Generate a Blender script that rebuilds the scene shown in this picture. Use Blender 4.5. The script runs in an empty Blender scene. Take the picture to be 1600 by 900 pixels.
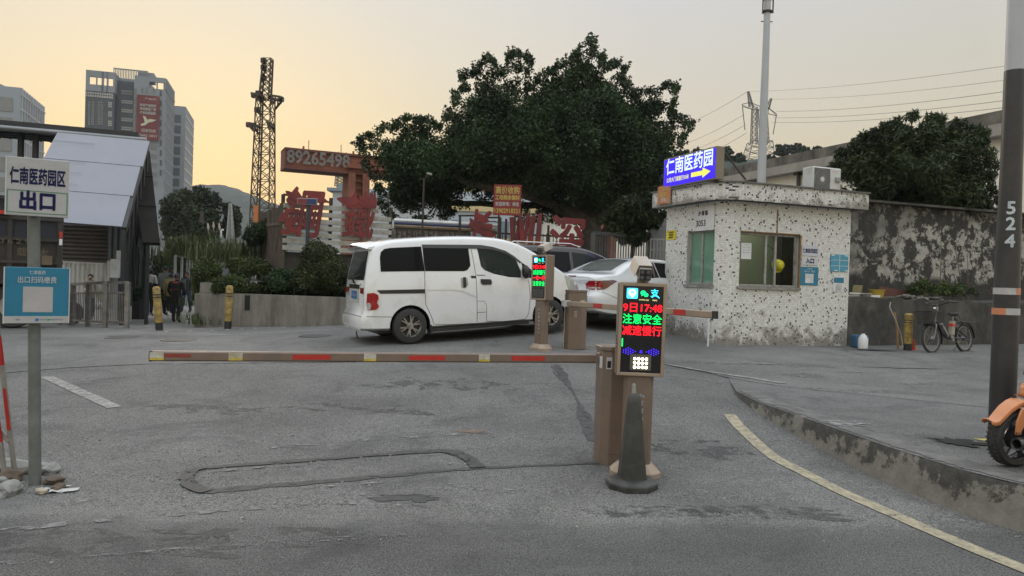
import bpy, bmesh, math, random
import numpy as np
from mathutils import Vector, Matrix, noise as mnoise
from mathutils.bvhtree import BVHTree
from mathutils.geometry import tessellate_polygon
random.seed(7); rng = np.random.default_rng(7)
PI = math.pi
scene = bpy.context.scene
COL = scene.collection

# ------------------------------------------------------------------ camera
FPX = 1160.0; CX, CY = 800.0, 450.0
PITCH, ROLL, CAMH = 0.0112, 0.030, 1.6
R0, F0, Z0 = Vector((1, 0, 0)), Vector((0, 1, 0)), Vector((0, 0, 1))
FW = F0 * math.cos(PITCH) - Z0 * math.sin(PITCH)
UP = Z0 * math.cos(PITCH) + F0 * math.sin(PITCH)
RT = R0 * math.cos(ROLL) + UP * math.sin(ROLL)
UP = UP * math.cos(ROLL) - R0 * math.sin(ROLL)
CAM = Vector((0, 0, CAMH))
cd = bpy.data.cameras.new('camera'); cam = bpy.data.objects.new('camera', cd); COL.objects.link(cam)
cam.matrix_world = Matrix(((RT.x, UP.x, -FW.x, 0), (RT.y, UP.y, -FW.y, 0), (RT.z, UP.z, -FW.z, CAMH), (0, 0, 0, 1)))
cd.sensor_width = 36; cd.lens = 36 * FPX / 1600; cd.clip_start = .05; cd.clip_end = 6000
scene.camera = cam

# ------------------------------------------------------------------ sky, sun, exposure
SUN_AZ = math.radians(-24)     # from +Y towards -X: the glow behind the lattice mast
SUN_EL = math.radians(4)
scene.view_settings.view_transform = 'Standard'; scene.view_settings.look = 'None'
scene.view_settings.exposure = 0.0; scene.view_settings.gamma = 1
scene.view_settings.use_curve_mapping = False
w = bpy.data.worlds.new('World'); scene.world = w; w.use_nodes = True
nt = w.node_tree; N = nt.nodes; L = nt.links; N.clear()
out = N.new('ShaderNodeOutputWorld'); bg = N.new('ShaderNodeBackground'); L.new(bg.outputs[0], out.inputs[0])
sky = N.new('ShaderNodeTexSky'); sky.sky_type = 'NISHITA'; sky.sun_disc = False
sky.sun_elevation = SUN_EL; sky.sun_rotation = SUN_AZ; sky.air_density = 1.4; sky.dust_density = 5; sky.ozone_density = 1.0
tc = N.new('ShaderNodeTexCoord'); sx = N.new('ShaderNodeSeparateXYZ'); L.new(tc.outputs['Generated'], sx.inputs[0])
rp = N.new('ShaderNodeValToRGB'); L.new(sx.outputs['Z'], rp.inputs[0])          # warm dusk air low down, overhead brightened to light the ground
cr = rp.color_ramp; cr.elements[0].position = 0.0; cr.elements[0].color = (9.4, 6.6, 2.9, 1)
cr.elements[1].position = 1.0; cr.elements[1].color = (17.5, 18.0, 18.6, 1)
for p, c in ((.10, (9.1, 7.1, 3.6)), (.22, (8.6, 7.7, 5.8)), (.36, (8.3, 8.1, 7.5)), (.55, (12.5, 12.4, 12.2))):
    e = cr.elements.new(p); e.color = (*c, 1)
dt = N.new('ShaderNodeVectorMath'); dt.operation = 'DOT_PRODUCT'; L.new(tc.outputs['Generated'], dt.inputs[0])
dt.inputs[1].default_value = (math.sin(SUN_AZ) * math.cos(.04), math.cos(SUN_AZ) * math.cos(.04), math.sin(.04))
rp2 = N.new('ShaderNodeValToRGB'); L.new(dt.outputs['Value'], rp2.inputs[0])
c2 = rp2.color_ramp; c2.elements[0].position = .2; c2.elements[0].color = (1.15, 1.2, 1.25, 1)  # sky away from the sun raised as extra fill on the ground
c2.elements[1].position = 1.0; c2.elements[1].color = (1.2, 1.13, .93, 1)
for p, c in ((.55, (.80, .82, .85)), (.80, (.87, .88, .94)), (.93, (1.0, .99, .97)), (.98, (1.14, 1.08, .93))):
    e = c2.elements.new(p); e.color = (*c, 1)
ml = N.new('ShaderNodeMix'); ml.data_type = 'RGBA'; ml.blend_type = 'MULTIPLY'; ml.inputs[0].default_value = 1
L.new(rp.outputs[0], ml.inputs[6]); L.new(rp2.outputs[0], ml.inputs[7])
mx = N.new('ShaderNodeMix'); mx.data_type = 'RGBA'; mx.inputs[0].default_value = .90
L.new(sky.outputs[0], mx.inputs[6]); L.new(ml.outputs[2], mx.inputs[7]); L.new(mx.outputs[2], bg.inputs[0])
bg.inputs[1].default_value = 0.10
sl = bpy.data.lights.new('sun', 'SUN'); sun = bpy.data.objects.new('sun', sl); COL.objects.link(sun)
sl.energy = 0.5; sl.angle = math.radians(14); sl.color = (1, .86, .68)
sd = Vector((math.sin(SUN_AZ) * math.cos(.28), math.cos(SUN_AZ) * math.cos(.28), math.sin(.28)))
sun.rotation_euler = (-sd).to_track_quat('-Z', 'Y').to_euler()

# ------------------------------------------------------------------ picture <-> place
def ray(px, py): return FW + RT * ((px - CX) / FPX) + UP * ((CY - py) / FPX)
def at(px, py, Y):
    d = ray(px, py); return CAM + d * (Y / d.y)
def hit(px, py, P, n):
    d = ray(px, py); return CAM + d * ((Vector(P) - CAM).dot(n) / d.dot(n))

# terrain table
GX = np.array([-900, -30, -12, -8, -5, -2, 1, 3.4, 6, 30, 900.])
GY = np.array([-400, 0, 5, 6.5, 9.2, 11, 12.9, 14, 16, 18, 25, 40, 90, 900.])
GT = np.array([
 [0]*11, [0]*11, [0]*11,
 [.03,.03,.03,.03,.03,.04,.04,.04,.04,.04,.04],
 [.10,.13,.15,.15,.18,.25,.27,.28,.31,.31,.31],
 [.15,.20,.22,.22,.25,.33,.35,.33,.34,.33,.33],
 [.15,.22,.25,.26,.32,.42,.46,.38,.38,.38,.38],
 [.15,.20,.25,.27,.34,.46,.60,.42,.41,.41,.41],
 [.10,.15,.2,.25,.34,.5,.74,.52,.42,.42,.42],
 [0,.05,.10,.18,.32,.55,.80,.6,.45,.45,.45],
 [-.3,-.25,-.2,-.12,.3,.6,.85,.8,.6,.6,.6],
 [-.6,-.6,-.5,-.4,.2,.7,.9,.9,.9,.9,.9],
 [-.8,-.8,-.6,-.4,0,.4,.6,.6,.6,.6,.6],
 [-1]*11], float)
def G(x, y):
    s = 0.
    for dx, dy in ((0, 0), (.25, 0), (-.25, 0), (0, .3), (0, -.3)):
        X, Y = x + dx, y + dy
        i = int(np.clip(np.searchsorted(GX, X) - 1, 0, len(GX) - 2)); j = int(np.clip(np.searchsorted(GY, Y) - 1, 0, len(GY) - 2))
        a = min(max((X - GX[i]) / (GX[i+1] - GX[i]), 0), 1); b = min(max((Y - GY[j]) / (GY[j+1] - GY[j]), 0), 1)
        s += (GT[j, i] * (1-a) + GT[j, i+1] * a) * (1-b) + (GT[j+1, i] * (1-a) + GT[j+1, i+1] * a) * b
    return s / 5
def gp(px, py, H=None):
    H = H or G
    d = ray(px, py); t = 1.0; prev = CAM
    while t < 400:
        p = CAM + d * t
        if p.z <= H(p.x, p.y):
            lo, hi = t - max(.05, t * .02), t
            for _ in range(18):
                m = (lo + hi) / 2; p = CAM + d * m
                if p.z <= H(p.x, p.y): hi = m
                else: lo = m
            p = CAM + d * hi; return Vector((p.x, p.y, H(p.x, p.y)))
        t += max(.05, t * .02)
    return CAM + d * 400
def onG(x, y, dz=0): return Vector((x, y, G(x, y) + dz))
def scr(px, Y): # x at depth Y near horizon column
    return at(px, 437 + .03 * (px - 800), Y).x

# ------------------------------------------------------------------ materials
def newmat(name):
    m = bpy.data.materials.new(name); m.use_nodes = True; return m, m.node_tree, m.node_tree.nodes['Principled BSDF']
def noise_node(nt, scale, detail=4, rough=.6, coord='Object', dist=0., vscale=None):
    t = nt.nodes.new('ShaderNodeTexCoord'); n = nt.nodes.new('ShaderNodeTexNoise')
    n.inputs['Scale'].default_value = scale; n.inputs['Detail'].default_value = detail; n.inputs['Roughness'].default_value = rough; n.inputs['Distortion'].default_value = dist
    if vscale:
        mp = nt.nodes.new('ShaderNodeMapping'); mp.inputs['Scale'].default_value = vscale
        nt.links.new(t.outputs[coord], mp.inputs[0]); nt.links.new(mp.outputs[0], n.inputs[0])
    else: nt.links.new(t.outputs[coord], n.inputs[0])
    return n.outputs[0]
def ramp(nt, fac, stops):
    r = nt.nodes.new('ShaderNodeValToRGB'); nt.links.new(fac, r.inputs[0]); c = r.color_ramp
    c.elements[0].position = stops[0][0]; c.elements[0].color = (*stops[0][1], 1)
    c.elements[1].position = stops[-1][0]; c.elements[1].color = (*stops[-1][1], 1)
    for p, col in stops[1:-1]: e = c.elements.new(p); e.color = (*col, 1)
    return r.outputs[0]
def mixc(nt, fac, a, b, mode='MIX'):
    m = nt.nodes.new('ShaderNodeMix'); m.data_type = 'RGBA'; m.blend_type = mode
    for i, v in ((0, fac), (6, a), (7, b)):
        if isinstance(v, (int, float)): m.inputs[i].default_value = v
        elif isinstance(v, tuple): m.inputs[i].default_value = (*v, 1)
        else: nt.links.new(v, m.inputs[i])
    return m.outputs[2]
def math_n(nt, op, a, b=None, c=None):
    m = nt.nodes.new('ShaderNodeMath'); m.operation = op
    for i, v in enumerate((a, b, c)):
        if v is None: continue
        if isinstance(v, (int, float)): m.inputs[i].default_value = v
        else: nt.links.new(v, m.inputs[i])
    return m.outputs[0]
def bump(nt, bs, h, strength=.3, dist=.01):
    b = nt.nodes.new('ShaderNodeBump'); b.inputs['Strength'].default_value = strength; b.inputs['Distance'].default_value = dist
    nt.links.new(h, b.inputs['Height']); nt.links.new(b.outputs[0], bs.inputs['Normal'])
_mats = {}
def mat(name, col, rough=.6, var=.12, scale=6., metal=0., dirt=None, damt=.35, dscale=2.5, bmp=0., bscale=60., coat=0., spec=None, vscale=None):
    if name in _mats: return _mats[name]
    m, nt, bs = newmat(name)
    lo = tuple(c * (1 - var) for c in col); hi = tuple(min(c * (1 + var), 1) for c in col)
    c = ramp(nt, noise_node(nt, scale, 5, .65), [(.3, lo), (.7, hi)])
    if dirt:
        f = ramp(nt, noise_node(nt, dscale, 8, .7, dist=.4, vscale=vscale), [(.62 - damt * .4, (0, 0, 0)), (.80 - damt * .2, (1, 1, 1))])
        c = mixc(nt, f, c, dirt)
    nt.links.new(c, bs.inputs['Base Color'])
    bs.inputs['Roughness'].default_value = rough; bs.inputs['Metallic'].default_value = metal; bs.inputs['Coat Weight'].default_value = coat
    if spec is not None: bs.inputs['Specular IOR Level'].default_value = spec
    if bmp: bump(nt, bs, noise_node(nt, bscale, 5, .6), bmp, .01)
    _mats[name] = m; return m
def emit(name, col, s):
    if name in _mats: return _mats[name]
    m, nt, bs = newmat(name); bs.inputs['Base Color'].default_value = (*[c * .3 for c in col], 1)
    bs.inputs['Emission Color'].default_value = (*col, 1); bs.inputs['Emission Strength'].default_value = s; _mats[name] = m; return m
def glass(name, col, rough=.06, alpha=None):
    m, nt, bs = newmat(name); bs.inputs['Base Color'].default_value = (*col, 1); bs.inputs['Roughness'].default_value = rough
    bs.inputs['Specular IOR Level'].default_value = .13
    if alpha is not None: bs.inputs['Alpha'].default_value = alpha
    _mats[name] = m; return m

# ------------------------------------------------------------------ mesh builder
def link(o, parent=None):
    COL.objects.link(o)
    if parent is not None: o.parent = parent
    return o
class MB:
    def __init__(s): s.v = []; s.f = []; s.m = []; s.uv = None; s.M = Matrix.Identity(4)
    def add(s, vs, fs, mi=0):
        b = len(s.v); M = s.M
        s.v += [tuple(M @ Vector(v)) for v in vs]; s.f += [tuple(i + b for i in f) for f in fs]; s.m += [mi] * len(fs); return s
    def box(s, x0, x1, y0, y1, z0, z1, mi=0):
        vs = [(x, y, z) for x in (x0, x1) for y in (y0, y1) for z in (z0, z1)]
        return s.add(vs, [(0,1,3,2),(4,6,7,5),(0,4,5,1),(2,3,7,6),(0,2,6,4),(1,5,7,3)], mi)
    def obox(s, c, size, R=None, mi=0):
        R = R or Matrix.Identity(3); c = Vector(c); h = [a / 2 for a in size]
        vs = [tuple(c + R @ Vector((x, y, z))) for x in (-h[0], h[0]) for y in (-h[1], h[1]) for z in (-h[2], h[2])]
        return s.add(vs, [(0,1,3,2),(4,6,7,5),(0,4,5,1),(2,3,7,6),(0,2,6,4),(1,5,7,3)], mi)
    def bar(s, p, q, w, d=None, up=(0, 0, 1), mi=0):
        p, q = Vector(p), Vector(q); d = d or w; t = (q - p).normalized(); upv = Vector(up)
        if abs(t.dot(upv)) > .98: upv = Vector((0, 1, 0))
        a = t.cross(upv).normalized(); b = a.cross(t).normalized()
        vs = [tuple(e + a * sx * w / 2 + b * sy * d / 2) for e in (p, q) for sx, sy in ((-1,-1),(1,-1),(1,1),(-1,1))]
        return s.add(vs, [(0,3,2,1),(4,5,6,7)] + [(i, (i+1) % 4, 4 + (i+1) % 4, 4 + i) for i in range(4)], mi)
    def tube(s, pts, r, n=8, mi=0, cap=True):
        pts = [Vector(p) for p in pts]; rs = r if isinstance(r, (list, tuple)) else [r] * len(pts)
        vs = []; fs = []; prev = None
        for i, p in enumerate(pts):
            t = ((pts[min(i+1, len(pts)-1)] - pts[max(i-1, 0)])).normalized()
            if prev is None:
                a = t.orthogonal().normalized()
            else:
                a = (prev - t * prev.dot(t)).normalized()
            prev = a; b = t.cross(a)
            vs += [tuple(p + (a * math.cos(2*PI*k/n) + b * math.sin(2*PI*k/n)) * rs[i]) for k in range(n)]
        for i in range(len(pts) - 1):
            fs += [(i*n + k, i*n + (k+1) % n, (i+1)*n + (k+1) % n, (i+1)*n + k) for k in range(n)]
        if cap: fs += [tuple(range(n))[::-1], tuple(range((len(pts)-1)*n, len(pts)*n))]
        return s.add(vs, fs, mi)
    def lathe(s, prof, c=(0, 0, 0), axis='z', n=24, mi=0, a0=0., a1=2*PI):
        c = Vector(c); vs = []; full = abs(a1 - a0 - 2*PI) < 1e-6; k = n if full else n + 1
        for r, h in prof:
            for i in range(k):
                a = a0 + (a1 - a0) * i / n; x, y = r * math.cos(a), r * math.sin(a)
                v = {'z': (x, y, h), 'y': (x, h, y), 'x': (h, x, y)}[axis]; vs.append(tuple(c + Vector(v)))
        fs = []
        for j in range(len(prof) - 1):
            for i in range(n): fs.append((j*k + i, j*k + (i+1) % k, (j+1)*k + (i+1) % k, (j+1)*k + i))
        return s.add(vs, fs, mi)
    def prism(s, poly, fn, a, b, mi=0):
        """poly: 2-D outline; fn(u,v,w)->3-D; from w=a to w=b"""
        n = len(poly); tri = tessellate_polygon([[Vector((u, v, 0)) for u, v in poly]])
        vs = [fn(u, v, a) for u, v in poly] + [fn(u, v, b) for u, v in poly]
        fs = [tuple(t) for t in tri] + [tuple(i + n for i in t)[::-1] for t in tri] + [(i, (i+1) % n, n + (i+1) % n, n + i) for i in range(n)]
        return s.add(vs, fs, mi)
    def sheet(s, poly, fn, mi=0):
        tri = tessellate_polygon([[Vector((u, v, 0)) for u, v in poly]])
        return s.add([fn(u, v) for u, v in poly], [tuple(t) for t in tri], mi)
    def build(s, name, mats, parent=None, smooth=False, bevel=0., seg=2, fix=True):
        me = bpy.data.meshes.new(name); me.from_pydata(s.v, [], s.f)
        mats = mats if isinstance(mats, (list, tuple)) else [mats]
        for m in mats: me.materials.append(m)
        if len(mats) > 1: me.polygons.foreach_set('material_index', s.m)
        if s.uv:
            ul = me.uv_layers.new(name='UVMap')
            for lp in me.loops: ul.data[lp.index].uv = s.uv[lp.vertex_index]
        me.validate()
        if fix:
            bm = bmesh.new(); bm.from_mesh(me); bmesh.ops.recalc_face_normals(bm, faces=bm.faces); bm.to_mesh(me); bm.free()
        if smooth:
            me.polygons.foreach_set('use_smooth', [True] * len(me.polygons))
            try: me.set_sharp_from_angle(angle=math.radians(38))
            except Exception: pass
        o = bpy.data.objects.new(name, me); link(o, parent)
        if bevel:
            b = o.modifiers.new('bevel', 'BEVEL'); b.width = bevel; b.segments = seg; b.limit_method = 'ANGLE'; b.angle_limit = math.radians(40)
            if not smooth:
                me.polygons.foreach_set('use_smooth', [True] * len(me.polygons))
                try: me.set_sharp_from_angle(angle=math.radians(30))
                except Exception: pass
        return o
def tag(o, label=None, cat=None, group=None, kind=None):
    if label: o['label'] = label
    if cat: o['category'] = cat
    if group: o['group'] = group
    if kind: o['kind'] = kind
    return o
def thing(name, label, cat, loc=(0, 0, 0), rz=0., group=None, rot=None):
    o = bpy.data.objects.new(name, None); o.empty_display_size = .2; COL.objects.link(o)
    o.location = loc; o.rotation_euler = rot or (0, 0, rz)
    return tag(o, label, cat, group)
def copy_tree(o, parent=None):
    c = o.copy(); COL.objects.link(c); c.parent = parent
    for ch in list(o.children): copy_tree(ch, c)
    return c
def struct(o): o['kind'] = 'structure'; return o
def mw(loc, rz): return Matrix.Translation(Vector(loc)) @ Matrix.Rotation(rz, 4, 'Z')

def text(name, body, size, fn, m, parent=None, bold=0., align='CENTER', thick=0., sx=1., shear=0., spacing=1., line=1., rough=0., fit=None, slices=0.):
    """text as a mesh; fn(x,y,z)->3-D of the surface it sits on"""
    c = bpy.data.curves.new(name, 'FONT'); c.body = body; c.size = size; c.align_x = align; c.align_y = 'CENTER'
    c.shear = shear; c.space_character = spacing; c.space_line = line; c.resolution_u = 2
    if thick: c.extrude = thick / 2
    t = bpy.data.objects.new('tmp', c); COL.objects.link(t)
    bpy.context.view_layer.update()
    dg = bpy.context.evaluated_depsgraph_get()
    me = bpy.data.meshes.new_from_object(t.evaluated_get(dg)); COL.objects.unlink(t); bpy.data.objects.remove(t)
    if slices:
        bm = bmesh.new(); bm.from_mesh(me)
        for k in range(-20, 21): bmesh.ops.bisect_plane(bm, geom=bm.verts[:] + bm.edges[:] + bm.faces[:], plane_co=(k * slices, 0, 0), plane_no=(1, 0, 0), dist=1e-5)
        bm.to_mesh(me); bm.free()
    V_ = [tuple(v.co) for v in me.vertices]; F_ = [tuple(p.vertices) for p in me.polygons]; bpy.data.meshes.remove(me)
    if not V_: V_ = [(0, 0, 0)]
    off = [(0, 0)] + ([(bold, 0), (-bold, 0), (0, bold), (0, -bold)] if bold else []) + ([(bold * .7, bold * .7), (-bold * .7, bold * .7), (-bold * .7, -bold * .7), (bold * .7, -bold * .7)] if bold > .02 * size else [])
    if fit:
        x0, x1 = min(v[0] for v in V_), max(v[0] for v in V_); mid = (x0 + x1) / 2; sx = fit / max(x1 - x0, 1e-6); V_ = [(v[0] - mid, v[1], v[2]) for v in V_]
    VV = []; FF = []
    for j, (ox, oy) in enumerate(off):
        b0 = len(VV)
        for x, y, z in V_:
            if rough:
                q = mnoise.noise_vector(Vector((x / rough / 6, y / rough / 6, 3))) * rough; x += q.x; y += q.y
            VV.append(tuple(fn((x + ox) * sx, y + oy, z + thick / 2 + j * .00015)))
        FF += [tuple(i + b0 for i in f) for f in F_]
    me = bpy.data.meshes.new(name); me.from_pydata(VV, [], FF); me.materials.append(m)
    o = bpy.data.objects.new(name, me); link(o, parent); return o

def foliage(name, cen, rad, n, leaf, m, parent=None, asp=.45, flat=1., up=.25, shell=.45, droop=0.):
    cen = np.asarray(cen, float); rad = np.asarray(rad, float)
    p = rad ** 2; p = p / p.sum(); idx = rng.choice(len(cen), n, p=p)
    d = rng.normal(size=(n, 3)); d /= np.linalg.norm(d, axis=1)[:, None]
    r = (shell + (1 - shell) * rng.random(n) ** .6) * rng.uniform(.75, 1.12, n)
    pos = cen[idx] + d * (rad[idx] * r)[:, None] * np.array([1, 1, flat])
    a = rng.normal(size=(n, 3)) + d * .6; a[:, 2] -= droop; a /= np.linalg.norm(a, axis=1)[:, None]
    b = rng.normal(size=(n, 3)); b[:, 2] += up; b = np.cross(a, b); b /= np.linalg.norm(b, axis=1)[:, None]
    L_ = leaf * rng.uniform(.6, 1.3, n)[:, None]; W_ = L_ * asp
    v = np.stack([pos - a * L_ / 2, pos + b * W_ / 2, pos + a * L_ / 2, pos - b * W_ / 2], 1).reshape(-1, 3)
    return quads(name, v, m, parent)
def quads(name, v, m, parent=None):
    v = np.asarray(v, np.float32).reshape(-1, 3)
    nq = len(v) // 4; me = bpy.data.meshes.new(name); me.vertices.add(len(v)); me.vertices.foreach_set('co', v.ravel())
    me.loops.add(nq * 4); me.loops.foreach_set('vertex_index', np.arange(nq * 4, dtype=np.int32))
    me.polygons.add(nq); me.polygons.foreach_set('loop_start', np.arange(0, nq * 4, 4, dtype=np.int32)); me.polygons.foreach_set('loop_total', np.full(nq, 4, np.int32))
    me.update(); me.validate(); me.materials.append(m)
    o = bpy.data.objects.new(name, me); return link(o, parent)
def leafmat(name, dark, light, rough=.5, scale=.8):
    m, nt, bs = newmat(name)
    g = nt.nodes.new('ShaderNodeNewGeometry'); r = g.outputs['Random Per Island']
    c = ramp(nt, r, [(0, dark), (.75, tuple((a + b) / 2 for a, b in zip(dark, light))), (1, light)])
    n = ramp(nt, noise_node(nt, scale, 3), [(.35, (.5, .5, .5)), (.65, (1.5, 1.5, 1.4))])
    nt.links.new(mixc(nt, 1., c, n, 'MULTIPLY'), bs.inputs['Base Color']); bs.inputs['Roughness'].default_value = rough
    bs.inputs['Specular IOR Level'].default_value = .12
    return m
def inside(px, py, poly):
    c = False; j = len(poly) - 1
    for i in range(len(poly)):
        xi, yi = poly[i]; xj, yj = poly[j]
        if (yi > py) != (yj > py) and px < (xj - xi) * (py - yi) / (yj - yi) + xi: c = not c
        j = i
    return c
def edge_d(px, py, poly):
    best = 1e9; P = (px, py)
    for i in range(len(poly)):
        ax, ay = poly[i-1]; bx, by = poly[i]; dx, dy = bx - ax, by - ay
        t = max(0, min(1, ((px - ax) * dx + (py - ay) * dy) / (dx*dx + dy*dy + 1e-9)))
        best = min(best, math.hypot(px - ax - t * dx, py - ay - t * dy))
    return best
def crown(poly, Y, n, rmin, rmax, depth=2.5, fill=.9):
    """clump centres and radii of a crown whose outline is poly (picture px) at distance Y, as deep as it is wide"""
    xs = [p[0] for p in poly]; ys = [p[1] for p in poly]; cs = []; rs = []; k = Y / FPX
    while len(cs) < n:
        x, y = random.uniform(min(xs), max(xs)), random.uniform(min(ys), max(ys))
        if not inside(x, y, poly): continue
        d = edge_d(x, y, poly) * k
        r = min(max(d * fill, rmin), rmax) * random.uniform(.7, 1.)
        if d < rmin * .5: continue
        hd = min(depth, d * 1.1 + .15); dy = random.uniform(-hd, hd * .7)
        cs.append(at(x, y, Y + dy)); rs.append(r)
    return cs, rs
# ================================================================== ground
def drape_poly(name, poly, m, H, dz=.004, step=.25, parent=None):
    bm = bmesh.new(); vs = [bm.verts.new((x, y, 0)) for x, y in poly]
    for t in tessellate_polygon([[Vector((x, y, 0)) for x, y in poly]]):
        try: bm.faces.new([vs[i] for i in t])
        except ValueError: pass
    xs = [p[0] for p in poly]; ys = [p[1] for p in poly]
    for ax, lo, hi in ((0, min(xs), max(xs)), (1, min(ys), max(ys))):
        k = math.ceil(lo / step)
        while k * step < hi:
            c = k * step; co = [0, 0, 0]; co[ax] = c; no = [0, 0, 0]; no[ax] = 1
            if abs(c) < 26:
                bmesh.ops.bisect_plane(bm, geom=bm.verts[:] + bm.edges[:] + bm.faces[:], plane_co=co, plane_no=no, dist=1e-5)
            k += 1
    for v in bm.verts: v.co.z = H(v.co.x, v.co.y) + dz
    bmesh.ops.recalc_face_normals(bm, faces=bm.faces)
    me = bpy.data.meshes.new(name); bm.to_mesh(me); bm.free(); me.materials.append(m)
    if me.polygons and me.polygons[0].normal.z < 0: me.flip_normals()
    return struct(link(bpy.data.objects.new(name, me), parent))
def drape_strip(name, pts, wid, m, H=None, dz=.006, jit=0., step=.10, mbx=None):
    H = H or G; P = [Vector((p[0], p[1], 0)) for p in pts]; out = []
    for _ in range(2):
        if len(P) > 2:
            Q = [P[0]]
            for a, b in zip(P[:-1], P[1:]): Q += [a.lerp(b, .25), a.lerp(b, .75)]
            Q.append(P[-1]); P = Q
    for a, b in zip(P[:-1], P[1:]):
        n = max(1, int((b - a).length / step)); out += [a.lerp(b, i / n) for i in range(n)]
    out.append(P[-1]); mb = mbx or MB(); vs = []; n = len(out)
    for i, p in enumerate(out):
        t = (out[min(i+1, n-1)] - out[max(i-1, 0)]).normalized(); nn = Vector((-t.y, t.x, 0))
        wv = wid(i / (n - 1)) if callable(wid) else wid
        for sg in (-1, 1):
            q = p + nn * sg * wv * .5 * (1 + jit * random.uniform(-1, 1)); vs.append((q.x, q.y, H(q.x, q.y) + dz))
    mb.add(vs, [(2*i, 2*i+2, 2*i+3, 2*i+1) for i in range(n-1)])
    if mbx is None: return struct(mb.build(name, m, fix=False))
def blob(cx, cy, rx, ry, n=18, j=.25, rot=0):
    r = []
    for i in range(n):
        a = 2*PI*i/n; k = 1 + random.uniform(-j, j); x, y = rx*k*math.cos(a), ry*k*math.sin(a)
        r.append((cx + x*math.cos(rot) - y*math.sin(rot), cy + x*math.sin(rot) + y*math.cos(rot)))
    return r

def groundmat(name, base, speck, crackamt=.5, stain=(.05, .05, .05), light=(.2, .2, .195), grain=1.):
    m, nt, bs = newmat(name)
    lo = tuple(c * .72 for c in base); hi = tuple(c * 1.28 for c in base)
    c = ramp(nt, noise_node(nt, .55, 7, .62, dist=.3), [(.32, lo), (.5, base), (.70, hi)])
    # aggregate grains
    g = noise_node(nt, 95, 2, .5)
    c = mixc(nt, math_n(nt, 'MULTIPLY', 1., .9 * grain), c, ramp(nt, g, [(.36, (.35, .35, .35)), (.5, (1, 1, 1)), (.66, (1.75, 1.72, 1.68))]), 'MULTIPLY')
    g2 = noise_node(nt, 26, 3, .7)
    c = mixc(nt, .8, c, ramp(nt, g2, [(.33, (.72, .72, .72)), (.5, (1, 1, 1)), (.7, (1.22, 1.22, 1.21))]), 'MULTIPLY')
    # dark stains and dusty pale streaks
    f = ramp(nt, noise_node(nt, .9, 9, .72, dist=.8), [(.52, (0, 0, 0)), (.66, (1, 1, 1))])
    c = mixc(nt, math_n(nt, 'MULTIPLY', f, .60), c, stain)
    f = ramp(nt, noise_node(nt, 1.3, 10, .75, dist=.5, vscale=(.35, 1.5, 1)), [(.58, (0, 0, 0)), (.74, (1, 1, 1))])
    c = mixc(nt, math_n(nt, 'MULTIPLY', f, .62), c, light)
    # bright small scuffs
    f = ramp(nt, noise_node(nt, 7, 6, .7, dist=1.5), [(.71, (0, 0, 0)), (.76, (1, 1, 1))])
    c = mixc(nt, math_n(nt, 'MULTIPLY', f, .5), c, tuple(min(1, x * 1.9) for x in light))
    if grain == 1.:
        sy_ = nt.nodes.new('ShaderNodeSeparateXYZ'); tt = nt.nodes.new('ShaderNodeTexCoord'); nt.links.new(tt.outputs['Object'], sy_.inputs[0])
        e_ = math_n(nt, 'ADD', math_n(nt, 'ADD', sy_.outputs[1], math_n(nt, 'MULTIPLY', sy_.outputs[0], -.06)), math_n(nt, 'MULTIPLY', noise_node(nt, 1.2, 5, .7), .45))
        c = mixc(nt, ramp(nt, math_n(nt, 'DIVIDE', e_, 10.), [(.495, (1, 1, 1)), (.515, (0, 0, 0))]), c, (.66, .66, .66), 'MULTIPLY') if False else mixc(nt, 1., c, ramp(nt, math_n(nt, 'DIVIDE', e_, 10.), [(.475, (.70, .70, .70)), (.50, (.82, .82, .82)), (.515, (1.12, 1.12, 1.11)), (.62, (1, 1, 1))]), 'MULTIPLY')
    # cracks
    v = nt.nodes.new('ShaderNodeTexVoronoi'); v.feature = 'DISTANCE_TO_EDGE'; v.inputs['Scale'].default_value = .55
    t = nt.nodes.new('ShaderNodeTexCoord'); nz = noise_node(nt, 3.5, 6, .7)
    add = nt.nodes.new('ShaderNodeVectorMath'); add.operation = 'MULTIPLY_ADD'
    cmb = nt.nodes.new('ShaderNodeCombineXYZ'); nt.links.new(nz, cmb.inputs[0]); nt.links.new(noise_node(nt, 4.1, 6, .7), cmb.inputs[1])
    nt.links.new(cmb.outputs[0], add.inputs[0]); add.inputs[1].default_value = (1.1, 1.1, 0); nt.links.new(t.outputs['Object'], add.inputs[2])
    nt.links.new(add.outputs[0], v.inputs['Vector'])
    k = ramp(nt, v.outputs['Distance'], [(0.0, (1, 1, 1)), (.010, (0, 0, 0))])
    k = math_n(nt, 'MULTIPLY', k, ramp(nt, noise_node(nt, .35, 2), [(.48, (0, 0, 0)), (.58, (1, 1, 1))]))
    c = mixc(nt, math_n(nt, 'MULTIPLY', k, crackamt), c, (.025, .025, .025))
    nt.links.new(c, bs.inputs['Base Color']); bs.inputs['Roughness'].default_value = .82; bs.inputs['Specular IOR Level'].default_value = .35
    h = math_n(nt, 'ADD', g, math_n(nt, 'MULTIPLY', g2, .8)); bump(nt, bs, h, .85, .014)
    return m
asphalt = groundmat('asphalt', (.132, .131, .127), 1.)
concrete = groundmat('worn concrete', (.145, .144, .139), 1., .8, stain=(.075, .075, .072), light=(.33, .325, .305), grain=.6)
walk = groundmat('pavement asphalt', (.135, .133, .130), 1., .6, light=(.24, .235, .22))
tar = mat('bitumen', (.045, .045, .045), .7, .35, 14, bmp=.6, bscale=40)
white_dust = mat('pale mortar', (.24, .235, .225), .9, .3, 12, dirt=(.13, .13, .125), damt=.7, dscale=9)

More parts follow.
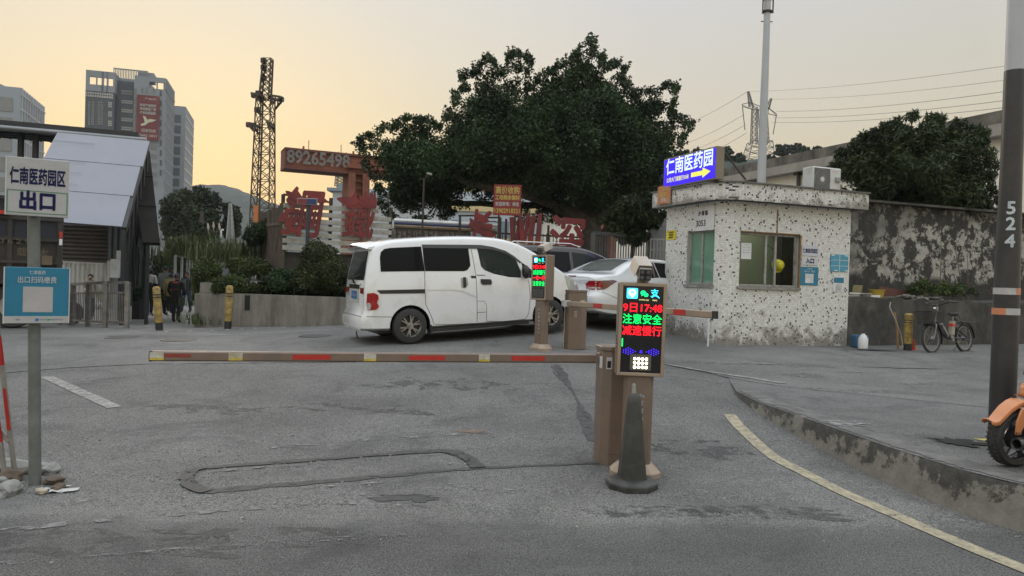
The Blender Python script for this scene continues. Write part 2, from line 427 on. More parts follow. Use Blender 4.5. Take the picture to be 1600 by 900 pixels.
def ragged(m, scale=9, lo=.40, hi=.46, stretch=None):
    nt = m.node_tree; bs = nt.nodes['Principled BSDF']
    nt.links.new(ramp(nt, noise_node(nt, scale, 9, .72, dist=.4, vscale=stretch), [(lo, (0, 0, 0)), (hi, (1, 1, 1))]), bs.inputs['Alpha'])
ragged(tar, 8, .36, .44); ragged(white_dust, 7, .50, .60)
def axis(fine, lo, hi, far):
    a = list(np.arange(lo, hi + 1e-6, fine)); s = fine
    while a[-1] < far: s *= 1.35; a.append(a[-1] + s)
    s = fine
    while a[0] > -far: s *= 1.35; a.insert(0, a[0] - s)
    return a
ax_, ay_ = axis(.25, -14, 12, 1400), axis(.25, -1, 22, 1400)
GCACHE = np.array([[G(x, y) for x in ax_] for y in ay_])
mb = MB()
nx = len(ax_)
mb.add([(x, y, GCACHE[j, i]) for j, y in enumerate(ay_) for i, x in enumerate(ax_)],
       [(j*nx+i, j*nx+i+1, (j+1)*nx+i+1, (j+1)*nx+i) for j in range(len(ay_)-1) for i in range(nx-1)])
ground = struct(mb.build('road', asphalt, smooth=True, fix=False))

def S(x, y): return max(.315, G(x, y) + .006) if x > 2.45 else G(x, y) + .006
def hz(px, py, z): return hit(px, py, (0, 0, z), Vector((0, 0, 1)))
curb = [hz(px, py, .315) for px, py in ((1150, 611), (1165, 618), (1182, 627), (1210, 637), (1250, 650), (1290, 664), (1330, 678), (1365, 690), (1400, 702), (1450, 717), (1500, 733), (1550, 746), (1600, 757), (1660, 772), (1760, 798))]
d = (curb[-1] - curb[-2]).normalized()
curb += [curb[-1] + d * .8 + Vector((.0, -.1, 0)), curb[-1] + d * 3 + Vector((0, -.6, 0)), curb[-1] + d * 8 + Vector((0, -2, 0))]
# smooth the curb into a fine polyline with chipped edges
cf = []
for a, b in zip(curb[:-1], curb[1:]):
    n = max(1, int((b - a).length / .06))
    cf += [a.lerp(b, i / n) for i in range(n)]
def joint(px, py): return gp(px, py, S)
jl = [joint(*p) for p in ((1138, 590), (1180, 598), (1250, 607), (1400, 622), (1545, 637), (1600, 643))]
dj = (jl[-1] - jl[-2]).normalized(); jl += [jl[-1] + dj * 22]
poly = [(p.x, p.y) for p in cf[::3]] + [(curb[-1].x + 25, curb[-1].y)] + [(p.x, p.y) for p in jl[::-1]]
drape_poly('pavement', poly, walk, S, .0)
ja = [joint(*p) for p in ((-300, 600), (0, 583), (110, 574), (240, 568), (500, 566), (860, 566), (1040, 568), (1090, 578))]
ap = [(-26, ja[0].y)] + [(p.x, p.y) for p in ja] + [(p.x, p.y) for p in jl] + [(26, 24), (-26, 24)]
drape_poly('concrete_apron', ap, concrete, S, .0)
# curb wall with stained, broken plaster
m, nt, bs = newmat('curb concrete')
zz_ = nt.nodes.new('ShaderNodeSeparateXYZ'); tq = nt.nodes.new('ShaderNodeTexCoord'); nt.links.new(tq.outputs['Object'], zz_.inputs[0])
f = ramp(nt, math_n(nt, 'SUBTRACT', noise_node(nt, 2.6, 12, .76, dist=.15), math_n(nt, 'MULTIPLY', zz_.outputs[2], .55)), [(.37, (0, 0, 0)), (.41, (1, 1, 1))])
a_ = ramp(nt, noise_node(nt, 14, 6, .7), [(.3, (.035, .034, .03)), (.7, (.085, .082, .074))])
b_ = ramp(nt, noise_node(nt, 9, 6, .7), [(.3, (.145, .138, .115)), (.7, (.235, .225, .195))])
nt.links.new(mixc(nt, f, a_, b_), bs.inputs['Base Color']); bs.inputs['Roughness'].default_value = .9
bump(nt, bs, noise_node(nt, 18, 8, .7), .6, .02); curbm = m
mb = MB(); vs = []
n = len(cf); rows = 5
for i, p in enumerate(cf):
    t = (cf[min(i+1, n-1)] - cf[max(i-1, 0)]).normalized(); nn = Vector((t.y, -t.x, 0))
    if nn.x > 0: nn = -nn
    zb = G(p.x, p.y) - .05
    ch = random.uniform(0, .018) + .02 * max(0, mnoise.noise(p * 3))
    prof = [(-.09, .3155), (-.0 - ch * .2, .316 - ch * .4), (.012, .29 - ch), (.02 + .012 * mnoise.noise(p * 6), (.29 + zb) / 2), (.045, zb)]
    for o_, z_ in prof: vs.append((p.x + nn.x * o_, p.y + nn.y * o_, max(z_, zb)))
mb.add(vs, [(i*rows+k, i*rows+k+1, (i+1)*rows+k+1, (i+1)*rows+k) for i in range(n-1) for k in range(rows-1)])
struct(mb.build('kerb', curbm, smooth=True))
# concrete edge band on top of the kerb
top = []
for p in cf:
    top.append(p)
cb = mat('kerb top', (.14, .137, .128), .9, .3, 7, dirt=(.07, .07, .065), damt=.5, dscale=5, bmp=.5, bscale=30)
def offs(pts, o):
    r = []
    for i, p in enumerate(pts):
        t = (pts[min(i+1, len(pts)-1)] - pts[max(i-1, 0)]).normalized(); nn = Vector((-t.y, t.x, 0)); nn = nn if nn.x > 0 else -nn
        r.append(p + nn * o)
    return r
drape_strip('kerb_edge', offs(cf[::2], .16), .24, cb, S, .005, jit=.2, step=.2)
drape_strip('pavement_joint', [joint(*p) for p in ((1040, 569), (1090, 580), (1138, 590), (1180, 598), (1250, 607), (1400, 622), (1545, 637), (1700, 652))], .022, tar, S, .004, jit=.5)
drape_strip('apron_joint', ja[1:7], .03, white_dust, S, .003, jit=.6)

# painted markings
wp = mat('worn white paint', (.33, .325, .30), .8, .18, 30, dirt=(.14, .14, .135), damt=.75, dscale=14, bmp=.3)
yp = mat('worn yellow paint', (.38, .33, .22), .8, .2, 25, dirt=(.15, .14, .12), damt=.55, dscale=16, bmp=.3)
ragged(wp, 12, .36, .44); ragged(yp, 14, .33, .40)
drape_strip('yellow_line', [gp(*p) for p in ((1140, 648), (1152, 664), (1170, 681), (1190, 700), (1215, 719), (1245, 733), (1290, 757), (1345, 783), (1400, 806), (1470, 837), (1540, 866), (1600, 890), (1700, 930))], .13, yp, jit=.05)
drape_strip('white_line', [gp(*p) for p in ((72, 589), (179, 637))], .14, wp, jit=.04)
zs = [gp(*p, S) for p in ((258, 519), (330, 517), (420, 513), (535, 508))]
mbz = MB()
for a, b in zip(zs[:-1], zs[1:]):
    k = max(2, int((b - a).length / .32))
    for i in range(k):
        p = a.lerp(b, i / k); q = p + Vector((-.12, .38, 0)) * 1.0
        drape_strip('', [p, q], .07, wp, S, .004, mbx=mbz, jit=.1)
drape_strip('', zs, .05, wp, S, .006, mbx=mbz); drape_strip('', [p + Vector((-.12, .40, 0)) for p in zs], .05, wp, S, .0065, mbx=mbz)
struct(mbz.build('crossing_marking', wp, fix=False))
drape_strip('worn_line', [gp(*p, S) for p in ((320, 524), (420, 520), (540, 513))], .12, wp, S, .004, jit=.4)
drape_strip('scuffed_line', [gp(*p, S) for p in ((1040, 569), (1110, 582), (1170, 590), (1225, 599))], lambda t: .05 + .10 * t, wp, S, .008, jit=.5)
drape_strip('scuffed_line', [gp(*p, S) for p in ((1045, 587), (1100, 594), (1150, 600))], .10, white_dust, S, .004, jit=.5)
# dark loop-detector cut in the road
lp = [gp(*p) for p in ((945, 724), (860, 727), (748, 732), (690, 736), (600, 745), (470, 756), (380, 763), (318, 769))]
drape_strip('cable_cut', lp, lambda t: .05 + .05 * t, tar, dz=.005, jit=.45)
drape_strip('cable_cut', [gp(*p) for p in ((748, 732), (733, 719), (712, 707), (670, 705), (560, 714), (470, 721), (380, 727), (308, 733))], .085, tar, dz=.0085, jit=.4)
drape_strip('cable_cut', [gp(*p) for p in ((312, 732), (292, 742), (290, 752), (303, 763), (325, 769))], .10, tar, dz=.012, jit=.4)
drape_strip('cable_cut', [gp(*p) for p in ((748, 732), (725, 712), (700, 706))], .12, tar, dz=.012, jit=.3)
drape_strip('cable_cut', [gp(*p) for p in ((868, 570, S), (880, 592), (900, 620), (915, 655), (930, 690))], lambda t: .09 + .07 * math.sin(t * 9), tar, dz=.005, jit=.35)
for pp, wd in ((((310, 740), (390, 733), (480, 727)), .05), (((330, 762), (310, 756), (300, 747)), .06), (((480, 725), (600, 716), (690, 711)), .03), (((450, 766), (600, 755), (740, 742)), .045), (((862, 571, S), (872, 590), (888, 616)), .03)):
    drape_strip('mortar_smear', [gp(*p) for p in pp], wd, white_dust, dz=.009, jit=.8)
for (px, py, rx, ry, mm) in ((637, 778, .22, .10, tar), (650, 790, .16, .06, white_dust), (560, 772, .5, .03, white_dust), (790, 767, .14, .07, white_dust), (130, 622, .07, .03, white_dust), (278, 759, .07, .12, white_dust), (145, 785, .30, .10, white_dust), (735, 675, .16, .05, mat('rusty earth', (.16, .12, .09), .9, .3)), (210, 648, .35, .02, white_dust), (1155, 759, .06, .03, white_dust)):
    p = gp(px, py); drape_poly('road_stain', blob(p.x, p.y, rx, ry, j=.45, n=26), mm, G, .004)
for (px, py, rx, ry, mm) in ((1315, 662, .20, .14, mat('white spill', (.30, .29, .28), .9, .4, 14, dirt=(.12, .12, .12), damt=.6, dscale=11)), (1255, 586, .30, .2, white_dust), (1340, 582, .5, .10, white_dust), (1410, 575, .6, .07, concrete), (1495, 691, .20, .16, mat('dark pit', (.012, .012, .012), .95)), (1150, 568, .9, .12, white_dust), (1440, 600, .5, .08, white_dust)):  # dark pit: flat patch with a hole's darkness put into its colour
    p = gp(px, py, S); drape_poly('pavement_stain_pit', blob(p.x, p.y, rx, ry, j=.5, n=28), mm, S, .009)
ragged(_mats['white spill'], 9, .45, .52)
p = gp(1540, 690, S); drape_poly('yellow_mark', [(p.x, p.y), (p.x + .3, p.y + .02), (p.x + .3, p.y + .12), (p.x - .05, p.y + .10)], mat('faded yellow', (.45, .36, .10), .8), S, .005)
for pp, wd in ((((-60, 838), (135, 815), (250, 805), (425, 792), (560, 786)), .07), (((0, 880), (320, 856), (500, 843), (700, 836)), .05), (((420, 700), (520, 692), (640, 683), (760, 676)), .06), (((110, 600), (300, 590), (520, 586)), .03)):
    drape_strip('worn_seam', [gp(*p) for p in pp], wd, white_dust, dz=.0055, jit=.8)
for (px, py, rx, ry) in ((120, 850, 1.1, .22), (430, 835, .8, .12), (690, 600, .9, .35), (1010, 800, .5, .12), (560, 640, .8, .2), (1080, 700, .5, .3), (1200, 800, .6, .16), (300, 640, .7, .22)):
    p = gp(px, py); drape_poly('oil_stain', blob(p.x, p.y, rx, ry, j=.4, n=28), mat('oily asphalt', (.062, .061, .060), .7, .4, 30, bmp=.5, bscale=60), G, .0020 + .0002 * (px % 7))
ragged(_mats['oily asphalt'], 3.2, .48, .62)
# manhole covers
iron = mat('cast iron', (.10, .10, .098), .6, .3, 20, metal=.3, bmp=.5, bscale=45)
for k, (px, py) in enumerate(((196, 527), (284, 531), (497, 525))):
    p = gp(px, py, S)
    mb = MB(); mb.lathe([(.36, -.01), (.36, .006), (.33, .008), (.33, .003), (.30, .003), (.30, .009), (0, .009)], (0, 0, 0), n=28)
    for i in range(-4, 5):
        h = math.sqrt(max(0, .27**2 - (i * .06)**2)); mb.bar((i*.06, -h, .011), (i*.06, h, .011), .02, .006)
    o = mb.build('manhole_cover', iron, smooth=True); o.location = (p.x, p.y, p.z + .001)
    tag(o, ('round iron manhole cover nearest the railing on the path', 'round iron manhole cover in front of the leaning yellow bollard', 'round iron manhole cover in the road beside the planter')[k], 'manhole cover', 'manhole covers in the road')
# pebbles and grit
mb = MB(); st = mat('grit', (.20, .195, .18), .9, .5, 30)
def rock(mb, c, r, sq=.6, mi=0, sub=1):
    bm = bmesh.new(); bmesh.ops.create_icosphere(bm, subdivisions=sub, radius=1); s0 = Vector((random.random(), random.random(), random.random())) * 20
    a = [random.uniform(.7, 1.3) for _ in range(3)]
    vs = []
    for v in bm.verts:
        k = 1 + .45 * mnoise.noise(v.co * 1.3 + s0); q = v.co * k; vs.append((c[0] + q.x * r * a[0], c[1] + q.y * r * a[1], c[2] + q.z * r * sq * a[2]))
    mb.add(vs, [tuple(v.index for v in f.verts) for f in bm.faces], mi); bm.free()
for i in range(520):
    if i < 240: x, y = random.gauss(-2.6, 1.1), random.gauss(5.9, .55)
    elif i < 360: x, y = random.uniform(-4, 5), random.uniform(3.4, 11)
    else:
        c = random.choice(cf[:150]); x, y = c.x - abs(random.gauss(.05, .22)), c.y - abs(random.gauss(.02, .15))
    rock(mb, (x, y, G(x, y) + .002), random.choice((.006, .008, .010, .016)), .6)
tag(mb.build('grit', st), None, None, None, 'stuff')

# ================================================================== guard booth
TH = math.radians(20.5)
U = Vector((math.cos(TH), math.sin(TH), 0)); V = Vector((-math.sin(TH), math.cos(TH), 0))
BC = Vector((4.05, 14.45, 0)); BW, BD, ZW, ZR = 3.21, 2.0, 3.27, 3.60
booth = thing('guard_booth', 'small white mosaic-tiled guard booth with flat overhanging roof', 'booth', (BC.x, BC.y, 0), TH)
BI = mw((BC.x, BC.y, 0), TH).inverted()
def fr(px, py, off=0.):      # picture -> (s, z) on the right facade
    p = BI @ hit(px, py, BC + (-V) * off, V); return p.x, p.z
def fl(px, py, off=0.):      # picture -> (t, z) on the left facade
    p = BI @ hit(px, py, BC + (-U) * off, U); return p.y, p.z
def tilemat(name, T, dark, dirtband, seed):
    m, nt, bs = newmat(name)
    uv = nt.nodes.new('ShaderNodeUVMap'); sp = nt.nodes.new('ShaderNodeSeparateXYZ'); nt.links.new(uv.outputs[0], sp.inputs[0])
    def cell(c): return math_n(nt, 'FLOOR', math_n(nt, 'DIVIDE', c, T))
    cx_, cy_ = cell(sp.outputs[0]), cell(sp.outputs[1])
    cm = nt.nodes.new('ShaderNodeCombineXYZ'); nt.links.new(cx_, cm.inputs[0]); nt.links.new(cy_, cm.inputs[1]); cm.inputs[2].default_value = seed
    wn = nt.nodes.new('ShaderNodeTexWhiteNoise'); nt.links.new(cm.outputs[0], wn.inputs[0]); val = wn.outputs['Value']
    tc_ = ramp(nt, val, [(0, (.54, .54, .52)), (.5, (.64, .64, .62)), (1 - dark - .001, (.74, .74, .715)), (1 - dark, (.016, .02, .055)), (1, (.03, .035, .06))])
    fx = math_n(nt, 'FRACT', math_n(nt, 'DIVIDE', sp.outputs[0], T)); fy = math_n(nt, 'FRACT', math_n(nt, 'DIVIDE', sp.outputs[1], T))
    gx = math_n(nt, 'LESS_THAN', fx, .10); gy = math_n(nt, 'LESS_THAN', fy, .16); gr = math_n(nt, 'MAXIMUM', gx, gy)
    c = mixc(nt, math_n(nt, 'MULTIPLY', gr, .55), tc_, (.27, .265, .25))
    # grime: broken patches, dense near the foot
    hgt = math_n(nt, 'SUBTRACT', 1., math_n(nt, 'DIVIDE', math_n(nt, 'SUBTRACT', sp.outputs[1], dirtband[0]), dirtband[1]))
    f = math_n(nt, 'ADD', noise_node(nt, 2.6, 10, .78, dist=.4), math_n(nt, 'MULTIPLY', math_n(nt, 'MAXIMUM', hgt, 0.), .19)); f = math_n(nt, 'ADD', f, math_n(nt, 'MULTIPLY', math_n(nt, 'MAXIMUM', math_n(nt, 'SUBTRACT', 1., math_n(nt, 'DIVIDE', math_n(nt, 'SUBTRACT', sp.outputs[1], dirtband[0]), 1.5)), 0.), .09))
    c = mixc(nt, math_n(nt, 'MULTIPLY', ramp(nt, f, [(.60, (0, 0, 0)), (.72, (1, 1, 1))]), .75), c, (.11, .095, .075))
    f2 = ramp(nt, noise_node(nt, 5, 8, .75, vscale=(2.5, 2.5, .35)), [(.56, (0, 0, 0)), (.76, (1, 1, 1))])
    c = mixc(nt, math_n(nt, 'MULTIPLY', f2, .14), c, (.25, .22, .17))
    nt.links.new(c, bs.inputs['Base Color']); bs.inputs['Roughness'].default_value = .35
    bump(nt, bs, math_n(nt, 'SUBTRACT', 1., gr), .35, .003); return m
tile = tilemat('mosaic tile', .035, .050, (.4, .55), 1); tile2 = tilemat('fascia tile', .035, .085, (3.2, .25), 4)
# openings from the picture
s0, zt = fr(1157, 362); s1, _ = fr(1250, 367); _, zb = fr(1200, 448.5); WR = (s0, s1, zb, zt)
t1, zt2 = fl(1074.5, 361.5); t0, _ = fl(1116.5, 362); _, zb2 = fl(1092, 445); WL = (t0, t1, zb2, zt2)
RR = .30
def perim(q):   # perimeter parameter -> local xy and outward normal; q<0 left facade, q>0 right facade
    arc = RR * PI / 2
    if q < -arc / 2: t = RR + (-q - arc / 2); return Vector((0, t, 0)), Vector((-1, 0, 0))
    if q > arc / 2: s = RR + (q - arc / 2); return Vector((s, 0, 0)), Vector((0, -1, 0))
    a = PI + (q + arc / 2) / RR
    n = Vector((math.cos(a), math.sin(a), 0)); return Vector((RR, RR, 0)) + n * RR, n
arc = RR * PI / 2
qs_ = lambda s: arc / 2 + s - RR
qt_ = lambda t: -(arc / 2 + t - RR)
QL, QR = qt_(BD), qs_(BW)
def band(name, z0, z1, holes, out, m, parent, q0=QL, q1=QR, back=True):
    br = {q0, q1}
    for h in holes: br |= {h[0], h[1]}
    br |= set(np.linspace(-arc/2, arc/2, 13)); br = sorted(x for x in br if q0 - 1e-6 <= x <= q1 + 1e-6)
    zz = sorted({z0, z1} | {z for h in holes for z in h[2:]})
    mb = MB(); uv = []
    for a, b in zip(br[:-1], br[1:]):
        for c, d_ in zip(zz[:-1], zz[1:]):
            if any(h[0] - 1e-6 <= a and b <= h[1] + 1e-6 and h[2] - 1e-6 <= c and d_ <= h[3] + 1e-6 for h in holes): continue
            pa, na = perim(a); pb, nb = perim(b); pa = pa + na * out; pb = pb + nb * out
            mb.add([(pa.x, pa.y, c), (pb.x, pb.y, c), (pb.x, pb.y, d_), (pa.x, pa.y, d_)], [(0, 1, 2, 3)])
            uv += [(a + 9, c), (b + 9, c), (b + 9, d_), (a + 9, d_)]
    for h in holes:  # reveals
        pa, na = perim(h[0]); pb, nb = perim(h[1]); dp = .13
        A0, A1, B0, B1 = pa, pa - na * dp, pb, pb - nb * dp
        for q in (((A0, 2), (A0, 3), (A1, 3), (A1, 2)), ((B0, 2), (B1, 2), (B1, 3), (B0, 3)), ((A0, 2), (A1, 2), (B1, 2), (B0, 2)), ((A0, 3), (B0, 3), (B1, 3), (A1, 3))):
            mb.add([(p.x, p.y, h[i]) for p, i in q], [(0, 1, 2, 3)]); uv += [(0.5, 2.)] * 4
    if back:
        pa, na = perim(q0); pb, nb = perim(q1); pa = pa + na * out; pb = pb + nb * out
        mb.add([(pb.x, pb.y, z0), (pb.x, pa.y, z0), (pb.x, pa.y, z1), (pb.x, pb.y, z1)], [(0, 1, 2, 3)]); uv += [(1, z0), (3, z0), (3, z1), (1, z1)]
        mb.add([(pa.x, pa.y, z0), (pb.x, pa.y, z0), (pb.x, pa.y, z1), (pa.x, pa.y, z1)], [(0, 3, 2, 1)]); uv += [(1, z0), (4, z0), (4, z1), (1, z1)]
    mb.uv = uv; return mb.build(name, m, parent, fix=False)
holes = [(qs_(WR[0]), qs_(WR[1]), WR[2], WR[3]), (qt_(WL[1]), qt_(WL[0]), WL[2], WL[3])]
wall_ = band('wall', .15, ZW, holes, 0, tile, booth)
rf = band('roof', ZW, ZR, [], .24, tile2, booth, QL - .22, QR + .22)
mb = MB(); oc = mat('roof concrete', (.10, .10, .095), .9, .3, 5, dirt=(.05, .05, .045))
for z_ in (ZW + .001, ZR - .06):
    ring = [perim(q)[0] + perim(q)[1] * .237 for q in [QL - .22] + list(np.linspace(-arc/2, arc/2, 9)) + [QR + .22]]
    ring += [Vector((BW + .22, BD + .22, 0))]
    mb.add([(p.x, p.y, z_) for p in ring], [tuple(range(len(ring)))])
mb.build('roof_slab', oc, rf)
ed = MB(); ring = [perim(q)[0] + perim(q)[1] * .255 for q in [QL - .23] + list(np.linspace(-arc/2, arc/2, 9)) + [QR + .23]]
for a, b in zip(ring[:-1], ring[1:]): ed.bar((a.x, a.y, ZR + .012), (b.x, b.y, ZR + .012), .06, .03)
ed.build('coping', mat('dirty coping', (.13, .13, .12), .9, .4, 9), rf)
# inner room
iw = mat('room wall', (.42, .44, .30), .8, .08, 2)
mb = MB(); e = .14
x0, x1, y0, y1, z0, z1 = e, BW - e, e, BD - e, .42, ZW - .02
mb.add([(x0,y1,z0),(x1,y1,z0),(x1,y1,z1),(x0,y1,z1)], [(0,1,2,3)]); mb.add([(x1,y0,z0),(x1,y1,z0),(x1,y1,z1),(x1,y0,z1)], [(0,1,2,3)])
mb.add([(x0,y0,z1),(x1,y0,z1),(x1,y1,z1),(x0,y1,z1)], [(0,1,2,3)]); mb.add([(x0,y0,z0),(x1,y0,z0),(x1,y1,z0),(x0,y1,z0)], [(0,1,2,3)])
mb.build('room_lining', iw, booth, fix=False)
for i, y_ in enumerate((.7, 1.3)):
    mb = MB(); mb.box(.9, 2.3, y_, y_ + .05, ZW - .12, ZW - .07); mb.build('ceiling_tube', emit('lit ceiling tube', (.95, 1, .88), 11.), booth)
alu = mat('aluminium frame', (.34, .34, .33), .45, .12, 10, metal=.2, dirt=(.16, .15, .13), damt=.5, dscale=8)
gwin = glass('booth glass', (.06, .085, .06), .05, .38); ggrn = mat('green window film', (.13, .26, .19), .25, .15, 2, coat=.5)
def fbox(mb, a0, a1, z0, z1, d0, d1, side, mi=0):   # on a facade: along a, height z, depth into the wall
    if side == 'R': mb.box(a0, a1, d0, d1, z0, z1, mi)
    else: mb.box(d0, d1, a0, a1, z0, z1, mi)
def window(side, W_, muls, label=None):
    a0, a1, z0, z1 = W_; root = None; fm = MB(); t = .045
    for r in ((a0, a1, z0, z0 + t), (a0, a1, z1 - t, z1), (a0, a0 + t, z0 + t, z1 - t), (a1 - t, a1, z0 + t, z1 - t)): fbox(fm, *r, .07, .12, side)
    for m_ in muls: fbox(fm, m_ - .025, m_ + .025, z0 + t, z1 - t, .062, .10, side)
    w_ = fm.build('window', alu, booth, bevel=.004); return w_
wR = window('R', WR, [fr(1200, 400)[0], fr(1215, 400)[0]])
mb = MB(); fbox(mb, WR[0] + .045, fr(1213, 400)[0], WR[2] + .045, WR[3] - .045, .092, .096, 'R'); mb.build('pane', gwin, wR)
mb = MB(); fbox(mb, WR[0] - .05, WR[1] + .03, WR[2] - .05, WR[2], -.05, .12, 'R'); mb.build('sill', mat('sill stone', (.25, .24, .22), .8, .3, 8, dirt=(.08, .08, .07)), wR)
mb = MB(); fbox(mb, WR[1] + .0, WR[1] + .035, WR[2], WR[3], -.012, .03, 'R'); fbox(mb, WR[0], WR[1], WR[3], WR[3] + .02, -.012, .03, 'R')
sM = fr(1214, 360)[0]; fbox(mb, sM - .012, sM + .012, WR[3] + .02, fr(1214, 327)[1], -.012, .0, 'R'); mb.build('rusty_trim', mat('rust', (.22, .12, .05), .9, .3, 10), wR)
wL = window('L', WL, [WL[0] + (WL[1] - WL[0]) * .52])
mb = MB(); fbox(mb, WL[0] + .045, WL[1] - .045, WL[2] + .045, WL[3] - .045, .092, .096, 'L'); mb.build('pane', ggrn, wL)
mb = MB(); fbox(mb, WL[0] - .02, WL[1] + .05, WL[2] - .05, WL[2], -.04, .12, 'L'); mb.build('sill', _mats['sill stone'], wL)
# notices and plates on the facades
def FR(s, z, off=.012): return lambda x, y, k=0: booth_p(s + x, -off - k, z + y)
def FL(t, z, off=.012): return lambda x, y, k=0: booth_p(-off - k, t - x, z + y)
BM = mw((BC.x, BC.y, 0), TH)
def booth_p(x, y, z): return BM @ Vector((x, y, z))
def plaque(name, label, cat, side, c0, c1, m, th=.012, group=None, bev=.0, off=0.):
    """flat plate spanning picture corners c0 (top left) c1 (bottom right)"""
    f = fr if side == 'R' else fl
    a0, z1_ = f(*c0, off); a1, z0_ = f(*c1, off); a = (a0 + a1) / 2; z = (z0_ + z1_) / 2; w_ = abs(a1 - a0); h = z1_ - z0_
    F = (FR if side == 'R' else FL)(a, z, .004 + off)
    mb = MB(); mb.prism([(-w_/2, -h/2), (w_/2, -h/2), (w_/2, h/2), (-w_/2, h/2)], lambda x, y, k: F(x, y, k), 0, th)
    o = mb.build(name, m, bevel=bev); tag(o, label, cat, group); return o, F, w_, h
white = mat('white plastic', (.62, .63, .64), .5, .05, 3, dirt=(.4, .4, .38), damt=.3)
lilac = mat('pale sign panel', (.50, .51, .55), .45, .05, 3, dirt=(.35, .35, .36), damt=.25)
navy = mat('navy lettering', (.015, .02, .13), .5, .05); blk = mat('black lettering', (.02, .02, .022), .5, .05)
teal = mat('teal blue panel', (.012, .16, .27), .35, .10, 2.5); wtxt = mat('white lettering', (.55, .6, .64), .5, .05)
o, F, w_, h = plaque('address_plate', 'white plate reading 3053 above the narrow green window', 'sign', 'L', (1085, 325), (1116, 359), white, bev=.004)
text('street_name', '沙荷路', h * .21, lambda x, y, k: F(x - .02, y + h * .21, .014), blk, o, bold=.004, spacing=1.35)
text('house_number', '3053', h * .36, lambda x, y, k: F(x - w_ * .12, y - h * .2, .014), blk, o, bold=.004)
o, F, w_, h = plaque('warning_plate', 'small yellow warning plate near the far end of the booth side', 'sign', 'L', (1042.5, 361), (1056.5, 374), mat('yellow plate', (.62, .50, .03), .5, .06))
for i, s in enumerate(('门前三包责任区', '严禁停放车辆', '违者后果自负')):
    text('lettering', s, h * .2, lambda x, y, k, i=i: F(x, y + h * (.27 - .27 * i), .014), blk, o, bold=.002, sx=.75)
o, F, w_, h = plaque('name_plate', 'pale plate naming the park, above the entrance plate', 'sign', 'R', (1252.5, 383), (1278, 400.5), lilac, group='entrance plates beside the booth window')
text('lettering', '仁南医药园区', h * .46, lambda x, y, k: F(x, y - .01, .014), navy, o, bold=.003, fit=w_ * .9)
o, F, w_, h = plaque('entrance_plate', 'pale plate reading entrance between the name plate and blue notice', 'sign', 'R', (1252, 402), (1277.5, 414.5), lilac, group='entrance plates beside the booth window')
text('lettering', '入口', h * .75, lambda x, y, k: F(x, y, .014), navy, o, bold=.006)
o, F, w_, h = plaque('payment_notice', 'teal notice with blank white square under the entrance plate', 'notice', 'R', (1250.5, 416.5), (1277, 446), teal, group='entrance plates beside the booth window')
text('lettering', '仁南医药', h * .085, lambda x, y, k: F(x, y + h * .39, .014), wtxt, o); text('lettering', '扫码入场，请扫码', h * .13, lambda x, y, k: F(x, y + h * .25, .014), wtxt, o, sx=.7)
mb = MB(); mb.prism([(-w_*.23, -h*.38), (w_*.23, -h*.38), (w_*.23, h*.12), (-w_*.23, h*.12)], lambda x, y, k: F(x, y, .0125 + k), 0, .002); mb.build('white_square', white, o)
o, F, w_, h = plaque('blue_board', 'sky blue notice board of taped sheets near the booth edge', 'notice board', 'R', (1297.5, 397), (1326 - 2, 425), mat('sky blue sheet', (.06, .27, .40), .4, .08, 4))
mb = MB()
for i in (1, 2): mb.prism([(-w_*.48, -h/2 + h*i/3 - .004), (w_*.48, -h/2 + h*i/3 - .004), (w_*.48, -h/2 + h*i/3 + .004), (-w_*.48, -h/2 + h*i/3 + .004)], lambda x, y, k: F(x, y, .0125 + k), 0, .002)
mb.prism([(-.006, -h*.48), (.006, -h*.48), (.006, h*.48), (-.006, h*.48)], lambda x, y, k: F(x, y, .0128 + k), 0, .003)
for sx_, sy_ in ((-.38, .44), (.38, .44), (-.2, -.44), (.4, -.44)): mb.prism([(w_*sx_ - .04, h*sy_ - .012), (w_*sx_ + .04, h*sy_ - .012), (w_*sx_ + .04, h*sy_ + .012), (w_*sx_ - .04, h*sy_ + .012)], lambda x, y, k: F(x, y, .0132 + k), 0, .004)
mb.build('tape', white, o)
o, F, w_, h = plaque('paper_notice', 'white paper notice with a small blue picture below the blue board', 'notice', 'R', (1302, 428), (1318, 456), white, .006)
mb = MB(); mb.prism([(-w_*.45, 0), (w_*.45, 0), (w_*.45, h*.3), (-w_*.45, h*.3)], lambda x, y, k: F(x, y, .0065 + k), 0, .002); mb.build('picture_strip', teal, o)
for i in range(5): text('lettering', '通知事项内容说明' if i else '通知', h * .055, lambda x, y, k, i=i: F(x, y + h * (.42 if i == 0 else -.02 - .09 * i), .0085), blk, o)
o, F, w_, h = plaque('window_notice', 'white printed sheet taped inside the wide booth window', 'notice', 'R', (1162.5, 379), (1177.5, 405), white, .003)
o.location = V * .085 * 1
for i in range(4): t_ = text('lettering', '出入车辆登记' if i == 0 else '请配合工作人员管理', h * .06, lambda x, y, k, i=i: F(x, y + h * (.38 - .16 * i), .0045), blk, o)
